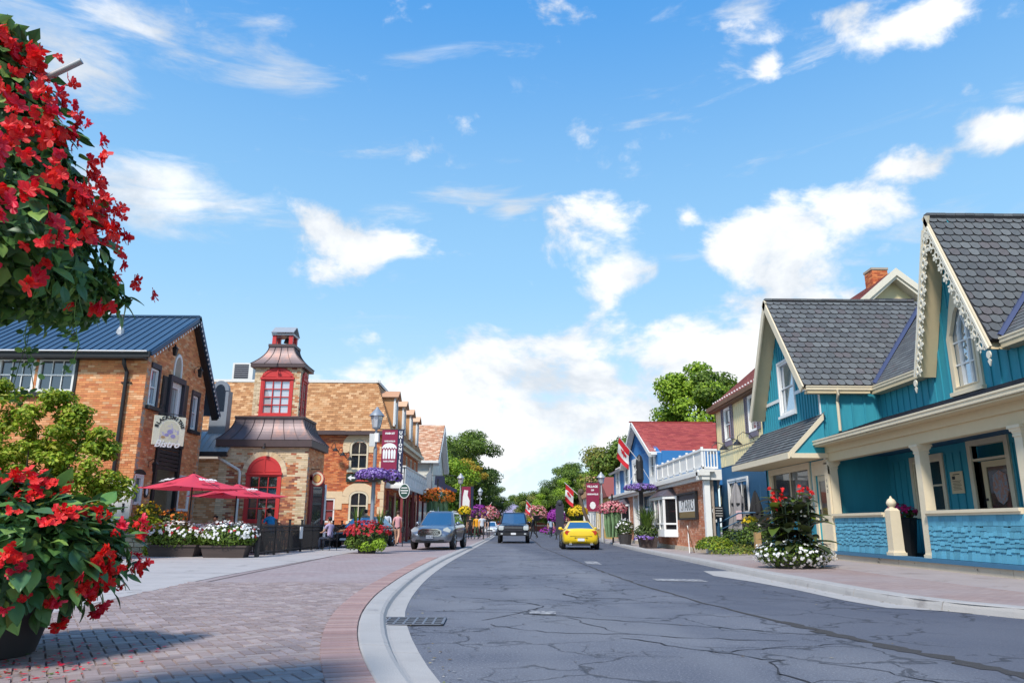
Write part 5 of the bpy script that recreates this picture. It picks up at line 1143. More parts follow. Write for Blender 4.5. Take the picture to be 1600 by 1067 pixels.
# balcony
b = MB(); b.box((-6.45, 48.9, 3.25), (1.05, 11.8, .16)).fbox(facing(43.0, -6.98), 0, 1.08, 3.33, 4.32, -.06, 0).fbox(east(-5.94, 43.0), 0, 11.8, 3.33, 4.32, -.06, 0); b.build('balcony', [m_white], mn)
MB().fbox(facing(42.96, -7.0), 0, 1.14, 4.32, 4.40, -.1, .04).fbox(east(-5.92, 42.94), 0, 11.9, 4.32, 4.40, -.1, .03).fbox(facing(42.96, -7.0), 0, 1.14, 3.12, 3.30, -.1, .04).fbox(east(-5.92, 42.94), 0, 11.9, 3.12, 3.30, -.1, .03).build('balcony_rail', [m_whiteold], mn)
for k in range(9):
    u = .6+1.32*k; F_ = east(-5.94, 43.0)
    MB().fbox(F_, u, u+.04, 3.4, 4.28, 0, .02).build('balcony_batten', [m_whiteold], mn)
    for q in range(3): MB().prism(F_, [(u+.35+.3*q, 3.8+.1*(q % 2)), (u+.39+.3*q, 3.86+.1*(q % 2)), (u+.35+.3*q, 3.92+.1*(q % 2)), (u+.31+.3*q, 3.86+.1*(q % 2))], 0, .012).build('diamond', [m_grey], mn)
MB().prism(facing(43.0, -6.98), [(.80, 3.76), (.90, 3.90), (.80, 4.04), (.70, 3.90)], 0, .02).build('diamond', [mk('rust_red', (.4, .1, .06), .6)], mn); MB().fbox(facing(43., -6.98), .18, .48, 3.66, 3.76, 0, .012).build('diamond', [m_wood], mn)
for y in (43.4, 46, 48.6, 51.2, 54.2): MB().box((-6.1, y, 1.65), (.14, .14, 3.1)).build('post', [m_brickdoor], mn)
# arrow sign on the brick wall
sg2 = thing('arrow_sign', 'long black sign with white arrow above the lower window of the red brick wall', 'sign', (-8.1, 42.3, 3.65)); Fz = facing(42.34, -9.15)
MB().fbox(Fz, 0, 1.95, 3.42, 3.88, 0, .04).build('board', [mk('dark_green_sign', (.02, .035, .025), .5)], sg2); MB().prism(Fz, [(.08, 3.65), (.30, 3.80), (.30, 3.70), (.62, 3.70), (.62, 3.60), (.30, 3.60), (.30, 3.50)], .04, .05).build('arrow', [m_white], sg2); MB().prism(Fz, [(.5, 3.46), (1.3, 3.46), (1.15, 3.54), (.65, 3.54)], .04, .05).build('stripe', [m_redsign], sg2); text('PARKING', .16, Fz, 1.15, 3.74, .045, m_white_letter, sg2)
# ------------------------------------------------------------------ yellow siding house behind the teal wing
yh = thing('yellow_house', 'pale yellow sided house with dull red roof, grey shutters and blue ground floor', 'house', (11, 33, 0))
XY = 11.; Fy = street(XY, 38.85); YN = 27.6
w1 = (38.85-37.15, 38.85-36.2, 5.25, 6.85); w2 = (38.85-33.35, 38.85-32.35, 5.25, 6.85)
b = MB(); slab(b, Fy, 0, 11.2, 4.02, 7.15, [w1, w2], -.2, 0); b.prism(facing(YN, XY), [(0, 4.02), (8.2, 4.02), (8.2, 7.15), (4.1, 10.65), (0, 7.15)], -.15, 0); b.box((15, 38.8, 3.6), (8, .1, 7.1)); b.build('wall', [m_yell], yh)
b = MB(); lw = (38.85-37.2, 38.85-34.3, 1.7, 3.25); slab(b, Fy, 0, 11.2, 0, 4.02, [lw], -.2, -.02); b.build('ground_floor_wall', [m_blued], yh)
gb = MB().fbox(Frame((0, 0, 0), (1, 0, 0)), -.012, .012, 0, 3.1, 0, .014).mesh('siding_board', [m_yell])
for i in range(37): 
    u = .15+.30*i
    M = Matrix((Fy.U, Fy.N*-1, Fy.V)).transposed().to_4x4()
    if any(w[0]-.1 < u < w[1]+.1 for w in (w1, w2)): continue
    M.translation = Fy.pt(u, 4.02, 0); inst('siding_batten', gb, yh, M)
for w in (w1, w2):
    window(Fy, w[0], w[1], w[2], w[3], 0, yh, m_white, m_glass, 1, 2, fw=.09, sash=True, casing=.03)
    for u in (w[0]-.50, w[1]+.06):
        sh = MB().ring(Fy, [(u, w[2]-.02), (u+.44, w[2]-.02), (u+.44, w[3]+.05), (u, w[3]+.05)], [(u+.06, w[2]+.06), (u+.38, w[2]+.06), (u+.38, w[3]-.03), (u+.06, w[3]-.03)], 0, .06).build('shutter', [m_shut], yh)
        sb = MB()
        for k in range(16): sb.fbox(Fy, u+.06, u+.38, w[2]+.08+.097*k, w[2]+.13+.097*k, .01, .045)
        sb.build('louvres', [m_shut], sh, kind='stuff')
    MB().fbox(Fy, w[0]-.5, w[1]+.5, w[3]+.07, w[3]+.28, 0, .05).fbox(Fy, w[0]-.12, w[1]+.12, w[2]-.28, w[2]-.05, 0, .06).build('window_board', [m_shut], yh)
window(Fy, lw[0], lw[1], lw[2], lw[3], 0, yh, m_white, m_glassd, 3, 1, fw=.10, casing=.1)
MB().fbox(Fy, 4.9, 6.2, .2, 2.9, -.02, .0).build('door', [m_blued], yh)
ry = Vector((4.35, 0, 10.85-7.18)); Fyr = Frame((XY-.28, 39.2, 7.18), (0, -1, 0), ry, (-1, 0, 1.1)); LY = 39.2-(YN-.45)
MB().prism(Fyr, [(0, 0), (LY, 0), (LY, ry.length), (0, ry.length)], -.08, 0).prism(Frame((XY+8.42, 39.2, 7.18), (0, -1, 0), Vector((-4.35, 0, 10.85-7.18)), (1, 0, 1.1)), [(0, 0), (LY, 0), (LY, ry.length), (0, ry.length)], -.08, 0).build('roof', [m_subshade], yh)
lay_rect(Fyr, [(0, 0), (LY, 0), (LY, ry.length-.01), (0, ry.length-.01)], .30, .145, m_redbr, yh, jit=.006)
MB().fbox(Frame((XY-.28, 39.2, 0), (0, -1, 0)), 0, LY, 6.98, 7.18, -.1, .09).fbox(Fy, -.3, 11.2, 6.9, 7.0, 0, .30).build('gutter', [m_wood], yh)
b = MB()
for i in range(26): b.box((XY-.05, 38.9-.42*i, 7.45), (.05, .10, .07))
b.build('snow_guards', [m_white], yh, kind='stuff')
Fyg = facing(YN-.45, XY-.28)
for sg in (-1, 1):
    c = 4.38; P = [(c, 10.92), (c-sg*4.6, 7.05), (c-sg*4.6, 6.78), (c, 10.62)]; MB().prism(Fyg, P[::sg], -.02, .05).build('barge_board', [m_trim], yh)
MB().prism(Fyg, [(.3, 6.95), (4.38, 10.5), (8.4, 6.95), (8.4, 7.15), (4.38, 10.7), (.3, 7.15)], -.45, -.02).build('soffit', [m_trim], yh)
Fyn = facing(YN, XY); MB().fbox(Fyn, 3.3, 4.9, 9.60, 9.80, 0, .05).build('window_board', [m_shut], yh); window(Fyn, 3.5, 4.7, 8.4, 9.57, 0, yh, m_white, m_glass, 2, 1, fw=.08); 
for u in (3.0, 4.75): MB().fbox(Fyn, u, u+.42, 8.4, 9.57, 0, .05).build('shutter', [m_shut], yh)
ch = MB(); ch.box((15.15, 28.75, 10.75), (.60, .60, 1.15)).box((15.15, 28.75, 11.35), (.70, .70, .09)); chm = ch.build('chimney', [m_mort], yh)
for q in range(4):
    Fq = (facing(28.44, 14.84), Frame((15.46, 28.44, 0), (0, 1, 0)), Frame((15.46, 29.06, 0), (-1, 0, 0)), Frame((14.84, 29.06, 0), (0, -1, 0)))[q]
    rws = bricks(Fq, [(0, 10.4), (.62, 10.4), (.62, 11.30), (0, 11.30)], [], 0, .014, .21, .08); b = MB()
    for r_ in rws: b.fbox(Fq, *r_[:6])
    b.build('brickwork', [m_br], chm, kind='stuff')
for i in range(3): gooseneck(('black gooseneck lamp on the yellow wall by its far corner', 'middle black gooseneck lamp on the yellow wall', 'black gooseneck lamp on the yellow wall nearest the teal pent roof')[i], at(10.95, 37.0-2.1*i, 4.85, 180), 1.5, group='gooseneck lamps on the yellow wall')
MB().tube([(10.93, 38.6, 4.75), (10.93, 31.5, 4.75)], .02, 4).build('lamp_rail', [m_iron], yh)
# white metal roof seen beyond the gable
wr = thing('metal_roofed_house', 'house with pale ribbed metal roof rising behind the yellow gable', 'house', (22, 36, 0)); Fwr = Frame((17.6, 33.5, 9.7), (1, 0, 0), (0, 2.2, 2.6))
MB().prism(Fwr, [(0, 0), (9, 0), (9, 3.6), (0, 3.6)], -.1, 0).build('roof', [mk('pale_pink_metal', (.55, .42, .44), .5, ns=3, na=.08)], wr); MB().box((21.4, 37.3, 4.6), (8.6, 7, 9.2)).build('wall', [m_cream], wr)
for i in range(11): MB().fbox(Fwr, 0, 9, .32*i, .32*i+.04, 0, .03).build('roof_seam', [m_galv], wr)

# ------------------------------------------------------------------ blue house with brick shop front
st = thing('blue_shop_house', 'blue boarded house with red roof over a brick shop front and white balcony', 'building', (7.75, 42, 0))
XS = 7.75; Fs1 = street(XS, 55.); k_ = lambda y: 55.-y
bay1 = (k_(38.7), k_(34.5), .75, 2.5); bay0 = (k_(51.8), k_(47.9), .75, 2.5); port = (k_(46.3), k_(39.2), 0, 2.75)
upw = [(k_(46.2), k_(43.95)), (k_(40.6), k_(38.9)), (k_(49.5), k_(47.3)), (k_(53.4), k_(51.6))]
b = MB(); slab(b, Fs1, 0, 55-29.3, 0, 2.9, [port], -.3, -.012); b.build('shop_wall', [m_mortd], st)
put_bricks(Fs1, bricks(Fs1, [(0, .25), (25.7, .25), (25.7, 2.9), (0, 2.9)], [(port[0], port[1], 0, 3)], -.012, 0, .235, .083), [mk('salmon_brick', (.5, .2, .1), .85, cols=[(.58, .24, .13), (.54, .20, .10), (.62, .29, .17), (.50, .17, .09), (.66, .36, .24)], var=.10, ns=3, na=.1)], st)
MB().fbox(Fs1, 0, 25.7, -.1, .25, -.02, .05).build('stone_plinth', [m_conc], st)
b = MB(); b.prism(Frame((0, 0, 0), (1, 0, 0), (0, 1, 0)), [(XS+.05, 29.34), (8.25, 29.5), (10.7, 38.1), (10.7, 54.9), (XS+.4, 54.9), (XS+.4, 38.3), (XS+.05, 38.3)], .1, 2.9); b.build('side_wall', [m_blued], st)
b = MB(); b.fbox(Fs1, -.2, 26.0, 2.86, 3.02, -.1, .20).fbox(Fs1, -.2, 26.05, 3.02, 3.16, -.1, .34).fbox(Fs1, k_(38.4), 26.05, 3.16, 3.26, -.3, .28); b.fbox(facing(29.12, XS-.34), 0, .95, 2.86, 3.26, -.25, .0)
b.prism(Frame((0, 0, 0), (1, 0, 0), (0, 1, 0)), [(XS+.3, 29.2), (8.35, 29.3), (10.7, 38.0), (XS+.3, 38.3)], 2.92, 3.10); b.build('cornice', [m_whiteold], st)
MB().box((XS+.02, 29.28, 1.45), (.22, .24, 2.85)).build('corner_post', [m_white], st)
# upper storey
b = MB(); slab(b, Fs1, k_(54.6), k_(38.35), 3.16, 4.75, [(u0, u1, 3.25, 5.0) for u0, u1 in upw], -.2, 0)
FSg = Fs1; u0g, u1g, ug_ = k_(48.4), k_(38.35), k_(44.0)
b.prism(Fs1, [(u0g, 4.75), (u1g, 4.75), (ug_, 7.0)], -.2, 0); b.fbox(facing(38.35, XS), .21, 6.2, 3.16, 4.9, -.1, 0); b.build('upper_wall', [m_blue], st)
for i in range(30):
    u = k_(48.2)+.33*i; t = 4.75+2.25*((u-u0g)/(ug_-u0g) if u < ug_ else (u1g-u)/(u1g-ug_))-.1
    if t > 5.2: MB().fbox(Fs1, u, u+.03, 5.1, t, 0, .02).build('batten', [m_blue], st)
for u0, u1 in upw: window(Fs1, u0+.45, u1-.45, 3.65, 4.75, 0.02, st, m_white, m_glass, 1, 2, fw=.06, sash=True); MB().ring(Fs1, [(u0, 3.25), (u1, 3.25), (u1, 5.05), (u0, 5.05)], [(u0+.43, 3.63), (u1-.43, 3.63), (u1-.43, 4.77), (u0+.43, 4.77)], -.02, .05).build('window_surround', [m_white], st)
# roofs
rs1 = Vector((0, 44.0-38.6, 7.05-4.92)); rs1 = Vector((0, 44.0-38.7, 7.12-4.86)); Fsr = Frame((XS-.35, 38.7, 4.86), (1, 0, 0), rs1)
rs2 = Vector((0, 44.0-48.7, 7.12-4.86)); Fsr2 = Frame((XS+7.5, 48.7, 4.86), (-1, 0, 0), rs2)
MB().prism(Fsr, [(0, 0), (7.8, 0), (7.8, rs1.length), (0, rs1.length)], -.08, 0).prism(Fsr2, [(0, 0), (7.8, 0), (7.8, rs2.length), (0, rs2.length)], -.08, 0).build('roof', [m_subshade], st)
lay_rect(Fsr, [(0, 0), (7.8, 0), (7.8, rs1.length), (0, rs1.length)], .30, .16, m_redsh, st, jit=.006)
MB().box((XS+2, 44.0, 7.14), (5.0, .2, .05)).build('ridge_cap', [m_redsh], st)
for A, C in (((XS-.38, 38.55, 4.80), (XS-.38, 44.0, 7.12)), ((XS-.38, 48.85, 4.80), (XS-.38, 44.0, 7.12))):
    a, c = Vector(A), Vector(C); t = (c-a).normalized(); n = Vector((1, 0, 0)).cross(t); n = n if n.z < 0 else -n
    MB().fbox(Frame(a, t, n, (-1, 0, 0)), 0, (c-a).length, 0, .22, -.32, .03).build('barge_board', [m_grey if False else m_whiteold], st)
MB().fbox(facing(38.62, XS-.3), 0, 7.6, 4.70, 4.86, -.2, .08).build('fascia', [m_white], st)
MB().prism(Frame((XS-.3, 55.2, 4.75), (0, -1, 0), (-.001, 0, 0), (0, 0, 1)), [(0, 0)]*0 or [(0, 0), (6.4, 0), (6.4, -.01), (0, -.01)], 0, .01).prism(Frame((XS-.35, 55.0, 4.78), (0, -1, 0), (1.8, 0, .8), (-1, 0, 1)), [(0, 0), (6.6, 0), (6.6, 2.2), (0, 2.2)], -.15, 0).build('lower_roof', [m_whiteold], st)
lay_rect(Frame((XS-.35, 55.0, 4.79), (0, -1, 0), (1.8, 0, .8), (-1, 0, 1)), [(0, 0), (6.4, 0), (6.4, 2.1), (0, 2.1)], .3, .16, m_redbr, st)
# balcony over the shop
Fba = street(XS-.10, 38.3)
for i in range(8): y = 1.27*i; MB().fbox(Fba, y, y+.09, 3.26, 4.16, -.09, 0).build('baluster_post', [m_white], st)
for i in range(7): MB().fbox(Fba, 1.27*i+.11, 1.27*i+1.25, 3.42, 4.0, -.06, -.03).build('balcony_panel', [m_whiteold], st)
MB().fbox(Fba, 0, 9.0, 4.0, 4.08, -.10, .02).fbox(Fba, 0, 9., 3.36, 3.42, -.08, 0).build('balcony_rail', [m_white], st)
Fbb = facing(29.35, XS-.08); d_ = Vector((2.3, 8.0, 0)).normalized()
MB().fbox(Fbb, 0, .62, 4.0, 4.08, -.05, .03).fbox(Fbb, 0, .62, 3.3, 3.38, -.05, .03).build('balcony_rail', [m_white], st)
for i in range(5): MB().fbox(Fbb, .1+.12*i, .15+.12*i, 3.38, 4.0, -.03, .01).build('baluster', [m_white], st)
# bay windows with hipped copper hoods
def bay(u0, u1, nm='bay_window'):
    b = MB(); P = [(u0, 0), (u0+.45, .5), (u1-.45, .5), (u1, 0)]; Q = Frame(Fs1.P, Fs1.U, Fs1.N, Vector((0, 0, -1)))
    def ext(z0, z1, g, m):
        bb.prism(Frame(Fs1.P, Fs1.U, Fs1.N, Vector((0, 0, 1))), [(P[0][0]-g, 0), (P[1][0]-g*.5, P[1][1]+g), (P[2][0]+g*.5, P[2][1]+g), (P[3][0]+g, 0)], z0, z1)
    bb = MB(); ext(.62, .95, .03, 0); ext(2.32, 2.46, .06, 0); w = bb.build(nm, [m_white], st)
    bb = MB(); ext(.95, 2.32, -.06, 0); bb.build('pane', [m_glassd], w)
    for a, c, n in ((P[0], P[1], 1), (P[1], P[2], 3), (P[2], P[3], 1)):
        A, C = Fs1.pt(a[0], 0, a[1]), Fs1.pt(c[0], 0, c[1]); t = (C-A); F_ = Frame(A, t, (0, 0, 1)); L = t.length
        for q in range(n+1): MB().fbox(F_, L*q/n-.05, L*q/n+.05, .95, 2.32, -.05, .02).build('post', [m_white], w)
        MB().fbox(F_, 0, L, 1.16, 1.24, -.05, .01).build('glazing_bar', [m_white], w)
    b = MB(); lo = [Fs1.pt(P[0][0]-.1, 2.46, 0), Fs1.pt(P[1][0]-.05, 2.46, .62), Fs1.pt(P[2][0]+.05, 2.46, .62), Fs1.pt(P[3][0]+.1, 2.46, 0)]; hi = [Fs1.pt(u0+.7, 2.86, 0), Fs1.pt(u0+.9, 2.86, .12), Fs1.pt(u1-.9, 2.86, .12), Fs1.pt(u1-.7, 2.86, 0)]
    b.grid([lo, hi]); b.add(hi, [(0, 1, 2, 3)]); b.build('hood', [m_copper], w)
bay(bay1[0], bay1[1]); bay(bay0[0], bay0[1])
# recessed white entrance
b = MB(); Fpq = Frame(Fs1.P, Fs1.U, Fs1.V); b.fbox(Fpq, port[0], port[1], 0, 2.86, -.5, -.42); b.build('entrance_wall', [m_white], st)
for u, w_ in ((port[0]+.3, 1.3), (port[0]+2.0, 1.2), (port[0]+3.5, 1.1), (port[0]+4.9, 1.6)):
    isd = abs(w_-1.1) < .01; q = MB().ring(Fpq, [(u, .15), (u+w_, .15), (u+w_, 2.1), (u, 2.1)], [(u+.12, .8), (u+w_-.12, .8), (u+w_-.12, 2.0), (u+.12, 2.0)], -.44, -.34).build('door' if isd else 'window', [m_white], st); MB().fbox(Fpq, u+.12, u+w_-.12, .8, 2.0, -.41, -.38).build('pane', [m_glassd], q); MB().fbox(Fpq, u+.05, u+w_-.05, 2.2, 2.6, -.42, -.38).build('transom', [m_glassd], q)
for u in (port[0]-.1, port[0]+1.65, port[1]-.1): MB().fbox(Fpq, u, u+.26, .1, 2.86, -.3, .02).build('pilaster', [m_white], st)
# shop sign
sk = thing('shop_sign', 'framed STARKS sign board on the brick wall beside the bay window', 'sign', (7.6, 32, 1.9)); F5 = street(XS-.02, 33.85)
MB().ring(F5, [(0, 1.36), (3.3, 1.36), (3.3, 2.5), (0, 2.5)], [(.10, 1.44), (3.2, 1.44), (3.2, 2.42), (.10, 2.42)], 0, .12).build('frame', [m_black], sk)
m_gbrown = mk('ochre_panel', (.22, .15, .06), .6, ns=8, na=.2)
for z0, z1, m in ((1.44, 1.70, m_gbrown), (1.70, 2.18, m_white), (2.18, 2.42, m_charc)): MB().fbox(F5, .10, 3.2, z0, z1, 0, .05).build('panel', [m], sk)
text('STARKS', .62, F5, 1.65, 1.94, .052, m_black_letter, sk, spacing=1.05)
ms = thing('menu_board', 'black menu board with white hook mark on the deep blue side wall', 'sign', (8.0, 29.4, 1.6)); F6 = facing(29.38, 7.97)
F6 = Frame((7.93, 29.35, 0), (.5, .16, 0)); MB().fbox(F6, 0, .50, 1.42, 1.85, .03, .06).build('board', [m_black], ms); MB().ring(F6, arc(.05, 1.68, .05, .09, 0, 330, 10), arc(.05, 1.68, .025, .06, 0, 330, 10), .06, .068).build('hook_mark', [m_white], ms)
for i, z in enumerate((1.78, 1.68, 1.58, 1.49)): MB().fbox(F6, .14+.02*(i % 2), .46, z, z+.022, .06, .066).build('print', [m_whiteold], ms)
MB().fbox(F6, 0.02, .2, 1.25, 1.36, .03, .04).build('note', [m_white], ms)
# sandwich board
sb = thing('sandwich_board', 'white sandwich board with red print standing against the brick corner', 'sign board', (7.15, 29.9, .1)); Fq = Frame((7.25, 30.3, .08), (-.25, -1, 0), (.0, .12, 1))
MB().fbox(Fq, 0, .62, 0, 1.05, 0, .03).build('board', [m_white], sb); MB().fbox(Frame((7.45, 30.35, .08), (-.25, -1, 0), (-.25, .0, 1)), 0, .62, 0, 1.05, 0, .03).build('board', [m_wood], sb); MB().prism(Fq, [(.2, .1), (.4, .06), (.46, .3), (.3, .42), (.18, .3)], .03, .035).build('print', [m_redp], sb)

# ------------------------------------------------------------------ left, beyond the mansard: white gabled house
wh = thing('white_gabled_house', 'cream white gabled house with mottled brown roof beyond the mansard house', 'house', (-6.5, 64, 0))
F7 = facing(62.5, -12.); F8 = east(-6.3, 62.5)
b = MB(); b.fbox(F7, 0, 5.7, 0, 6.5, -.2, 0); b.fbox(F8, .21, 10, 0, 6.5, -.2, 0); b.prism(F8, [(.0, 6.5), (10, 6.5), (5, 9.9)], -.2, 0); b.build('wall', [mk('ivory_siding', (.74, .72, .64), .6, ns=2, na=.05)], wh)
rr = Vector((0, 5.4, 3.6)); F9 = Frame((-14, 62.1, 6.3), (1, 0, 0), rr); MB().prism(F9, [(0, 0), (8.2, 0), (8.2, rr.length), (0, rr.length)], -.1, 0).prism(Frame((-5.8, 72.9, 6.3), (-1, 0, 0), (0, -5.4, 3.6)), [(0, 0), (8.2, 0), (8.2, rr.length), (0, rr.length)], -.1, 0).build('roof', [m_subshade], wh)
lay_rect(F9, [(0, 0), (8.2, 0), (8.2, rr.length), (0, rr.length)], .32, .17, m_brownsh2, wh, jit=.01)
MB().fbox(facing(62.08, -14), 0, 8.2, 6.1, 6.3, -.1, .1).build('gutter', [m_white], wh)
for sg, y0 in ((1, 62.1), (-1, 72.9)):
    a, c = Vector((-5.75, y0, 6.15)), Vector((-5.75, 67.5, 9.85)); t = (c-a).normalized(); n = Vector((1, 0, 0)).cross(t); n = n if n.z < 0 else -n
    MB().fbox(Frame(a, t, n, (1, 0, 0)), 0, (c-a).length, 0, .35, -.5, 0).build('barge_board', [m_white], wh)
window(F8, 3.2, 4.2, 4.2, 6.6, 0, wh, m_white, m_glass, 1, 2, fw=.1); window(F8, 5.8, 6.8, 4.2, 6.6, 0, wh, m_white, m_glass, 1, 2, fw=.1)
MB().tube([(-6.5, 62.3, 6.2), (-6.5, 62.35, .1)], .07, 6).build('downspout', [m_galv], wh)
tag(MB().fbox(F7, 3.4, 4.6, 3.4, 4.2, .01, .08).build('wall_sign', [m_white]), 'white sign on the side wall of the cream gabled house', 'sign')
bt = thing('boot_sign', 'big dark blue boot shaped sign hanging on the cream gabled house', 'sign', (-5.9, 64, 4.5)); F10 = facing(61.9, -6.2)
MB().prism(F10, [(.2, 5.0), (.95, 5.0), (1.0, 4.4), (1.6, 4.1), (2.0, 3.95), (2.0, 3.7), (1.2, 3.75), (.5, 4.2), (.15, 4.3)], -.12, .12).build('boot', [m_navyc], bt); MB().prism(F10, [(-.55, 4.0), (-.15, 4.0), (-.1, 5.1), (-.3, 5.4), (-.55, 5.1)], -.1, .1).build('shoe', [m_grey], bt); MB().tube([(-6.9, 61.9, 5.05), (-4.3, 61.9, 5.05)], .03, 5).build('bracket', [m_iron], bt)
tag(MB().fbox(F10, -1.45, .5, 3.0, 3.9, -.15, .0).build('shop_fascia', [mk('orange_sign', (.75, .12, .03), .5, ns=3, na=.4)]), 'orange red shop fascia under the boot sign', 'sign')
# shallow row of shops farther down on both sides, mostly behind people and plants
def simple_house(name, label, x0, x1, y0, y1, h, ridge, wallm, roofm, side, axis='y', wins=3, dark=m_glass):
    t = thing(name, label, 'building', ((x0+x1)/2, y0, 0)); MB().box(((x0+x1)/2, (y0+y1)/2, h/2), (x1-x0, y1-y0, h)).build('wall', [wallm], t)
    cx, cy = (x0+x1)/2, (y0+y1)/2
    if axis == 'y': Fq_ = facing(y0-.3, x0-.3); w_ = x1-x0+.6; MB().prism(Fq_, [(0, h-.05), (w_, h-.05), (w_/2, h+ridge)], -(y1-y0+.6), 0).build('roof', [roofm], t)
    else: Fq_ = Frame((x1+.3, y0-.3, 0), (0, 1, 0)); w_ = y1-y0+.6; MB().prism(Fq_, [(0, h-.05), (w_, h-.05), (w_/2, h+ridge)], -(x1-x0+.6), 0).build('roof', [roofm], t)
    Fv = east(x1, y0) if side > 0 else street(x0, y1)
    for i in range(wins):
        a = (y1-y0)*(i+.3)/wins; c = (y1-y0)*(i+.7)/wins
        for z0, z1 in ((.8, 2.4), (3.6, 4.9)):
            if z1 < h: window(Fv, a, c, z0, z1, .03, t, m_white, dark, 1, 2, fw=.1)
    Fv = facing(y0, x0)
    for i in range(2): window(Fv, (x1-x0)*(i+.3)/2, (x1-x0)*(i+.7)/2, 1.0, 2.4, .03, t, m_white, dark, 2, 2, fw=.1)
    return t
simple_house('cottage', 'buff shop with brown roof half hidden by trees on the left', -14, -6.5, 80, 92, 4.5, 2.4, m_cream, m_brownsh2, 1, 'x')
simple_house('cottage', 'low red brick shop with dark roof far along the left side', -16, -7., 98, 112, 4.2, 2., m_br, m_darksh, 1, 'x')
simple_house('cottage', 'yellow ochre shop behind the yellow flower basket', 8.2, 15, 60, 70, 3.4, 1.8, mk('ochre_wall', (.62, .42, .12), .7), m_redbr, -1, 'x')
simple_house('cottage', 'white shop with brown roof beyond the ochre shop', 9., 16, 76, 90, 4.2, 2.2, m_whiteold, m_brownsh, -1, 'x')
far = simple_house('long_low_building', 'long low building with lilac grey roof closing the far end of the street', -14, 16, 150, 162, 3.2, 2.6, mk('dull_red_wall', (.30, .07, .06), .8), mk('lilac_grey_roof', (.30, .27, .40), .8, ns=1, na=.1), 1, 'x', wins=0)
# ------------------------------------------------------------------ plants
def leafm(name, cols, trans=.35, rough=.55): return mk(name, cols[0], rough, cols=cols, var=.18, trans=trans, spec=.35)
L_tree = leafm('tree_leaf', [(.12, .20, .026), (.16, .25, .035), (.09, .15, .022), (.20, .29, .04)])
L_treed = leafm('dark_tree_leaf', [(.07, .12, .026), (.10, .16, .035), (.055, .09, .022), (.13, .19, .04)])
L_treel = leafm('bright_tree_leaf', [(.24, .38, .025), (.31, .46, .035), (.18, .30, .022), (.38, .52, .05)])
L_treey = leafm('yellow_tree_leaf', [(.50, .33, .03), (.60, .42, .05), (.42, .30, .04), (.30, .28, .04)])
L_olive = leafm('olive_tree_leaf', [(.22, .26, .05), (.28, .30, .06), (.34, .30, .06), (.16, .20, .045)])
L_bush = leafm('shrub_leaf', [(.24, .34, .02), (.32, .44, .03), (.15, .24, .02), (.42, .50, .05), (.36, .36, .04)])
L_beg = leafm('begonia_leaf', [(.07, .17, .05), (.10, .23, .06), (.14, .29, .07), (.045, .11, .035), (.22, .36, .08), (.08, .19, .08)], .2, .38)
L_begl = leafm('young_begonia_leaf', [(.18, .24, .03), (.24, .28, .05), (.12, .20, .03)], .3, .4)
L_vine = leafm('vine_leaf', [(.12, .22, .05), (.20, .32, .06), (.30, .42, .09), (.08, .14, .04)], .3)
L_grass = leafm('grass_blade', [(.12, .20, .03), (.18, .26, .04), (.08, .14, .025)], .3)
L_lime = leafm('lime_leaf', [(.30, .48, .03), (.38, .55, .05), (.24, .40, .03)], .35)
L_canna = leafm('canna_leaf', [(.065, .065, .035), (.05, .07, .035), (.07, .09, .03), (.04, .045, .03), (.09, .11, .04)], .15, .35)
L_cannag = leafm('green_canna_leaf', [(.16, .22, .03), (.12, .18, .03)], .3, .4)
F_red = mk('red_petal', (.72, .015, .012), .5, cols=[(.84, .014, .02), (.88, .03, .02), (.74, .01, .02), (.90, .05, .04)], var=.08, trans=.35)
F_pink = mk('pinkish_red_petal', (.70, .02, .05), .5, cols=[(.84, .02, .07), (.74, .015, .05), (.88, .06, .10)], var=.1, trans=.35)
F_white = mk('white_petal', (.85, .84, .82), .6, trans=.2); F_yel = mk('yellow_petal', (.80, .58, .02), .6, var=.1, trans=.2)
F_purp = mk('purple_petal', (.22, .12, .42), .6, cols=[(.20, .10, .40), (.30, .18, .52), (.42, .32, .62), (.15, .07, .34)], var=.1, trans=.2); F_mag = mk('magenta_petal', (.32, .03, .34), .6, cols=[(.32, .03, .34), (.42, .06, .42), (.25, .02, .28)], trans=.2)
F_pinkl = mk('pale_pink_petal', (.75, .30, .32), .6, cols=[(.75, .28, .30), (.80, .45, .42), (.60, .12, .18)], trans=.2); F_or = mk('orange_petal', (.75, .22, .02), .6, var=.1, trans=.2); F_cor = mk('dark_red_petal', (.38, .02, .03), .6, cols=[(.50, .02, .02), (.36, .012, .03), (.60, .03, .04)], trans=.2)
m_terra = mk('dark_planter', (.055, .050, .050), .7, ns=5, na=.2); m_boxw = mk('weathered_planter_wood', (.075, .055, .05), .85, ns=4, na=.3, stretch=(.3, 1, 3))

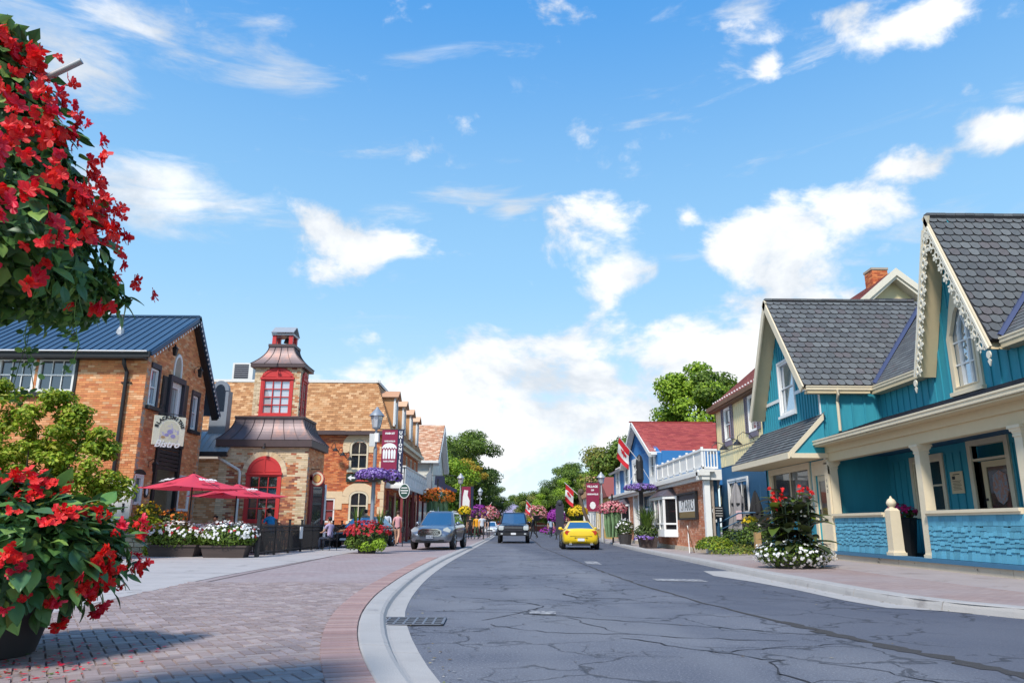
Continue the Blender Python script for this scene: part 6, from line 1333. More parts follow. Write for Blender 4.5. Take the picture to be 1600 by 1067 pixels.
def tree_proto(name, label, H, crown, leafs, n_leaf, lsize, seed, trunk_h=.35, tr=.22, clumps=34, group=None, pal=None, spread=1.):
    """tapered trunk, limbs that reach each clump, leaves clustered round the clumps; built at the origin"""
    rs = np.random.RandomState(seed); st0 = np.random.get_state(); np.random.seed(seed)
    t = thing(name, label, 'tree', group=group); rx, ry, rz = crown; cz = H-rz
    d = rs.randn(clumps, 3); d /= np.linalg.norm(d, axis=1)[:, None]; k = .45+.5*rs.rand(clumps)**.6; C = d*np.array([rx, ry, rz])*k[:, None]+np.array([0, 0, cz]); C[:, :2] += rs.randn(clumps, 2)*rx*.08*spread
    tb = MB(); th = H*trunk_h; lean = rs.randn(2)*.15
    tb.tube([(0, 0, -.1), (lean[0]*.4, lean[1]*.4, th*.5), (lean[0], lean[1], th), (lean[0]*1.3, lean[1]*1.3, cz+rz*.35)], tr, 8, r2=tr*.28)
    for i in range(0, clumps, 2 if clumps > 24 else 1):
        c = C[i]; z0 = th+(cz-th)*rs.rand(); p0 = Vector((lean[0], lean[1], z0)); p2 = Vector(c); pm = p0.lerp(p2, .5)+Vector((0, 0, .25*rs.rand()*rz*.4)); tb.tube([p0, pm, p2], tr*.32, 5, r2=tr*.06)
    tb.build('trunk', [m_bark], t, smooth=60, local=True)
    per = n_leaf//clumps; P = []; N = []; MI = []
    for i in range(clumps):
        r = (.20+.16*rs.rand())*min(rx, rz); q = rs.randn(per, 3); q /= np.linalg.norm(q, axis=1)[:, None]; q *= (rs.rand(per)**.45)[:, None]*r*np.array([1.25, 1.25, .75]); P.append(C[i]+q); N.append(q+np.array([0, 0, .35*r])+d[i]*.25*r)
        MI += [int(rs.randint(0, len(leafs)))]*per if pal is None else [pal(C[i], rs)]*per
    P = np.concatenate(P); N = np.concatenate(N); N /= np.linalg.norm(N, axis=1)[:, None]+1e-9
    leaves(P, N, lsize, 1.5, .5, leafs, 'crown', t, mi=np.array(MI)); np.random.set_state(st0); return t
def put(t, x, y, rz=0., s=1.):
    t.location = (x, y, 0); t.rotation_euler = (0, 0, rz); t.scale = (s,)*3; return t
G1 = 'trees lining the street on the left'; G2 = 'trees lining the street on the right'; G3 = 'trees at the far end of the street'
T1 = tree_proto('street_tree', 'bright green full maple beside the cream gabled house', 9.5, (3.6, 3.6, 4.2), [L_tree, L_treel], 24000, .26, 3, .2, .25, 44, G1)
T2 = tree_proto('street_tree', 'tall dark green tree behind the bright maple, open against the sky', 12.5, (4.2, 4.2, 5.2), [L_treed, L_tree], 20000, .27, 5, .25, .28, 46, G1, spread=1.6)
T3 = tree_proto('street_tree', 'small tree with yellow autumn leaves in front of the dark tree', 8.2, (2.2, 2.2, 2.2), [L_treey, L_treey, L_treel], 4000, .24, 9, .4, .16, 18, G1)
T4 = tree_proto('street_tree', 'olive green loose tree nearest the blue shop house', 9.5, (4., 4., 4.), [L_olive, L_tree], 18000, .28, 13, .25, .25, 40, G2, spread=1.5)
T5 = tree_proto('maple_tree', 'bright green maple rising behind the red roof of the blue house', 13.4, (3.6, 3., 4.8), [L_treel, L_tree, L_treel], 26000, .27, 17, .3, .28, 54, None, spread=1.5)
put(T1, -8.3, 84, .3, 1.12); put(T2, -5.2, 100, 1., 1.08); put(T3, -5.2, 86, 0, 1.1); put(T4, 11.5, 74, .5, 1.0); put(T5, 14.6, 54.5, 2.2, .97)
def tcopy(src, x, y, rz, s, label, group): c = clone(src, (x, y, 0), rz, label, group, s); return c
tcopy(T1, -11.5, 92, 2, 1.15, 'green maple farther back behind the roof of the cream gabled house', G1)
tcopy(T2, -9.8, 116, 3, 1.1, 'second dark tree, behind the lamp with the maroon banner', G1)
tcopy(T2, -2.6, 124, 4, .62, 'lower dark tree reaching towards the middle of the street', G1)
tcopy(T4, -4.2, 136, 1, .62, 'olive bushy tree left of the far low building', G3)
tcopy(T4, 2.0, 168, 3, .80, 'olive tree behind the low building, left of the street axis', G3); tcopy(T4, 9.0, 172, 5, .85, 'yellowish olive tree behind the middle of the low building', G3); tcopy(T1, -6.0, 172, 5, .75, 'green tree behind the left end of the low building', G3); tcopy(T1, 14, 166, 1, .85, 'green tree behind the right end of the low building', G3)
tcopy(T2, 14.5, 142, 2, .85, 'dark tree right of the far low building', G3)
tcopy(T1, 9.8, 104, 2.6, .90, 'spreading green tree above the flags on the right', G2); tcopy(T1, 13.2, 92, 4, 1.1, 'bright green tree behind the white shop on the right', G2)
tcopy(T2, 16.0, 80, 5, .96, 'tall dark tree behind the olive tree on the right', G2); tcopy(T2, 10.5, 124, .5, .90, 'dark tree farther down on the right', G2); tcopy(T2, 14.5, 66, 2.4, .80, 'dark tree beside the far gable of the blue house', G2)
tcopy(T2, -24.5, 52, 1., .98, 'dark tree showing above the bistro roof beside the air conditioner', None)
for x, y, s_, src, la in ((4.5, 150, .80, T4, 'olive tree behind the red wall, right of the street axis'), (7.5, 136, .80, T1, 'rounded green tree above the pale pink flower basket'), (6.8, 118, .72, T1, 'green tree rising behind the magenta basket'), (-1.5, 170, .70, T1, 'low green tree over the middle of the far roof'), (-8.5, 150, .85, T1, 'green tree at the left end of the far low building'), (-13, 104, 1.1, T1, 'tall green tree over the low brick shop on the left'), (19, 120, 1.1, T2, 'dark tree filling the gap behind the shops on the right'), (11.5, 170, .95, T2, 'tall dark tree at the right end of the far roof')):
    tcopy(src, x, y, x*1.3, s_, la, G3)
tcopy(T4, 23, 150, 4, 1.1, 'olive tree far on the right behind the shops', G3); tcopy(T1, -22, 130, 4, 1.1, 'green tree far on the left behind the cottages', G3)

# shrub in front of the bistro wall
sh = thing('tall_shrub', 'tall light green shrub in front of the bistro brick wall', 'shrub', (-14.6, 23.2, 0))
tb = MB()
for i in range(9): a = i*.7; tb.tube([(-14.6+.2*math.cos(a), 23.2+.2*math.sin(a), 0), (-14.6+1.1*math.cos(a), 23.2+.8*math.sin(a), 1.8), (-14.6+2.1*math.cos(a), 23.2+1.2*math.sin(a), 3.3)], .05, 5, r2=.015)
tb.build('stems', [m_bark], sh)
rs = np.random.RandomState(4); P = []; N = []
CS = [(-17.3, 23, 3.7, 1.3), (-16.2, 22.9, 4.3, 1.0), (-15.4, 22.8, 3.8, 1.2), (-14.3, 22.8, 3.7, 1.1), (-13.4, 22.6, 3.3, .9), (-12.8, 22.5, 2.7, .8), (-14.6, 22.3, 2.6, 1.4), (-16.3, 22.3, 2.5, 1.5), (-13.2, 22.4, 1.9, .9), (-15.3, 22.0, 1.5, 1.4), (-17.5, 22.3, 1.5, 1.4), (-12.4, 22.6, 3.45, .38), (-13.3, 22.7, 4.3, .30), (-14.1, 22.7, 4.75, .35), (-15.9, 22.7, 5.1, .35), (-11.9, 22.6, 2.2, .45), (-12.3, 22.5, 1.4, .6)]
for (x, y, z, r) in CS:
    for j in range(int(17*r)+3):
        dd = rs.randn(3); dd /= np.linalg.norm(dd); c = np.array([x, y, z])+dd*r*(.6+.4*rs.rand()); rr_ = .22+.16*rs.rand(); n_ = 90
        q = rs.randn(n_, 3); q /= np.linalg.norm(q, axis=1)[:, None]; q *= (rs.rand(n_)**.5)[:, None]*rr_*np.array([1.2, 1.2, .7]); P.append(c+q); N.append(q/rr_+np.array([0, 0, .9]))
P = np.concatenate(P); N = np.concatenate(N); N /= np.linalg.norm(N, axis=1)[:, None]; leaves(P, N, .15, 1.7, .5, [L_bush], 'foliage', sh)

# ---- begonias near the camera: big leaves and blossom clusters as pieces
def beg_leaf(mat, L=.10):
    b = MB(); rows = []
    n = 6
    for i in range(n+1):
        t = i/n; w = (.36*math.sin(math.pi*min(1, t*1.02+.0))**.8*(1.15-t*.55)) if 0 < i < n else .02; zc = -.22*t*t; y = t*1.0
        rows.append([(-w*.92*L, (y-.05*w)*L, (zc+.10*w)*L), (-w*.45*L, y*L, (zc+.10*w+.01)*L), (0, y*L, (zc-.02)*L), (w*.45*L, y*L, (zc+.10*w+.01)*L), (w*1.05*L, (y-.05*w)*L, (zc+.08*w)*L)])
    b.grid(rows); return b.mesh('leaf', [mat], smooth=80)
def beg_flower(mat, seed, S=.055, n=5):
    r = random.Random(seed); b = MB()
    for k in range(n):
        c = Vector((r.gauss(0, .45), r.gauss(0, .45), r.gauss(0, .35)))*S; ax = Vector((r.gauss(0, .5), r.gauss(0, .5), 1)).normalized()
        u = ax.cross(Vector((r.random(), r.random(), .1))).normalized(); v = ax.cross(u)
        for a in range(4):
            big = 1. if a % 2 == 0 else .68; t = (math.cos(a*math.pi/2), math.sin(a*math.pi/2)); dv = u*t[0]+v*t[1]; sd = u*-t[1]+v*t[0]; s = S*big*.95
            pts = [c, c+dv*s*.45+sd*s*.42+ax*s*.12, c+dv*s*.95+sd*s*.36+ax*s*.30, c+dv*s*1.08+ax*s*.22, c+dv*s*.95-sd*s*.36+ax*s*.30, c+dv*s*.45-sd*s*.42+ax*s*.12]
            b.add(pts, [(0, 1, 2, 3), (0, 3, 4, 5)])
    return b.mesh('blossom', [mat])
LM = [beg_leaf(L_beg), beg_leaf(L_beg, .12), beg_leaf(L_begl, .09)]
FM = [beg_flower(F_red, i, n=3+i % 4) for i in range(6)]+[beg_flower(F_pink, 9+i) for i in range(2)]
for m in (m_crack,): pass
def basis(n, up=Vector((0, 0, 1)), roll=None):
    n = Vector(n).normalized(); x = up.cross(n); x = x.normalized() if x.length > 1e-3 else Vector((1, 0, 0)); y = n.cross(x)
    M = Matrix((x, y, n)).transposed().to_4x4(); return M @ Matrix.Rotation(RD.uniform(-.9, .9) if roll is None else roll, 4, 'Z')
def begonia(parent, surf, n_leaf, n_flow, n_fill, seed, fs=1., ls=1., centre=None, vis=None):
    """surf(t, a) -> point, normal on the plant's outer skin; leaves hang outwards, blossoms sit proud"""
    r = random.Random(seed); cand = []
    for i in range(n_leaf*2): p, n = surf(r.random(), r.uniform(0, 2*math.pi)); cand.append((p, n))
    cand.sort(key=vis); 
    def place(me, p, n, s, droop):
        d = (Vector(n)+Vector((r.gauss(0, .3), r.gauss(0, .3), -droop+r.gauss(0, .25)))).normalized()    # blade direction
        nn = (Vector(n)*.6+Vector((r.gauss(0, .35), r.gauss(0, .35), .9))); x = d.cross(nn).normalized(); nz = x.cross(d)
        M = Matrix((x, d, nz)).transposed().to_4x4(); M.translation = p; return M @ Matrix.Diagonal((s, s, s, 1))
    for i, (p, n) in enumerate(cand[:n_leaf]):
        me = LM[2] if r.random() < .10 else LM[r.randrange(2)]; inst('leaf', me, parent, place(me, Vector(p)-Vector(n)*r.uniform(.0, .10), n, ls*r.uniform(.75, 1.5), .55))
    P = []; N = []
    for i in range(n_fill): p, n = surf(r.random(), r.uniform(0, 2*math.pi)); k = r.uniform(.05, .28); P.append(Vector(p)-Vector(n)*k); N.append(n)
    leaves(np.array([tuple(p) for p in P]), np.array([tuple(n) for n in N]), .12*ls, 1.7, .5, [L_beg], 'foliage', parent, kind='stuff', up=.3)
    fl = []
    while len(fl) < n_flow*2.2: p, n = surf(r.random(), r.uniform(0, 2*math.pi)); fl.append((p, n))
    fl.sort(key=vis); k = 0; base = fl[:n_flow]; r.shuffle(base)
    for p, n in base:
        for q in range(r.choice((1, 1, 2))):
            pp = Vector(p)+Vector(n)*r.uniform(.0, .07)+Vector((r.gauss(0, .05), r.gauss(0, .05), r.gauss(0, .045)))*fs; s = fs*r.uniform(.7, 1.25)
            if k < 300: inst('blossom', FM[r.randrange(len(FM))], parent, Matrix.Translation(pp) @ basis((n[0]+r.gauss(0, .4), n[1]+r.gauss(0, .4), n[2]-.1+r.gauss(0, .4))) @ Matrix.Diagonal((s, s, s, 1))); k += 1
# hanging basket top left: bell shaped mass round a lamp post just outside the picture
BX, BY = -2.75, 3.45
hb = thing('hanging_basket', 'huge bell shaped hanging basket of bright red begonias high at the left edge', 'flower basket', (BX, BY, 2.2))
def bell(t, a):
    z = 3.66-1.54*t; rad = .0+.90*t**.72-(.25*max(0, (t-.9)/.1)); rad *= 1+.07*math.sin(3*a+5*t)+.05*math.sin(7*a-9*t)
    n = Vector((math.cos(a), math.sin(a), .25 if t < .9 else -.4)).normalized(); return (BX+rad*math.cos(a), BY+rad*math.sin(a), z), n
begonia(hb, bell, 300, 225, 9000, 21, fs=.60, ls=.78, vis=lambda q: (q[0][1]-BY)-.75*(q[0][0]-BX))
MB().lathe((BX, BY, 2.45), [(.12, -.1), (.40, .05), (.42, .3), (.35, .32)], 14).build('basket', [m_terra], hb)
vl = MB().lathe((0, 0, 0), [(.001, -.001), (.022, 0), (.001, .002)], 7).mesh('vine_leaf', [L_vine])
b = MB()
for i in range(7):
    a = (i/7)*2*math.pi; 
    th = -2.40+.38*(i/6); y0 = 3.25+.3*((i*37 % 10)/10); L = (.42, .50, .30, .46, .24, .36, .20)[i]; z0 = 2.14; pts = [(th+.01*k*math.sin(i+k), y0+.008*k, z0-L*1.0*k/5) for k in range(6)]
    MB().tube(pts, .0022, 3).build('vine_stem', [L_vine], hb)
    for k in range(int(L*55)):
        t = RD.random(); p = Vector(pts[0]).lerp(Vector(pts[-1]), t)+Vector((RD.gauss(0, .022), RD.gauss(0, .02), 0)); s = RD.uniform(.5, .9)
        inst('vine_leaf', vl, hb, Matrix.Translation(p) @ basis((RD.gauss(0, .5), -.6+RD.gauss(0, .3), .6)) @ Matrix.Diagonal((s, s, s, 1)))
lpn = thing('lamp_post', 'grey lamp post carrying the red begonia basket at the left edge', 'street lamp', (-3.5, 3.75, 0))
MB().lathe((-3.5, 3.75, 0), [(.16, 0), (.16, .3), (.09, .4), (.07, 4.6), (.05, 5.0)], 12).build('post', [m_grey], lpn, smooth=True)
MB().tube([(-3.45, 3.74, 3.62), (-2.66, 3.5, 3.27), (-2.7, 3.5, 3.25)], .012, 6).tube([(-2.66, 3.45, 3.25), (-2.28, 3.45, 3.48)], .0165, 10).build('bracket_arm', [m_galv], lpn, smooth=True)
# big pot of begonias low at the left edge
PX, PY = -4.20, 6.35
pt_ = thing('begonia_planter', 'large dark round planter overflowing with red begonias at the left edge', 'planter', (PX, PY, .05))
MB().lathe((PX, PY, .05), [(.30, 0), (.36, .03), (.48, .45), (.52, .62), (.55, .64), (.55, .72), (.50, .72), (.48, .66)], 22).build('pot', [m_terra], pt_, smooth=50); MB().lathe((PX, PY, .68), [(.49, 0), (.001, .03)], 16).build('soil', [m_soil], pt_)
def mound(t, a):
    ph = -.85+2.35*t; cz = .84; c = math.cos(ph); rad = .93*c*(1+.08*math.sin(4*a)+.06*math.sin(9*a+4)); z = cz+.60*math.sin(ph)
    if ph < 0: rad = max(.45, rad)
    return (PX+rad*math.cos(a), PY+rad*math.sin(a), z), Vector((c*math.cos(a), c*math.sin(a), math.sin(ph)*1.2+.15)).normalized()
begonia(pt_, mound, 300, 135, 4200, 33, fs=.80, ls=1.25, vis=lambda q: (q[0][1]-PY)-.75*(q[0][0]-PX)+.0*q[0][2])
# fallen petals and leaves on the paving
fp = MB(); fl_ = MB(); r = random.Random(3)
for i in range(420):
    u = r.random(); x = -4.0+r.gauss(0, .55)+.15; y = 6.0+r.gauss(0, .55); 
    if i < 130: x = -3.75+r.gauss(0, .45); y = 5.5+r.gauss(0, .28)
    if x > -2.6: continue
    s = r.uniform(.012, .03); a = r.random()*6.3; z = .068+r.uniform(0, .012); q = [(x+s*math.cos(a+k*1.57)*(1 if k % 2 else .6), y+s*math.sin(a+k*1.57)*(1 if k % 2 else .6), z+r.uniform(-.003, .008)) for k in range(4)]
    (fp if r.random() < .68 else fl_).add(q, [(0, 1, 2, 3)])
tag(fp.build('fallen_petals', [F_pink]), 'red petals fallen on the paving below the planter', 'petals', kind='stuff'); tag(fl_.build('fallen_leaves', [mk('dry_leaf', (.16, .09, .03), .8, cols=[(.20, .12, .03), (.10, .05, .02), (.08, .12, .03)])]), 'dry leaves fallen on the paving below the planter', 'leaves', kind='stuff')

# ---- flower masses for planters and baskets
def flowers(parent, c, r_, n, mat, size, lo=.92, hi=1.06, zmin=-.2, name='blossoms'):
    P, N = shell(c, r_, n, lo, hi, zmin); a = np.repeat(P, 3, 0)+np.random.randn(len(P)*3, 3)*size*.22; leaves(a, np.repeat(N, 3, 0), size, 1.1, .3, [mat], name, parent, kind='stuff')
def bushy(parent, c, r_, n, mat, size, lo=.5, hi=1., zmin=-.7, name='foliage', asp=1.7): P, N = shell(c, r_, n, lo, hi, zmin); leaves(P, N, size, asp, .5, mat if isinstance(mat, list) else [mat], name, parent, kind='stuff', up=.3)
# window box style planters by the patio
for i, (x, y, rx, red, lab) in enumerate(((-10.85, 25.0, 1.05, .18, 'long dark planter of white and pink flowers by the stone wall'), (-9.0, 24.55, .95, .12, 'long dark planter of white flowers with a few red ones at the fence corner'), (-9.9, 25.9, .8, .1, 'planter of white flowers behind the two front ones'))):
    t = thing('flower_box', lab, 'planter', (x, y, .05), group='flower boxes by the patio'); hgt = .38
    b = MB(); 
    if i < 2: b.add([(x-rx*.66, y-.25, .05), (x+rx*.66, y-.25, .05), (x+rx*.66, y+.25, .05), (x-rx*.66, y+.25, .05), (x-rx*.75, y-.32, hgt), (x+rx*.75, y-.32, hgt), (x+rx*.75, y+.32, hgt), (x-rx*.75, y+.32, hgt)], [(3, 2, 1, 0), (4, 5, 6, 7), (0, 1, 5, 4), (1, 2, 6, 5), (2, 3, 7, 6), (3, 0, 4, 7)]); b.box((x, y, hgt+.02), (rx*1.56, .70, .05))
    else: b.box((x, y, .3), (rx*1.4, .5, .5))
    b.build('box', [m_boxw], t); bushy(t, (x, y, .64), (rx, .50, .42), 1500, L_tree, .085); bushy(t, (x, y, .66), (rx*.9, .42, .3), 700, L_treed, .09); flowers(t, (x, y, .74), (rx*1.02, .5, .42), 130, F_white, .085); flowers(t, (x, y, .76), (rx*.95, .5, .4), int(160*red), F_cor, .09)
# stone wall and greenery at the patio end
sw_ = thing('stone_wall', 'low rough pale stone wall with greenery beside the flower boxes', 'wall', (-12.6, 25.4, 0)); m_rs = mk('rough_limestone', (.46, .42, .33), .9, var=.2, ns=6, na=.2, bs=20, bst=.6)
r = random.Random(8); z = .05; 
for row in range(5):
    x = -14.0-.1*row; h_ = r.uniform(.13, .19)
    while x < -11.75+.05*(row % 2): w_ = r.uniform(.25, .5); MB().box((x+w_/2, 25.35+r.uniform(-.03, .03), z+h_/2), (w_-.02, .36, h_-.015), rz=r.uniform(-.04, .04)).build('stone', [m_rs], sw_); x += w_
    z += h_
pl = thing('ground_plants', 'clump of light green leafy plants on the low stone wall', 'plants', (-12.6, 25.6, .8)); bushy(pl, (-12.5, 25.7, 1.0), (1.0, .5, .35), 900, [L_lime, L_bush], .12); bushy(pl, (-11.6, 25.1, .25), (.35, .3, .25), 300, [L_bush], .1)
pl = thing('flower_pot', 'pot of yellow orange flowers standing before the small bistro window', 'planter', (-12.4, 26.2, .8)); MB().lathe((-12.4, 26.1, .75), [(.2, 0), (.28, .5)], 10).build('pot', [m_terra], pl); bushy(pl, (-12.4, 26.1, 1.45), (.42, .4, .32), 300, L_tree, .1); flowers(pl, (-12.4, 26.1, 1.5), (.42, .4, .34), 30, F_yel, .09)
pl = thing('flower_pot', 'pot of dull red flowers by the dark bistro door', 'planter', (-12.2, 27.4, .5)); MB().lathe((-12.1, 27.4, .05), [(.25, 0), (.32, .8)], 10).build('pot', [m_terra], pl); bushy(pl, (-12.1, 27.4, 1.15), (.55, .4, .35), 400, L_treed, .1); flowers(pl, (-12.1, 27.4, 1.2), (.55, .4, .38), 40, F_or, .08)
MB().box((-13.1, 25.55, 1.3), (.75, .12, 2.4)).box((-12.95, 25.48, 1.6), (.06, .04, .3), 1).build('white_panel', [m_white, m_black], bis)

# tub with red geraniums at the lamp
tb_ = thing('flower_tub', 'round tub of red geraniums, lime trailing leaves and grasses at the lamp foot', 'planter', (-5.30, 29.0, .05))
MB().lathe((-5.3, 28.9, .05), [(.32, 0), (.42, .5), (.45, .55)], 16).build('tub', [m_terra], tb_)
bushy(tb_, (-5.3, 28.9, .62), (.80, .6, .50), 1500, L_treed, .10); bushy(tb_, (-4.80, 28.5, .36), (.30, .22, .28), 260, L_lime, .10, zmin=-.9); bushy(tb_, (-5.75, 28.6, .40), (.36, .3, .32), 420, L_tree, .09); bushy(tb_, (-5.25, 28.42, .30), (.30, .16, .22), 120, L_lime, .09, zmin=-.9)
flowers(tb_, (-5.3, 28.85, .74), (.84, .62, .48), 170, F_cor, .11, zmin=.0)
def spikes(parent, c, n, h, lean, mat, w=.03, seed=1):
    r = random.Random(seed); b = MB()
    for i in range(n):
        a = r.uniform(0, 6.28); l = h*r.uniform(.6, 1.); k = lean*r.uniform(.2, 1.); p0 = Vector(c)+Vector((math.cos(a), math.sin(a), 0))*.04; p1 = p0+Vector((math.cos(a)*k*.4, math.sin(a)*k*.4, l*.65)); p2 = p0+Vector((math.cos(a)*k, math.sin(a)*k, l*(1-.25*k))); s = Vector((-math.sin(a), math.cos(a), 0))*w
        b.add([p0-s*.7, p0+s*.7, p1+s, p1-s, p2], [(0, 1, 2, 3), (3, 2, 4)])
    return b.build('grass_blades', [mat], parent, kind='stuff')
spikes(tb_, (-5.75, 29.0, .9), 26, 1.0, .35, L_grass, .022, 2); spikes(tb_, (-4.85, 29.0, .9), 22, .9, .35, L_grass, .022, 3)
# round basket on a lamp
def lamp_basket(name, label, c, r_, mats, fm, parent=None, seed=0, n=700, group=None, fs=.10):
    t = thing(name, label, 'flower basket', c, group=group); MB().lathe((c[0], c[1], c[2]-r_[2]*.9), [(r_[0]*.15, 0), (r_[0]*.6, r_[2]*.5), (r_[0]*.7, r_[2]*.7)], 12).build('bowl', [m_terra], t); bushy(t, c, r_, n//3, mats, .11); bushy(t, c, tuple(v*.9 for v in r_), n//3, L_treed, .10); flowers(t, c, tuple(v*1.02 for v in r_), n//2, fm, fs, zmin=-.45); return t
def street_lamp(name, label, x, y, H=5.7, post=m_grey, group=None, z0=.05):
    t = thing(name, label, 'street lamp', (x, y, z0), group=group); k = H/5.7
    MB().lathe((x, y, z0), [(.14, 0), (.14, .25), (.10, .35), (.10, .9), (.085, .95), (.072, 3.9*k), (.075, 3.95*k), (.045, 4.05*k), (.042, 4.72*k)], 12).build('post', [post], t, smooth=50)
    MB().lathe((x, y, z0+4.72*k), [(.05, 0), (.16, .06), (.17, .10)], 12).lathe((x, y, z0+5.27*k), [(.31, 0), (.30, .03), (.16, .20), (.07, .30), (.06, .34), (.02, .38)], 12).build('lamp_cap', [post], t, smooth=40)
    MB().lathe((x, y, z0+4.82*k), [(.15, 0), (.235, .44*k)], 8).build('lamp_glass', [m_glassb], t)
    b = MB()
    for i in range(4): a = i*math.pi/2+.4; b.tube([(x+.155*math.cos(a), y+.155*math.sin(a), z0+4.8*k), (x+.24*math.cos(a), y+.24*math.sin(a), z0+5.28*k)], .012, 4)
    b.build('cage', [post], t); return t
street_lamp('street_lamp', 'grey street lamp with maroon village banner and purple flowers on the left', -5.28, 29.5, 5.7)
lamp_basket('hanging_basket', 'full basket of purple petunias on the left side of the grey lamp', (-5.25, 29.25, 2.95), (.66, .55, .27), L_tree, F_purp, n=1400, fs=.085); lamp_basket('hanging_basket', 'smaller violet petunia basket on the right side of the grey lamp', (-4.55, 29.5, 2.90), (.36, .4, .30), L_tree, F_purp, n=700, fs=.08)
def banner(name, label, x, y, z0, z1, w, parts, side=1):
    t = thing(name, label, 'banner', (x, y, z0)); F_ = Frame((x, y, 0), (1, 0, 0)); 
    for z in (z0, z1): MB().tube([(x-.12*side, y, z), (x+w*side, y, z)], .018, 5).build('rod', [m_iron], t)
    for (u0, u1, v0, v1, m) in parts: MB().fbox(F_, u0, u1, v0, v1, -.012, .012).build('cloth', [m], t)
    return t, F_
bn, Fb_ = banner('street_banner', 'maroon village banner with white figures and navy UNIONVILLE edge', -5.02, 29.42, 3.06, 4.78, .90, [(.0, .62, 3.08, 4.76, m_maroon), (.625, .86, 3.08, 4.76, m_navyc)])
for i, ch in enumerate('UNIONVILLE'): text(ch, .17, Fb_, .742, 4.65-.163*i, .014, m_white_letter, bn, bold=.008)
text('MAIN ST', .10, Fb_, .31, 4.62, .014, m_white_letter, bn, bold=.006); text('UNIONVILLE', .075, Fb_, .31, 4.31, .014, m_white_letter, bn, bold=.004); text('MAIN STREET', .075, Fb_, .31, 3.52, .014, m_white_letter, bn, bold=.004)
b = MB(); b.prism(Fb_, [(.02, 4.02)]+arc(.31, 4.02, .29, .22, 180, 0, 14), .013, .017)
for u in (.10, .20, .31, .42, .52): b.prism(Fb_, [(u-.035, 3.62), (u+.035, 3.62), (u+.045, 3.9), (u+.02, 4.0), (u-.02, 4.0), (u-.045, 3.9)], .013, .017)
b.build('print', [m_white_letter], bn, kind='stuff'); b = MB()
for u in (.10, .20, .31, .42, .52): b.prism(Fb_, arc(u, 4.03, .028, .035, 0, 315, 7), .018, .021)
b.build('figure_heads', [m_maroon], bn, kind='stuff')
wb = thing('bow', 'white ribbon bow tied round the grey street lamp', 'ribbon', (-5.35, 29.4, 4.3)); MB().box((-5.40, 29.38, 4.35), (.22, .1, .5), rz=.4).box((-5.22, 29.38, 4.45), (.2, .1, .35), rz=-.4).build('ribbon', [m_whiteold], wb)
# farther lamps
for lab, x, y, H in (('green topped street lamp with banner before the bright maple', -3.62, 57.5, 4.9), ('small street lamp farther down on the left', -2.85, 78, 4.8), ('street lamp beside the maroon banner and pink flower planter on the right', 6.25, 50, 4.5)): street_lamp('street_lamp', lab, x, y, H, m_galv)
bn2, F2_ = banner('street_banner', 'white and maroon banner on the lamp before the maple', -3.52, 57.4, 2.25, 3.95, .95, [(0, .68, 2.27, 3.93, m_maroon), (.7, .9, 2.27, 3.93, m_navyc)]); MB().prism(F2_, [(.06, 2.35), (.6, 2.35), (.62, 2.9), (.45, 3.3), (.5, 3.65), (.2, 3.7), (.1, 3.2)], .013, .018).build('print', [m_white], bn2)
bn3, F3_ = banner('street_banner', 'maroon banner with pale lettering hanging left of the right lamp', 6.12, 49.9, 1.95, 3.9, .95, [(-.90, -.05, 2.0, 3.85, m_maroon)], -1)
for i, (s_, z) in enumerate((('VILLAGE', 3.62), ('OF', 3.38), ('UNIONVILLE', 3.12))): text(s_, (.19, .15, .13)[i], F3_, -.48, z, .016, m_white_letter, bn3, bold=.008)
MB().prism(F3_, arc(-.48, 2.4, .2, .25, 0, 320, 7), .013, .018).build('print', [m_white], bn3)
# round green sign on a post
gs = thing('oval_sign', 'oval dark green shop sign with white rim on a thin post', 'sign', (-5.15, 37.5, .05)); Fgs = facing(37.4, -5.15); m_gsn = mk('green_sign', (.02, .07, .05), .5)
MB().tube([(-5.15, 37.45, .05), (-5.15, 37.45, 2.4)], .022, 6).build('post', [m_iron], gs); MB().prism(Fgs, arc(.0, 2.72, .27, .36, 0, 345, 20), -.02, .02).build('rim', [m_white], gs); MB().prism(Fgs, arc(.0, 2.72, .235, .32, 0, 345, 20), .02, .028).build('face', [m_gsn], gs)
for z, s_ in ((2.85, .30), (2.72, .38), (2.6, .28)): MB().fbox(Fgs, -s_/2, s_/2, z, z+.05, .028, .034).build('print', [m_white], gs)
# far and mid planters and baskets
G4 = 'flower baskets along the street'
lamp_basket('flower_basket', 'big yellow flower basket above the yellow coupe', (4.65, 50, 1.95), (.62, .5, .42), L_lime, F_yel, n=500, group=G4, fs=.13)
lamp_basket('flower_basket', 'round magenta flower basket left of the yellow one', (4.0, 62, 1.75), (.70, .6, .62), L_tree, F_mag, n=700, group=G4, fs=.14)
lamp_basket('flower_basket', 'pale pink and green flower basket left of the magenta one', (2.85, 75, 2.2), (1.1, .6, .8), L_bush, F_pinkl, n=400, group=G4, fs=.14)
lamp_basket('flower_basket', 'yellow green flower ball left of the pink basket', (1.95, 78, 1.6), (.65, .5, .4), L_lime, F_yel, n=160, group=G4, fs=.13)
lamp_basket('flower_basket', 'white and pink flower basket behind the walkers on the left', (-1.6, 66, 2.0), (.8, .6, .7), L_bush, F_pinkl, n=400, group=G4, fs=.13)
lamp_basket('flower_basket', 'dark magenta flower basket left of the white and pink one', (-2.3, 60, 2.0), (.62, .5, .65), L_treed, F_mag, n=350, group=G4, fs=.12)
lamp_basket('flower_basket', 'yellow green flower basket beside the silver car roof', (-2.95, 52, 2.0), (.42, .4, .35), L_lime, F_yel, n=260, group=G4, fs=.12)
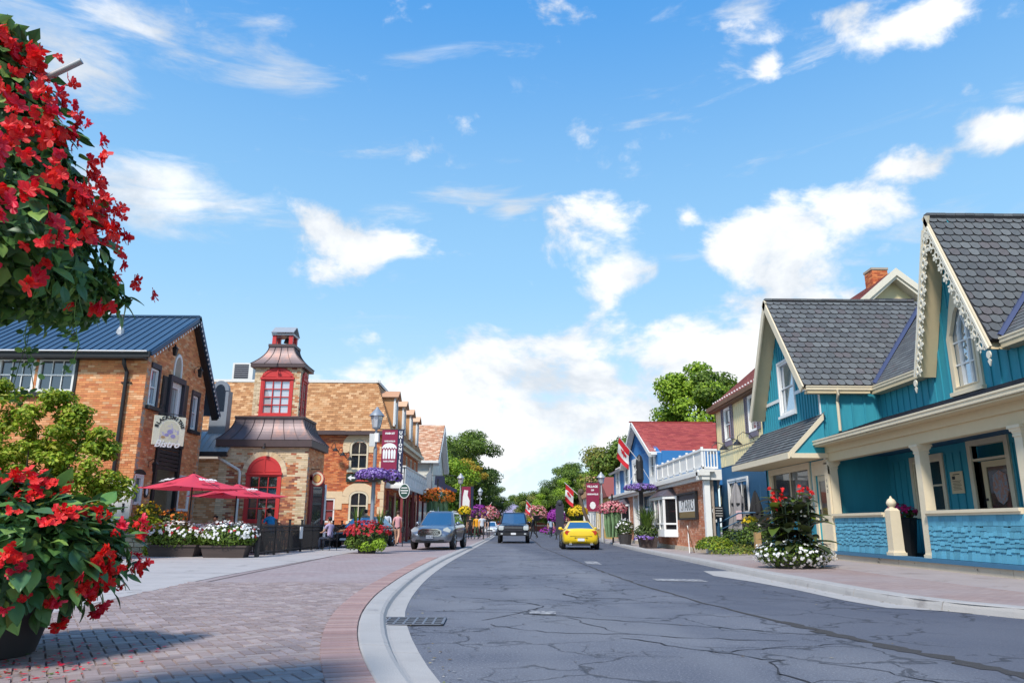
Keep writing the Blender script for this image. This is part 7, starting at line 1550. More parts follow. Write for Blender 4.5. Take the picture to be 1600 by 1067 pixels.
for nm, lab, x, y, H in (('basket_post', 'thin post under the yellow basket', 4.65, 50.1, 1.7), ('basket_post', 'thin post under the magenta basket', 4.0, 62.1, 1.3), ('basket_post', 'thin post under the pale pink basket', 2.85, 75.1, 1.6), ('basket_post', 'thin post under the white and pink basket', -1.6, 66.1, 1.5), ('basket_post', 'thin post under the dark magenta basket', -2.3, 60.1, 1.5), ('basket_post', 'thin post under the yellow green basket by the silver car', -2.95, 52.1, 1.7), ('basket_post', 'thin post under the yellow green flower ball', 1.95, 78.1, 1.2)): tag(MB().lathe((x, y, 0), [(.12, 0), (.05, .1), (.045, H)], 8).build(nm, [m_iron]), lab, 'post', group='posts of the flower baskets')
def drape_planter(label, x, y, fm, s=1.):
    t = thing('hanging_planter', label, 'planter', (x, y, 0)); MB().tube([(x, y, 0), (x, y, 3.0*s)], .06, 6).build('post', [m_iron], t); b = MB()
    for i in range(11):
        a = i*2*math.pi/11; b.tube([(x+.42*s*math.cos(a), y+.3*s*math.sin(a), 1.9*s), (x+.45*s*math.cos(a+.1), y+.32*s*math.sin(a+.1), 1.2*s), (x+.35*s*math.cos(a), y+.25*s*math.sin(a), .45*s)], .12*s, 5, r2=.07*s)
    b.build('trailing_greens', [mk('trailing_green', (.16, .26, .12), .7, ns=9, na=.35)], t, kind='stuff'); bushy(t, (x, y, 2.05*s), (.72*s, .5*s, .42*s), 600, L_treed, .12); flowers(t, (x, y, 2.1*s), (.85*s, .6*s, .45*s), 240, fm, .13, zmin=-.5); return t
drape_planter('tall planter of pink flowers with long grey green trailing leaves behind the yellow coupe', 6.25, 45, F_pinkl, .98); drape_planter('tall planter of orange flowers with trailing green leaves under the boot sign', -4.95, 53, F_or, 1.42)
pw = thing('flower_pot', 'dark pot of white flowers at the yellow coupe rear corner', 'planter', (6.6, 42, .1)); MB().lathe((6.5, 42, .1), [(.3, 0), (.4, .55)], 12).build('pot', [m_terra], pw); bushy(pw, (6.5, 42, .95), (.55, .5, .5), 500, L_treed, .12); flowers(pw, (6.5, 42, 1.0), (.5, .5, .45), 40, F_white, .11)
# flag post with basket and spiky planter before the blue shop
wp = thing('wooden_lamp_post', 'dark wooden post with covered lamp before the white shop entrance', 'post', (6.75, 38, .1)); MB().lathe((6.75, 38, .1), [(.13, 0), (.13, 3.05)], 4).build('post', [mk('dark_timber', (.05, .045, .05), .8, ns=4, na=.3)], wp); MB().lathe((6.72, 37.95, 3.15), [(.10, 0), (.19, .25), (.19, 1.15), (.12, 1.4), (.02, 1.5)], 10).build('covered_lamp', [m_iron], wp)
lamp_basket('hanging_basket', 'wide basket of violet flowers hung on the dark wooden post', (6.72, 37.8, 2.95), (.82, .5, .22), L_treed, F_purp, n=600, fs=.09)
b = MB()
for x in (6.05, 7.4): b.tube([(6.72, 37.9, 4.2), (x, 37.85, 3.0)], .012, 4)
b.build('basket_chains', [m_white], wp, kind='stuff')
def flag(label, base, tip, w, h, seed=0):
    t = thing('flag', label, 'flag', base, group='red and white maple leaf flags'); base, tip = Vector(base), Vector(tip); MB().tube([base, tip], .022, 6).build('pole', [m_white], t); ax = (base-tip).normalized(); L = h; q0 = tip+ax*.12; r = random.Random(seed); M_ = []; nU, nV = 12, 9
    ph = r.uniform(0, 6)
    def pnt(u, v):  # u along the hanging width (down), v along the pole
        q = q0+ax*v*L; sw = w*u*.9; return q+Vector((-.10*u*math.cos(0)-.06*math.sin(5*v+ph)*u, .10*math.sin(7*u+4*v+ph)*u*.7, -sw*1.0+.05*math.sin(6*v+ph)))
    rows = [[pnt(i/nU, j/nV) for j in range(nV+1)] for i in range(nU+1)]
    mb = MB(); mb.grid(rows); mb.m = [0 if (i < nU*.27 or i >= nU*.73) else 1 for i in range(nU) for j in range(nV)]; mb.build('cloth', [F_flag, m_white], t, smooth=80)
    leaf = [(.0, -.42), (.04, -.12), (.30, -.18), (.24, -.06), (.42, .10), (.34, .14), (.38, .28), (.24, .24), (.18, .32), (.10, .12), (.12, .40), (.05, .34), (0, .50)]; leaf += [(-x, y) for x, y in leaf[-2:0:-1]]
    for sg in (-.012, .012):
        b = MB(); b.add([(pnt(.5+y*-.40*.9, .5+x*.62)+Vector((0, sg-.004, 0))) for x, y in leaf], [tuple(range(len(leaf)))]); b.build('maple_leaf', [F_flag], t)
    return t
F_flag = mk('flag_red', (.60, .02, .03), .7)
flag('large red and white maple leaf flag slanting from the dark wooden post', (6.72, 37.9, 4.25), (5.55, 37.3, 5.55), .95*1.25, .85, 1)
flag('red and white flag over the yellow flower basket', (4.75, 49.8, 3.0), (3.75, 49.5, 3.85), 1.15, .7, 2); flag('small red and white flag farther down on the right', (2.35, 74, 2.9), (1.8, 73.8, 3.5), 1.1, .6, 3); flag('small red and white flag at the left lamps', (-1.9, 72, 2.7), (-1.5, 71.8, 3.2), 1.0, .6, 4)
b = thing('leaning_post', 'weathered dark post with carved top beside the yellow basket', 'post', (5.2, 49.5, .1)); MB().tube([(5.75, 49.3, .1), (5.0, 49.5, 2.0), (4.72, 49.8, 3.1)], .11, 6).ball((4.85, 49.8, 3.25), .22).build('post', [m_bark], b)
tag(MB().box((4.0, 58, 1.6), (.62, .3, 2.2)).ball((4.0, 58, 2.75), .26).build('draped_figure', [m_charc]), 'dark draped figure standing between the magenta and yellow baskets', 'decoration')
sp_ = thing('spiky_planter', 'square dark planter with tall spiky grass and violet flowers before the blue shop', 'planter', (6.75, 36.6, .1)); b = MB(); b.lathe((6.75, 36.6, .1), [(.50, 0), (.62, .48)], 4, M=Matrix.Rotation(0, 4, 'Z')); b.build('tub', [m_boxw], sp_); bushy(sp_, (6.7, 36.6, .80), (.62, .5, .40), 600, L_treed, .12); spikes(sp_, (6.75, 36.6, .7), 90, 1.6, .95, L_grass, .028, 6); flowers(sp_, (6.5, 36.3, .52), (.48, .35, .14), 60, F_purp, .09)
# hedge clumps, patio planting on the right
hd = thing('low_hedge', 'low bright green plants along the pavement before the brick corner', 'plants', (8.0, 28.6, .1)); bushy(hd, (7.75, 28.4, .35), (.72, 1.0, .40), 1500, [L_bush, L_tree], .10, zmin=-.2); bushy(hd, (8.7, 27.6, .25), (.8, .5, .28), 500, [L_treed, L_olive], .10, zmin=-.2); bushy(hd, (9.2, 27.6, .65), (.9, .7, .65), 900, [L_treed, L_tree], .12, zmin=-.2); bushy(hd, (8.3, 26.2, .22), (1.4, .5, .2), 500, [L_olive, L_tree], .09, zmin=-.2); bushy(hd, (8.55, 28.6, .5), (.6, .6, .55), 500, [L_treed], .11, zmin=-.2)
# canna planter on the pavement
cx, cy = 7.02, 18.7
cp = thing('canna_planter', 'round planter of white flowers and dark red flowering cannas before the teal house', 'planter', (cx, cy, .12))
MB().lathe((cx, cy, .12), [(.45, 0), (.52, .35), (.55, .38)], 18).build('tub', [m_terra], cp); bushy(cp, (cx, cy, .44), (.92, .75, .36), 3800, [L_tree, L_treed, L_tree], .065, zmin=-.8); flowers(cp, (cx, cy, .44), (.95, .78, .38), 260, F_white, .065, zmin=-.75)
r = random.Random(12); cl_ = {}
def canna_leaf(mat):
    b = MB(); rows = []
    for i in range(7): t = i/6; w = .14*math.sin(math.pi*min(1, t*.93+.07))**.75 if i < 6 else .004; z = .0-.32*t*t; rows.append([(-w, t*.62, z+w*.35), (0, t*.62, z), (w, t*.62, z+w*.35)])
    b.grid(rows); return b.mesh('canna_leaf', [mat], smooth=80)
CLf = [canna_leaf(L_canna), canna_leaf(L_canna), canna_leaf(L_cannag)]
b = MB()
for i in range(17):
    a = r.uniform(0, 6.28); rd = r.uniform(.05, .55); x0, y0 = cx+rd*math.cos(a), cy+rd*math.sin(a); h_ = r.uniform(.9, 1.45); MB().tube([(x0, y0, .5), (x0+.06*math.cos(a), y0+.06*math.sin(a), .5+h_)], .018, 5).build('canna_stem', [L_canna], cp)
    for k in range(9):
        z = .65+h_*k/9*.95; aa = a+k*2.4+r.uniform(-.4, .4); d = Vector((math.cos(aa), math.sin(aa), r.uniform(.15, 1.1))).normalized(); nz = Vector((-d.x*d.z, -d.y*d.z, 1)).normalized(); x = d.cross(nz).normalized(); nz = x.cross(d); M = Matrix((x, d, nz)).transposed().to_4x4(); M.translation = (x0, y0, z); s = r.uniform(.7, 1.15)*(1.05-.35*k/9)
        inst('canna_leaf', CLf[2 if r.random() < .2 else 0], cp, M @ Matrix.Diagonal((s, s, s, 1)))
    if i in (0, 2, 3, 5, 7, 8, 10): 
        for q in range(4): inst('blossom', FM[q % 6], cp, Matrix.Translation((x0+.07*math.cos(a)+r.gauss(0, .05), y0+.07*math.sin(a)+r.gauss(0, .04), .55+h_+q*.07)) @ basis((r.gauss(0, 1), -1, .4)) @ Matrix.Diagonal((.8, .8, .8, 1)))
# porch tub
pp = thing('porch_planter', 'tall dark planter with magenta flowers standing on the teal porch', 'planter', (10.25, 19.6, .34)); MB().lathe((10.25, 19.6, .34), [(.24, 0), (.34, .95), (.36, 1.0)], 14).build('pot', [m_iron], pp); bushy(pp, (10.25, 19.6, 1.42), (.34, .3, .2), 200, L_treed, .1); flowers(pp, (10.25, 19.6, 1.45), (.36, .3, .22), 60, mk('magenta_bloom', (.5, .01, .12), .6), .09)

# small leaves and grit lying in the gutters and on the road
lt = MB(); r = random.Random(77)
for i in range(420):
    k = r.random(); y = 5+38*r.random()**1.6
    if k < .45: x = lerp_poly(LK_IN, y)+abs(r.gauss(0, .12))+.02; z = .006
    elif k < .8: x = lerp_poly(RK, y)-abs(r.gauss(0, .15))-.05; z = .010
    elif k < .93: x = r.uniform(-1, 5); z = .006
    else: x = lerp_poly(LK_OUT, y)-r.uniform(.1, 3.5); z = .075
    s = r.uniform(.008, .026); a = r.random()*6.3; lt.add([(x+s*math.cos(a+q*1.57)*(1 if q % 2 else .55), y+s*math.sin(a+q*1.57)*(1 if q % 2 else .55), z+r.uniform(0, .008)) for q in range(4)], [(0, 1, 2, 3)])
tag(lt.build('gutter_litter', [mk('litter', (.2, .14, .06), .8, cols=[(.22, .15, .05), (.12, .08, .04), (.35, .28, .15), (.16, .17, .06), (.30, .28, .26)])]), 'small dry leaves and grit scattered along the gutters and road', 'leaves', kind='stuff')
# ------------------------------------------------------------------ vehicles (local: +Y is the front, origin on the ground between the wheels)
def paint(name, col, metal=.3): return mk(name, col, .28, metal=metal, coat=.8, ns=2, na=.03)
m_tyre = mk('tyre', (.02, .02, .02), .85, ns=20, na=.2); m_rim = mk('alloy_rim', (.45, .46, .48), .3, metal=.9); m_trimb = mk('black_plastic', (.02, .02, .022), .55); m_chrome = mk('chrome', (.75, .76, .78), .12, metal=1.)
m_carglass = glass_mat('car_glass', (.01, .03, .06), .30, .02); m_lampw = glass_mat('clear_lamp', (.6, .62, .65), .3); m_lampr = mk('red_lamp', (.5, .03, .01), .2, coat=1.); m_plate = mk('licence_plate', (.75, .76, .78), .5)
def car(name, label, cat, paintm, W_, st, gh, wheels, wr, extras, roofz, hatch=False, arch_m=None, group=None):
    """st: stations (y, z_low, z_side, z_top, half width low, half width side, half width top); gh: greenhouse (y_front_base, y_front_top, y_rear_top, y_rear_base, z_base_f, z_base_r, z_top, hw_base, hw_top)"""
    t = thing(name, label, cat, group=group); b = MB(); rows = []
    for (y, z0, z1, z2, w0, w1, w2) in st:
        half = [(0, z0), (w0*.8, z0), (w0, z0+.05), (w1*.985, z0+(z1-z0)*.40), (w1, z0+(z1-z0)*.72), (w1*.985, z1), (w2, z2-.035), (w2*.82, z2), (w2*.4, z2+.012), (0, z2+.018)]
        rows.append([(x, y, z) for x, z in half]+[(-x, y, z) for x, z in half[-2:0:-1]])
    b.grid(rows, close=True); n = len(rows[0]); b.add(rows[0], [tuple(range(n))]); b.add(rows[-1], [tuple(range(n-1, -1, -1))])
    o = b.build('body', [paintm], t, smooth=35, local=True); 
    bm = bmesh.new(); bm.from_mesh(o.data); bmesh.ops.remove_doubles(bm, verts=bm.verts, dist=.001); bmesh.ops.recalc_face_normals(bm, faces=bm.faces); bm.to_mesh(o.data); bm.free(); sharp(o.data, 32)
    md = o.modifiers.new('smooth', 'SUBSURF'); md.levels = 1; md.render_levels = 2
    yf, yt, yr, yb, zf, zr_, zt, hb, ht = gh
    b = MB(); rows = []
    for k in range(5):
        s = k/4; hw = hb+(ht-hb)*s**1.3; a = yf+(yt-yf)*s; c = yb+(yr-yb)*s; zfk = zf+(zt-zf)*s; zbk = zr_+(zt-zr_)*s; e = .16
        rows.append([(-hw*.90, a, zfk), (0, a+.07*(1-s*.3), zfk), (hw*.90, a, zfk), (hw, a-e, zfk+.002), (hw, (a+c)/2, (zfk+zbk)/2), (hw, c+e, zbk), (hw*.88, c, zbk), (0, c-.06, zbk), (-hw*.88, c, zbk), (-hw, c+e, zbk), (-hw, (a+c)/2, (zfk+zbk)/2), (-hw, a-e, zfk+.002)])
    rt = [(x*.9, yt+(y-yt)*1.0 if 0 else (yt+yr)/2+(y-(yt+yr)/2)*.93, z+.035) for x, y, z in rows[-1]]; rows.append(rt); rows.append([(x*.55, (yt+yr)/2+(y-(yt+yr)/2)*.6, z+.05) for x, y, z in rows[-2]])
    b.grid(rows, close=True); b.add(rows[-1], [tuple(range(12))]); b.build('cabin', [paintm], t, smooth=50, local=True)
    def lp(a, c, s): return tuple(a[i]+(c[i]-a[i])*s for i in range(3))
    def quad(P, d, nm, off):
        nrm = (Vector(P[1])-Vector(P[0])).cross(Vector(P[2])-Vector(P[1])).normalized(); nrm = nrm if nrm.dot(Vector(off)) > 0 else -nrm; v = [Vector(p)+nrm*d for p in P]+[Vector(p)-nrm*.02 for p in P]; k = len(P)
        MB().add(v, [tuple(range(k)), tuple(range(2*k-1, k-1, -1))]+[(i, (i+1) % k, (i+1) % k+k, i+k) for i in range(k)]).build(nm, [m_carglass], t, local=True)
    f0, f1 = rows[0], rows[4]
    for (i, j, nm, off) in ((0, 2, 'windscreen', (0, 1, .3)), (8, 6, 'rear_window', (0, -1, .3))):
        m = 1 if i == 0 else 7
        A = [lp(f0[i], f1[i], .06), lp(f0[m], f1[m], .04), lp(f0[j], f1[j], .06), lp(f0[j], f1[j], .93), lp(f0[m], f1[m], .94), lp(f0[i], f1[i], .93)]
        A = [(p[0]*.97, p[1], p[2]) for p in A]; c = (Vector(off).normalized())*.022; b = MB(); v = [Vector(p)+c for p in A]; b.add(v+[p-c*2 for p in v], [(0, 1, 4, 5), (1, 2, 3, 4)]+[(i_, (i_+1) % 6, (i_+1) % 6+6, i_+6) for i_ in range(6)]); b.build(nm, [m_carglass], t, local=True)
    for s in (1, -1):
        ya, yb_ = yf-.30, yb+.28; tp = lambda y, z: (s*(hb+(ht-hb)*((z-min(zf, zr_))/(zt-min(zf, zr_)))**1.3), y, z)
        zz0, zz1 = max(zf, zr_)+.05, zt-.07; fr = lambda z, e0, e1: e0+(e1-e0)*(z-zf)/(zt-zf)
        for (p, q) in ((0, .48), (.50, 1.)):
            yl0, yh0 = fr(zz0, yf, yt)-.24, fr(zz0, yb, yr)+.24; yl1, yh1 = fr(zz1, yf, yt)-.24, fr(zz1, yb, yr)+.24
            P = [tp(yl0+(yh0-yl0)*p, zz0), tp(yl0+(yh0-yl0)*q, zz0), tp(yl1+(yh1-yl1)*q, zz1), tp(yl1+(yh1-yl1)*p, zz1)]; quad(P, .014, 'side_window', (s, 0, 0))
    tm = MB().lathe((0, 0, 0), [(wr*.62, -.10), (wr*.92, -.105), (wr, -.07), (wr, .07), (wr*.92, .105), (wr*.62, .10)], 28, M=Matrix.Rotation(math.pi/2, 4, 'Y')).mesh('tyre', [m_tyre], smooth=50)
    rb = MB(); rb.lathe((0, 0, 0), [(wr*.63, -.09), (wr*.63, .07), (wr*.58, .09), (wr*.55, .04), (.001, .04)], 24, M=Matrix.Rotation(math.pi/2, 4, 'Y'))
    for k in range(5): a = k*2*math.pi/5; rb.tube([(.075, .03*math.cos(a), .03*math.sin(a)), (.095, wr*.58*math.cos(a), wr*.58*math.sin(a))], .035, 4)
    rm = rb.mesh('rim', [m_rim], smooth=40)
    for (x, y) in wheels:
        M = Matrix.Translation((x, y, wr)) @ (Matrix() if x > 0 else Matrix.Rotation(math.pi, 4, 'Z')); w = inst('wheel', tm, t, M); inst('rim', rm, w, M)
        w.children[0].matrix_local = Matrix()
        s = 1 if x > 0 else -1; hwb = W_/2
        MB().lathe((s*(hwb-.09), y, wr+.02), [(wr*1.12, -.09), (wr*1.12, .066)], 24, M=Matrix.Rotation(math.pi/2, 4, 'Y')).build('wheel_arch', [arch_m or m_trimb], t, local=True)
    for s in (1, -1): MB().ball((s*(hb+.13), yf-.38, zf+.10), .11, 8, sz=.75).tube([(s*(hb-.05), yf-.36, zf+.05), (s*(hb+.1), yf-.38, zf+.08)], .03, 5).build('mirror', [paintm], t, smooth=60, local=True)
    for nm, P, y0, y1, m in extras:   # outlines in x,z extruded along y
        MB().prism(Frame((0, 0, 0), (1, 0, 0), (0, 0, 1), (0, 1, 0)), P, y0, y1).build(nm, [m], t, local=True, smooth=False)
    return t
def mir(P): return [(-x, z) for x, z in P][::-1]
def rect(x0, x1, z0, z1, c=.02): return [(x0+c, z0), (x1-c, z0), (x1, z0+c), (x1, z1-c), (x1-c, z1), (x0+c, z1), (x0, z1-c), (x0, z0+c)]
m_silv = paint('blue_grey_car_paint', (.23, .25, .29), .75); m_navy = paint('dark_navy_car_paint', (.012, .016, .03), .2); m_yelc = paint('yellow_car_paint', (.85, .58, .01), 0.); m_whc = paint('white_car_paint', (.75, .76, .78), 0.); m_blkc = paint('black_car_paint', (.015, .015, .017), .1)
hexg = [(-.50, .66), (-.40, .58), (.40, .58), (.50, .66), (.47, .80), (.30, .86), (-.30, .86), (-.47, .80)]
suv = car('parked_suv', 'blue grey crossover parked facing the camera on the left brick paving', 'car', m_silv, 1.93,
    [(-2.38, .45, .80, .95, .62, .70, .60), (-2.28, .32, .90, 1.10, .84, .88, .78), (-1.6, .27, .95, 1.12, .92, .965, .84), (0, .26, .92, 1.06, .93, .95, .84), (1.0, .26, .92, 1.04, .93, .965, .82), (1.75, .28, .88, .98, .91, .965, .76), (2.12, .27, .78, .86, .86, .90, .68), (2.32, .28, .66, .74, .72, .78, .58), (2.42, .34, .58, .66, .52, .60, .45)],
    (.98, .18, -1.55, -2.18, 1.0, 1.06, 1.60, .80, .60), [(.86, 1.45), (-.86, 1.45), (.86, -1.42), (-.86, -1.42)], .40,
    [('grille', hexg, 2.30, 2.43, m_trimb), ('licence_plate', rect(-.16, .16, .47, .60), 2.40, 2.455, m_plate), ('lower_grille', rect(-.62, .62, .30, .42), 2.20, 2.40, m_trimb),
     ('headlight', [(.52, .78), (.84, .72), (.88, .82), (.72, .94), (.56, .88)], 2.02, 2.20, m_lampw), ('headlight', mir([(.52, .78), (.84, .72), (.88, .82), (.72, .94), (.56, .88)]), 2.02, 2.20, m_lampw),
     ('fog_lamp', arc(.68, .46, .05, .05, 0, 320, 8), 2.18, 2.33, m_lampw), ('fog_lamp', mir(arc(.68, .46, .05, .05, 0, 320, 8)), 2.18, 2.33, m_lampw), ('emblem', arc(0, .76, .09, .05, 0, 340, 12), 2.42, 2.45, m_chrome)], 1.68)
FX_ = Frame((0, 0, 0), (1, 0, 0), (0, 0, 1), (0, 1, 0)); hi = [(x*.93, .72+(z-.72)*.86) for x, z in hexg]
MB().ring(FX_, [(x*1.06, .72+(z-.72)*1.12) for x, z in hexg], hi, 2.34, 2.445).build('grille_surround', [m_chrome], suv, local=True)
b = MB()
for z in (.655, .72, .785): 
    for k in range(8): x = -.40+.10*k+.05*((z > .7) and (z < .75)); b.ring(FX_, arc(x+.03, z, .052, .032, 0, 330, 8), arc(x+.03, z, .036, .018, 0, 330, 8), 2.42, 2.437)
b.build('grille_mesh', [m_chrome], suv, local=True, kind='stuff')
for s in (1, -1): MB().tube([(s*.53, .0, 1.615), (s*.54, -.3, 1.665), (s*.54, -1.2, 1.665), (s*.53, -1.4, 1.61)], .018, 6).build('roof_rail', [m_chrome], suv, local=True)
text('CAVR 208', .085, Frame((0, 0, 0), (-1, 0, 0), (0, 0, 1)), 0, .535, 2.46, m_navyc, suv, name='plate_text')
def setpose(t, x, y, rz, z=.0):
    t.location = (x, y, z); t.rotation_euler = (0, 0, RAD(rz))
for c_ in suv.children:
    if c_.name.startswith('plate_text'): pass
setpose(suv, -3.12, 35.2, 180-5.5, .06)
truck = car('pickup_truck', 'dark navy pickup truck with bright headlights driving towards the camera', 'truck', m_navy, 2.03,
    [(-2.9, .55, 1.10, 1.25, .90, .92, .88), (-2.8, .45, 1.12, 1.30, .97, .985, .92), (-1.0, .42, 1.10, 1.28, .98, .99, .92), (.0, .42, 1.12, 1.20, .98, .985, .90), (1.0, .42, 1.12, 1.20, .98, 1.0, .90), (2.2, .44, 1.10, 1.17, .98, 1.0, .88), (2.55, .46, 1.02, 1.12, .96, .98, .84), (2.68, .50, .98, 1.06, .92, .95, .82)],
    (1.05, .55, -.95, -1.15, 1.17, 1.25, 1.86, .88, .74), [(.88, 1.75), (-.88, 1.75), (.88, -1.85), (-.88, -1.85)], .42,
    [('grille', rect(-.58, .58, .72, 1.04), 2.60, 2.72, m_trimb), ('grille_bar', rect(-.58, .58, .93, .96), 2.70, 2.745, m_galv), ('grille_bar', rect(-.58, .58, .78, .83), 2.70, 2.745, m_charc), ('licence_plate', rect(-.16, .16, .52, .64), 2.66, 2.76, m_plate), ('bumper', rect(-.95, .95, .46, .66), 2.50, 2.74, m_trimb),
     ('headlight', rect(.62, .94, .80, 1.06, .05), 2.55, 2.70, m_lampw), ('headlight', mir(rect(.62, .94, .80, 1.06, .05)), 2.55, 2.70, m_lampw), ('fog_lamp', rect(.66, .80, .54, .62), 2.72, 2.76, m_lampw), ('fog_lamp', mir(rect(.66, .80, .54, .62)), 2.72, 2.76, m_lampw)], 1.95)
setpose(truck, .42, 50.3, 180-1)
coupe = car('sports_coupe', 'yellow coupe seen from behind driving away on the right lane', 'car', m_yelc, 1.76,
    [(-2.22, .42, .72, .84, .56, .62, .54), (-2.14, .30, .78, .95, .74, .79, .68), (-1.95, .22, .80, .97, .82, .855, .70), (-1.3, .20, .80, .94, .85, .88, .72), (-.3, .20, .80, .88, .86, .87, .72), (.8, .20, .78, .86, .86, .87, .72), (1.5, .22, .70, .78, .84, .87, .66), (2.0, .24, .60, .66, .76, .80, .56), (2.2, .30, .50, .56, .60, .66, .5)],
    (.95, .10, -.75, -1.62, .85, .93, 1.27, .74, .50), [(.80, 1.30), (-.80, 1.30), (.80, -1.28), (-.80, -1.28)], .32,
    [('tail_light', [(.44, .72), (.66, .66), (.76, .78), (.70, .87), (.50, .86)], -2.19, -2.05, m_lampr), ('tail_light', mir([(.44, .72), (.66, .66), (.76, .78), (.70, .87), (.50, .86)]), -2.19, -2.05, m_lampr),
     ('licence_plate', rect(-.16, .16, .40, .52), -2.26, -2.2, m_plate), ('plate_recess', rect(-.24, .24, .38, .58, .04), -2.235, -2.15, m_yelc), ('bumper_slot', rect(-.30, .30, .545, .565, .005), -2.25, -2.1, m_trimb), ('diffuser', rect(-.62, .62, .19, .28), -2.16, -2.0, m_trimb), ('exhaust', rect(.42, .56, .22, .30), -2.2, -2.02, m_chrome), ('exhaust', mir(rect(.42, .56, .22, .30)), -2.2, -2.02, m_chrome),
     ('boot_line', rect(-.52, .52, .612, .622, .003), -2.222, -2.1, m_trimb)], 1.33)
setpose(coupe, 3.52, 37.8, -2)
white = car('parked_car', 'small white sedan parked far along the left kerb', 'car', m_whc, 1.78,
    [(-2.3, .42, .72, .88, .6, .66, .56), (-2.1, .26, .80, .95, .84, .86, .72), (0, .2, .82, .92, .87, .88, .74), (1.3, .22, .76, .86, .86, .88, .70), (2.1, .26, .62, .72, .76, .80, .6), (2.28, .34, .55, .62, .6, .66, .5)],
    (.95, .25, -1.1, -1.8, .88, .92, 1.38, .76, .56), [(.80, 1.35), (-.80, 1.35), (.80, -1.35), (-.80, -1.35)], .32, [('grille', rect(-.35, .35, .45, .56), 2.24, 2.31, m_trimb), ('headlight', rect(.42, .66, .58, .68), 2.12, 2.24, m_lampw), ('headlight', mir(rect(.42, .66, .58, .68)), 2.12, 2.24, m_lampw), ('licence_plate', rect(-.15, .15, .34, .43), 2.26, 2.33, m_plate)], 1.45)
setpose(white, -1.9, 84, 178, .05)
dark = clone(white, (-6.95, 37.2, .05), RAD(165), 'dark parked sedan mostly hidden behind the flower tub')
for c_ in dark.children:
    if c_.name.split('.')[0] in ('body', 'cabin', 'mirror'): c_.data = c_.data.copy(); c_.data.materials[0] = m_blkc

# ------------------------------------------------------------------ people
def cloth(name, c): return mk(name, c, .85, ns=7, na=.15)
SH = dict(white=cloth('pale_shirt', (.62, .66, .72)), stripe=cloth('pink_striped_top', (.62, .32, .34)), blue=cloth('bright_blue_shirt', (.01, .22, .48)), green=cloth('olive_top', (.14, .20, .10)), orange=cloth('orange_jacket', (.80, .36, .02)), black=cloth('black_top', (.02, .02, .025)), lb=cloth('light_blue_shirt', (.38, .48, .62)), navy=cloth('navy_top', (.03, .04, .09)), lil=cloth('lilac_top', (.42, .34, .50)), red=cloth('red_top', (.45, .03, .03)), grey=cloth('grey_top', (.3, .3, .32)))
PT = dict(black=cloth('black_trousers', (.02, .02, .024)), brown=cloth('brown_skirt', (.13, .06, .05)), navy=cloth('navy_trousers', (.03, .04, .07)), grey=cloth('grey_trousers', (.28, .28, .30)), green=cloth('green_trousers', (.06, .10, .06)), skin=m_skin)
def skin_mesh(verts, edges, radii, root, lv=1):
    me = bpy.data.meshes.new('s'); me.from_pydata(verts, edges, []); o = bpy.data.objects.new('s', me); COL.objects.link(o); o.modifiers.new('k', 'SKIN'); sd = o.modifiers.new('d', 'SUBSURF'); sd.levels = lv
    for i, v in enumerate(me.skin_vertices[0].data): v.radius = (radii[i], radii[i]*(1. if not isinstance(radii[i], tuple) else 1)) if not isinstance(radii[i], tuple) else radii[i]; v.use_root = (i == root)
    dg = bpy.context.evaluated_depsgraph_get(); r = bpy.data.meshes.new_from_object(o.evaluated_get(dg)); bpy.data.objects.remove(o); bpy.data.meshes.remove(me); return r
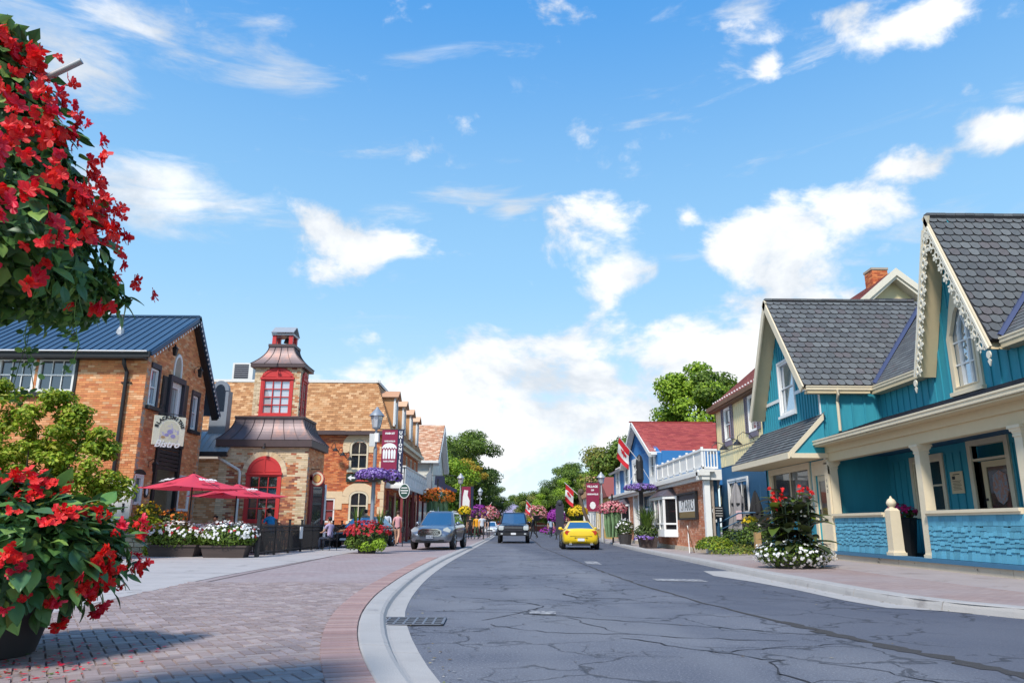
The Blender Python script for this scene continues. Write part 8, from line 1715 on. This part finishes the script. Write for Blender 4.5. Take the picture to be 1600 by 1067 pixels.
def person(label, x, y, z, face, h=1.7, pose='walk', shirt='white', legs='black', hair=m_hairb, long=False, skin=m_skin, sleeves=.5, shorts=False, skirt=False, phase=1, item=None, group=None, bald=False, hat=None, female=False):
    """one continuous body grown over a jointed skeleton; local +Y is where the person faces"""
    t = thing('person', label, 'person', (x, y, z), RAD(face), group); s = h/1.72; V_ = []; E = []; Rr = []; part = []
    def v(p, r, k): V_.append(tuple(c*s for c in p)); Rr.append(r*s if not isinstance(r, tuple) else (r[0]*s, r[1]*s)); part.append(k); return len(V_)-1
    sit = pose in ('sit', 'lean'); hz_ = .52 if sit else .93; ln = .18 if pose == 'lean' else (.02 if not sit else .04); shw = .175 if female else .20
    pel = v((0, 0, hz_), (.15, .11), 'l'); w = v((0, ln*.4, hz_+.17), (.125 if female else .145, .10), 't'); ch = v((0, ln, hz_+.38), (.16, .115), 't'); up = v((0, ln*1.2, hz_+.51), (.10, .085), 't'); nk = v((0, ln*1.35+.01, hz_+.585), .052, 's'); hd0 = v((0, ln*1.5+.02, hz_+.66), (.066, .075), 's'); hd1 = v((0, ln*1.5+.03, hz_+.735), (.078, .092), 's'); hd2 = v((0, ln*1.5+.015, hz_+.80), (.060, .075), 's')
    E += [(pel, w), (w, ch), (ch, up), (up, nk), (nk, hd0), (hd0, hd1), (hd1, hd2)]
    nose = v((0, ln*1.5+.125, hz_+.70), .012, 's'); E.append((hd1, nose))
    for sd in (1, -1):
        f = sd*phase
        hp = v((sd*.095, 0, hz_-.06), .085, 'l'); E.append((pel, hp))
        if sit: kn = v((sd*.13, .44, hz_-.03), .065, 'l'); an = v((sd*.13, .46, .10), .045, 'k' if shorts else 'l'); mid = v((sd*.13, .46, .30), .058, 'k' if shorts else 'l'); to = v((sd*.14, .62, .05), .04, 'f'); E += [(hp, kn), (kn, mid), (mid, an), (an, to)]
        else:
            a = .26*f if pose == 'walk' else .03*f; kz = .50; ky = math.sin(a)*.43+.03; ay = ky+math.sin(a-(.45 if f < 0 and pose == 'walk' else .05))*.40; az_ = kz-math.cos(a-(.45 if f < 0 and pose == 'walk' else .05))*.40
            kn = v((sd*.10, ky, kz), .062, 'k' if shorts or skirt else 'l'); cf = v((sd*.10, (ky+ay)/2-.02, (kz+az_)/2+.05), .056, 'k' if shorts or skirt else 'l'); an = v((sd*.10, ay, az_), .040, 'k' if shorts or skirt else 'l'); to = v((sd*.115, ay+.15, max(.035, az_-.055)), .036, 'f'); E += [(hp, kn), (kn, cf), (cf, an), (an, to)]
        so = v((sd*shw, ln*1.1, hz_+.475), .060, 't'); E.append((up, so)); b_ = -f
        if pose == 'walk': el_ = (sd*(shw+.05), ln+math.sin(b_*.30)*.28, hz_+.21); ha = (sd*(shw+.04), ln+math.sin(b_*.30)*.28+.10, hz_-.02)
        elif sit: el_ = (sd*(shw+.05), ln+.10, hz_+.24); ha = (sd*.14, ln+.32, hz_+.20)
        else: el_ = (sd*(shw+.05), .02, hz_+.21); ha = (sd*(shw+.03), .10, hz_-.03)
        el2 = v(el_, .042, 't' if sleeves > .6 else 's'); me_ = v(tuple((so_+e)/2 for so_, e in zip((sd*shw, ln*1.1, hz_+.475), el_)), .050, 't'); ha_ = v(ha, .027, 't' if sleeves > .9 else 's'); E += [(so, me_), (me_, el2), (el2, ha_)]
        d = (Vector(ha)-Vector(el_)).normalized(); sdv = Vector((0, 1, 0)).cross(d).normalized() if abs(d.y) < .9 else Vector((1, 0, 0)); wv = d.cross(sdv).normalized()
        pl_ = v(tuple(Vector(ha)+d*.055), (.038, .018), 's'); E.append((ha_, pl_))
        for q, L in enumerate((.066, .078, .074, .058)): r0 = Vector(ha)+d*.075+wv*(-.027+.018*q); k1 = v(tuple(r0+d*L*.55+sdv*.006), .0085, 's'); k2 = v(tuple(r0+d*L-sdv*.012), .0075, 's'); E += [(pl_, k1), (k1, k2)]
        th = v(tuple(Vector(ha)+d*.05+wv*.055), .010, 's'); E.append((ha_, th))
    me = skin_mesh(V_, E, Rr, pel); mats = [skin, SH[shirt], PT[legs], m_shoe]
    for m in mats: me.materials.append(m)
    seg = [(Vector(V_[a]), Vector(V_[b]), part[b]) for a, b in E]; code = {'s': 0, 't': 1, 'l': 2, 'k': 0, 'f': 3}
    for p in me.polygons:
        c = p.center; best = 9; kk = 's'
        for A, B, k in seg:
            ab = B-A; tt = max(0, min(1, (c-A).dot(ab)/(ab.length_squared+1e-9))); dd = (c-A-ab*tt).length
            if dd < best: best = dd; kk = k
        if kk == 's' and c.z < (hz_+.545)*s and abs(c.x) < .12*s and c.z > hz_*s: kk = 't'
        p.material_index = code[kk]; p.use_smooth = True
    inst('body', me, t, WMX[t.name])
    hc = Vector((0, ln*1.5+.005, hz_+.755))*s
    if not bald:
        b = MB(); b.lathe(hc, [(.001, .105*s), (.05*s, .098*s), (.085*s, .06*s), (.096*s, .0), (.085*s, -.05*s)]+([(.10*s, -.14*s), (.085*s, -.24*s), (.05*s, -.27*s)] if long else [(.06*s, -.075*s)]), 12)
        b.v = [(x_, (y_-.030*s if y_ > hc.y+.04*s and z_ < hc.z+.05*s else y_) if not (y_ > hc.y+.03*s and z_ < hc.z-.02*s) else hc.y+.0*s, z_) for x_, y_, z_ in b.v]; b.build('hair', [hair], t, smooth=True, local=True)
    for sd in (1, -1): MB().ball((sd*.03*s, (ln*1.5+.112)*s, (hz_+.745)*s), .011*s, 6).build('eye', [m_black], t, local=True); MB().ball((sd*.08*s, (ln*1.5+.02)*s, (hz_+.725)*s), .02*s, 6, sz=1.5).build('ear', [skin], t, local=True)
    MB().box((0, (ln*1.5+.108)*s, (hz_+.672)*s), (.045*s, .008*s, .009*s)).build('mouth', [m_redp], t, local=True)
    if skirt: MB().lathe((0, 0, .50*s), [(.19*s, 0), (.17*s, .2*s), (.145*s, .45*s)], 12).build('skirt', [PT[legs]], t, smooth=True, local=True)
    if hat: MB().lathe(hc+Vector((0, 0, .04*s)), [(.17*s, 0), (.10*s, .01), (.095*s, .07), (.001, .09)], 12).build('hat', [hat], t, smooth=True, local=True)
    if item == 'bag': MB().lathe((.28*s, .02, .68*s), [(.10, 0), (.15, .05), (.14, .24), (.05, .3)], 8, M=Matrix.Diagonal((.5, 1, 1, 1))).tube([(.26*s, .02, .96*s), (.22*s, .0, 1.35*s), (.16*s, 0, 1.42*s)], .01, 4).build('bag', [m_black], t, local=True)
    return t
GP = 'people walking along the street'; GQ = 'people seated on the patio'
person('woman with long dark hair and pale shirt walking away past the lamp post', -6.15, 38.6, .05, 8, 1.70, 'walk', 'white', 'brown', long=True, skirt=True, sleeves=.8, female=True, group=GP, item='bag')
person('woman in pink striped top and black shorts walking away beside the oval sign', -5.45, 37.6, .05, -6, 1.66, 'walk', 'stripe', 'black', shorts=True, hair=m_hairbr, sleeves=.5, female=True, item='bag', phase=-1, group=GP)
person('person in olive top standing behind the grasses of the flower tub', -7.15, 38.2, .05, 20, 1.72, 'stand', 'green', 'navy', group=GP)
person('person in lilac top with navy shawl seated by the fence end', -7.35, 31.6, .05, 60, 1.7, 'sit', 'lil', 'navy', group=GQ)
person('man in bright blue shirt leaning over a table behind the fence', -8.75, 28.4, .22, 55, 1.82, 'lean', 'blue', 'black', group=GQ)
person('person with dark hair seated left of the man in blue', -9.35, 29.6, .05, -70, 1.7, 'sit', 'grey', 'navy', group=GQ, long=True)
person('bald man seated below the downspout', -10.45, 28.9, .05, 160, 1.75, 'sit', 'white', 'navy', bald=True, group=GQ)
person('seated person with black hair left of the bald man', -11.35, 29.6, .05, 170, 1.7, 'sit', 'black', 'black', group=GQ)
person('walker in orange jacket and green trousers on the left pavement', -2.30, 56.4, .05, 175, 1.72, 'walk', 'orange', 'green', sleeves=1, group=GP, hair=m_hairbr)
person('walker in white top and black trousers right of the orange jacket', -1.88, 55.6, .05, -172, 1.76, 'walk', 'white', 'black', group=GP, phase=-1, hair=m_hairbr)
person('walker in dark top and grey trousers rightmost of the group on the left pavement', -1.68, 57.6, .05, 170, 1.70, 'walk', 'black', 'grey', group=GP)
person('walker in black left of the orange jacket', -2.85, 57.8, .05, 182, 1.70, 'stand', 'black', 'black', group=GP)
person('person in black striding across the road beside the pickup truck', 2.02, 59.5, .0, 88, 1.80, 'walk', 'black', 'black', sleeves=1, group=GP, item='bag', hair=m_hairbr)
person('man in light blue shirt with white cap crossing the road', 3.85, 67.5, .0, 185, 1.76, 'walk', 'lb', 'navy', hair=m_hairg, group=GP, hat=m_white)
person('person in pale top standing behind the yellow coupe', 5.0, 70.5, .0, 160, 1.68, 'stand', 'grey', 'navy', group=GP, long=True)
person('dark haired person in black at the left rear corner of the yellow coupe', 4.7, 60.5, .0, 190, 1.66, 'stand', 'black', 'navy', long=True, group=GP)
person('person in red top far down the street by the flower baskets', 1.7, 92, .0, 180, 1.7, 'walk', 'red', 'navy', group=GP)
person('person in white top far down the left pavement', -2.2, 88, .0, 180, 1.7, 'walk', 'white', 'grey', group=GP)
person('person in black standing in shade under the mansard balcony', -6.6, 45.5, .05, 150, 1.7, 'stand', 'navy', 'black', group=GP)

# ------------------------------------------------------------------ patio: fence, tables, chairs, umbrellas
fn = thing('patio_fence', 'black wrought iron patio fence running back along the paving', 'fence', (-8.1, 24.8, 0))
bar = MB().fbox(Frame((0, 0, 0), (1, 0, 0)), -.012, .012, 0, .92, -.012, .012).prism(Frame((0, 0, 0), (1, 0, 0)), [(-.018, .92), (.018, .92), (0, 1.0)], -.006, .006).mesh('bar', [m_iron])
def fence_run(x0, y0, x1, y1, n_post, z0=.06, h=1.0, parent=None, pm=m_iron):
    a, c = Vector((x0, y0, z0)), Vector((x1, y1, z0)); L = (c-a).length; F_ = Frame(a, c-a, (0, 0, 1))
    for k in range(n_post+1): u = L*k/n_post; MB().fbox(F_, u-.035, u+.035, 0, h+.18, -.035, .035).fbox(F_, u-.05, u+.05, h+.18, h+.21, -.05, .05).build('post', [pm], parent)
    for z in (.12, h*.80, h-.06): MB().fbox(F_, 0, L, z, z+.03, -.015, .015).build('rail', [pm], parent)
    for i in range(int(L/.115)): inst('bar', bar, parent, F_.mat(.06+i*.115, .05, 0) @ Matrix.Rotation(0, 4, 'Z') @ Matrix(((1, 0, 0, 0), (0, 0, 1, 0), (0, -1, 0, 0), (0, 0, 0, 1))) if 0 else Matrix.Translation(F_.pt(.06+i*.115, .05, 0)))
fence_run(-8.1, 24.9, -8.15, 33.5, 5, parent=fn); fence_run(-8.15, 33.6, -8.2, 39.5, 3, parent=fn); fence_run(-9.3, 24.9, -8.12, 24.9, 1, parent=fn)
F_ = Frame((-8.05, 24.9, 0), (0, 1, 0), (0, 0, 1))
for u in (4.6, 8.3): tag(MB().fbox(F_, u, u+.35, .55, 1.0, .0, .03).build('fence_notice', [m_white], fn))
MB().box((-8.1, 24.75, .80), (.10, .10, 1.5)).build('post', [m_iron], fn)
tbl = thing('patio_table', 'round black metal table behind the flower boxes', 'table', (-10.3, 26.9, .05), group='patio tables'); MB().lathe((-10.3, 26.9, .75), [(.42, 0), (.42, .02)], 18).build('tabletop', [m_iron], tbl); MB().lathe((-10.3, 26.9, .05), [(.25, 0), (.05, .05), (.04, .7)], 10).build('leg', [m_iron], tbl)
for i, (x, y, la) in enumerate(((-9.3, 29.2, 'black patio table by the man in blue'), (-11.0, 29.9, 'black patio table before the red arched window'), (-9.1, 26.4, 'black patio table nearest the fence corner'), (-8.95, 31.5, 'black patio table at the tower corner'))): clone(tbl, (x, y, .05), 0, la)
chp = thing('patio_chair', 'black metal chair with hooped back behind the flower boxes', 'chair', (0, 0, 0), group='patio chairs')
b = MB(); b.tube([(-.22, -.2, 0), (-.21, -.2, .46), (-.20, -.25, .72), (-.13, -.28, .88), (0, -.29, .93), (.13, -.28, .88), (.20, -.25, .72), (.21, -.2, .46), (.22, -.2, 0)], .016, 6); b.tube([(-.12, -.21, .46), (-.10, -.26, .74), (0, -.28, .82), (.10, -.26, .74), (.12, -.21, .46)], .011, 5); b.tube([(0, -.21, .46), (0, -.28, .92)], .010, 5); b.build('back_frame', [m_iron], chp, local=True)
MB().lathe((0, 0, .45), [(.235, 0), (.24, .015), (.235, .03)], 14).build('seat', [m_iron], chp, local=True)
for x in (-.19, .19): MB().tube([(x, .18, 0), (x*.95, .16, .46)], .016, 6).build('leg', [m_iron], chp, local=True)
for i, (x, y, a, la) in enumerate(((-10.9, 26.6, 60, None), (-9.75, 26.5, -70, 'black hooped chair right of the first table'), (-10.3, 27.5, 180, 'black hooped chair behind the first table'), (-9.35, 25.9, -20, 'black hooped chair near the fence corner'), (-8.55, 26.6, -90, 'black hooped chair against the fence'), (-9.3, 28.5, 0, 'black hooped chair under the second umbrella'), (-10.5, 29.3, -30, 'black hooped chair before the red arched window'), (-11.5, 30.1, 80, 'black hooped chair by the brick link'), (-8.75, 30.6, -60, 'black hooped chair right of the man in blue'), (-9.5, 31.2, 60, 'black hooped chair at the tower corner'), (-8.7, 27.7, -100, 'black hooped chair midway along the fence'))):
    if la is None: chp.location = (x, y, .05); chp.rotation_euler = (0, 0, RAD(a))
    else: clone(chp, (x, y, .05), RAD(a), la)
m_umb = mk('red_umbrella_cloth', (.78, .07, .12), .75, ns=2, na=.08, trans=.25)
def umbrella(label, x, y, ztop, R_, rise, group='red patio umbrellas', a0=.3):
    t = thing('patio_umbrella', label, 'umbrella', (x, y, .05), group=group); n = 4; b = MB(); rows = []
    for k in range(7):
        f = k/6; row = []
        for i in range(n*6):
            a = a0+i*2*math.pi/(n*6); ph = (i % 6)/6; sq_ = 1/max(abs(math.cos(((i % 6)/6-.5)*math.pi/2)), .7)*.75; rr = R_*f*sq_; sag = .05*math.sin(math.pi*f)+.05*f*math.sin(math.pi*ph); row.append((x+rr*math.cos(a), y+rr*math.sin(a), ztop-rise*f**.92-sag))
        rows.append(row)
    b.grid(rows, close=True); b.build('canopy', [m_umb], t, smooth=60); MB().tube([(x, y, .05), (x, y, ztop+.05)], .025, 8).build('pole', [m_iron], t); MB().lathe((x, y, .05), [(.28, 0), (.28, .06), (.06, .09)], 12).build('base', [m_iron], t)
    for i in range(8): a = a0+math.pi/4*i; k_s = 1 if i % 2 else .76; MB().tube([(x, y, ztop-.04), (x+R_*.98*math.cos(a)*k_s, y+R_*.98*math.sin(a)*k_s, ztop-rise*.97-.05)], .010, 4).build('rib', [m_black], t)
    return t
u1 = umbrella('big red umbrella with white lettering before the dark bistro door', -10.75, 25.6, 2.76, 1.75, .50, a0=.12); u2 = umbrella('second red umbrella farther back, before the brick link', -10.15, 28.2, 2.55, 1.85, .46, a0=.0)
for (ux, uy, zt, R_, rs_, a0, tt) in ((-10.75, 25.6, 2.76, 1.75, .5, .12, u1), (-10.15, 28.2, 2.55, 1.85, .46, .0, u2)):
    for am in (a0-math.pi/4-math.pi/2+.0, a0-math.pi/4+.0):
        am = am+0; d = Vector((math.cos(am), math.sin(am), 0)); dn_ = (d*R_*.76+Vector((0, 0, -rs_))).normalized(); uu = Vector((-d.y, d.x, 0)); p = Vector((ux, uy, zt))+d*R_*.50+Vector((0, 0, -rs_*.66+.06)); F__ = Frame(p, uu, -dn_)
        text('Stella', .30, F__, 0, 0, .03, m_white_letter, tt, shear=.3, bold=.008); text('Artois', .13, F__, 0, -.20, .03, m_white_letter, tt)

for x, y, a, z, la in ((-7.35, 31.6, 60, .05, 'black chair under the person in lilac'), (-8.75, 28.4, 55, .22, 'black chair under the man in blue'), (-9.35, 29.6, -70, .05, 'black chair under the dark haired person'), (-10.45, 28.9, 160, .05, 'black chair under the bald man'), (-11.35, 29.6, 170, .05, 'black chair under the person with black hair')): clone(chp, (x, y, z), RAD(a), la)
# right side patio of the yellow house: closed umbrellas, rail, steps, planters
def closed_umb(label, x, y, zt, m, m2):
    t = thing('closed_umbrella', label, 'umbrella', (x, y, .15), group='closed umbrellas by the yellow house'); b = MB(); rows = []
    for k in range(8):
        f = k/7; rr = (.05, .13, .20, .24, .22, .26, .30, .34)[k]; rows.append([(x+rr*(1+.22*math.cos(6*a+k*.3))*math.cos(a), y+rr*(1+.22*math.cos(6*a+k*.3))*math.sin(a), zt-1.85*f) for a in [i*2*math.pi/24 for i in range(24)]])
    b.grid(rows, close=True); b.add(rows[0], [tuple(range(24))]); b.build('canopy', [m], t, smooth=60); MB().tube([(x, y, .1), (x, y, zt+.06)], .03, 6).build('pole', [m_iron], t); MB().box((x-.06, y-.34, zt-1.25), (.22, .03, .34)).build('print', [m2], t)
    MB().lathe((x, y, zt-.85), [(.25, 0), (.25, .07)], 12).build('tie', [m_black], t); return t
closed_umb('closed grey umbrella with pale pink print by the yellow house', 9.15, 30.0, 2.78, mk('grey_umbrella_cloth', (.28, .27, .28), .85, ns=3, na=.15), mk('pale_pink_print', (.72, .50, .52), .7)); closed_umb('closed black umbrella with white print by the yellow house', 10.0, 30.3, 2.45, mk('black_umbrella_cloth', (.025, .025, .028), .85), m_whiteold)
rf = thing('patio_railing', 'black iron railing of the patio before the yellow house', 'railing', (8.9, 28.6, .1)); fence_run(8.9, 28.6, 10.9, 27.9, 2, z0=.15, h=1.0, parent=rf)
b = MB(); b.tube([(7.9, 29.9, 1.0), (9.0, 29.4, 1.6), (9.6, 29.2, 1.62)], .03, 5).tube([(7.9, 29.9, .75), (9.0, 29.4, 1.3)], .02, 5).tube([(7.9, 29.9, .1), (7.9, 29.9, 1.0)], .025, 5); b.build('stair_rail', [m_blued], rf)
for (x, y, z, m, la) in ((9.05, 28.2, 1.25, F_yel, 'small planter of yellow flowers on the patio railing'), (9.75, 28.0, 1.25, F_or, 'small planter of orange flowers on the patio railing')):
    t = thing('railing_planter', la, 'planter', (x, y, z-.3)); MB().box((x, y, z-.2), (.42, .22, .22)).build('box', [m_boxw], t); bushy(t, (x, y, z), (.28, .2, .16), 120, L_tree, .08); flowers(t, (x, y, z+.04), (.28, .2, .16), 40, m, .09)
tag(MB().box((8.85, 26.9, .5), (.20, .20, .8)).build('wooden_post', [m_woodl]), 'short light wooden post among the plants before the yellow house', 'post')
# distant wooden utility bits: lamps behind baskets, shop sign on the right
gn = thing('gnome_shop_sign', 'small white shop sign between flower baskets far down the right side', 'sign', (5.6, 80, 1.5)); MB().box((5.6, 80, 2.2), (.9, .08, .7)).build('board', [m_white], gn); MB().box((5.6, 80, .95), (.08, .08, 1.9)).build('post', [m_iron], gn)
for i, (x, y, r_, m, la) in enumerate(((1.6, 96, .9, F_cor, 'low red flower bed left of the street end'), (4.9, 84, 1.3, F_mag, 'low magenta flower bed behind the man with the cap'), (6.3, 66, .8, F_pinkl, 'pink flower bed near the ochre shop'), (-3.2, 74, .7, F_cor, 'red flower bed at the foot of the second left lamp'), (-4.4, 62, .8, F_yel, 'green and yellow plants by the left pavement lamp'))):
    t = thing('flower_bed', la, 'flowers', (x, y, 0), group='flower beds down the street'); bushy(t, (x, y, .35), (r_, .6, .5), 260, L_treed, .14); flowers(t, (x, y, .4), (r_, .6, .55), 110, m, .14)
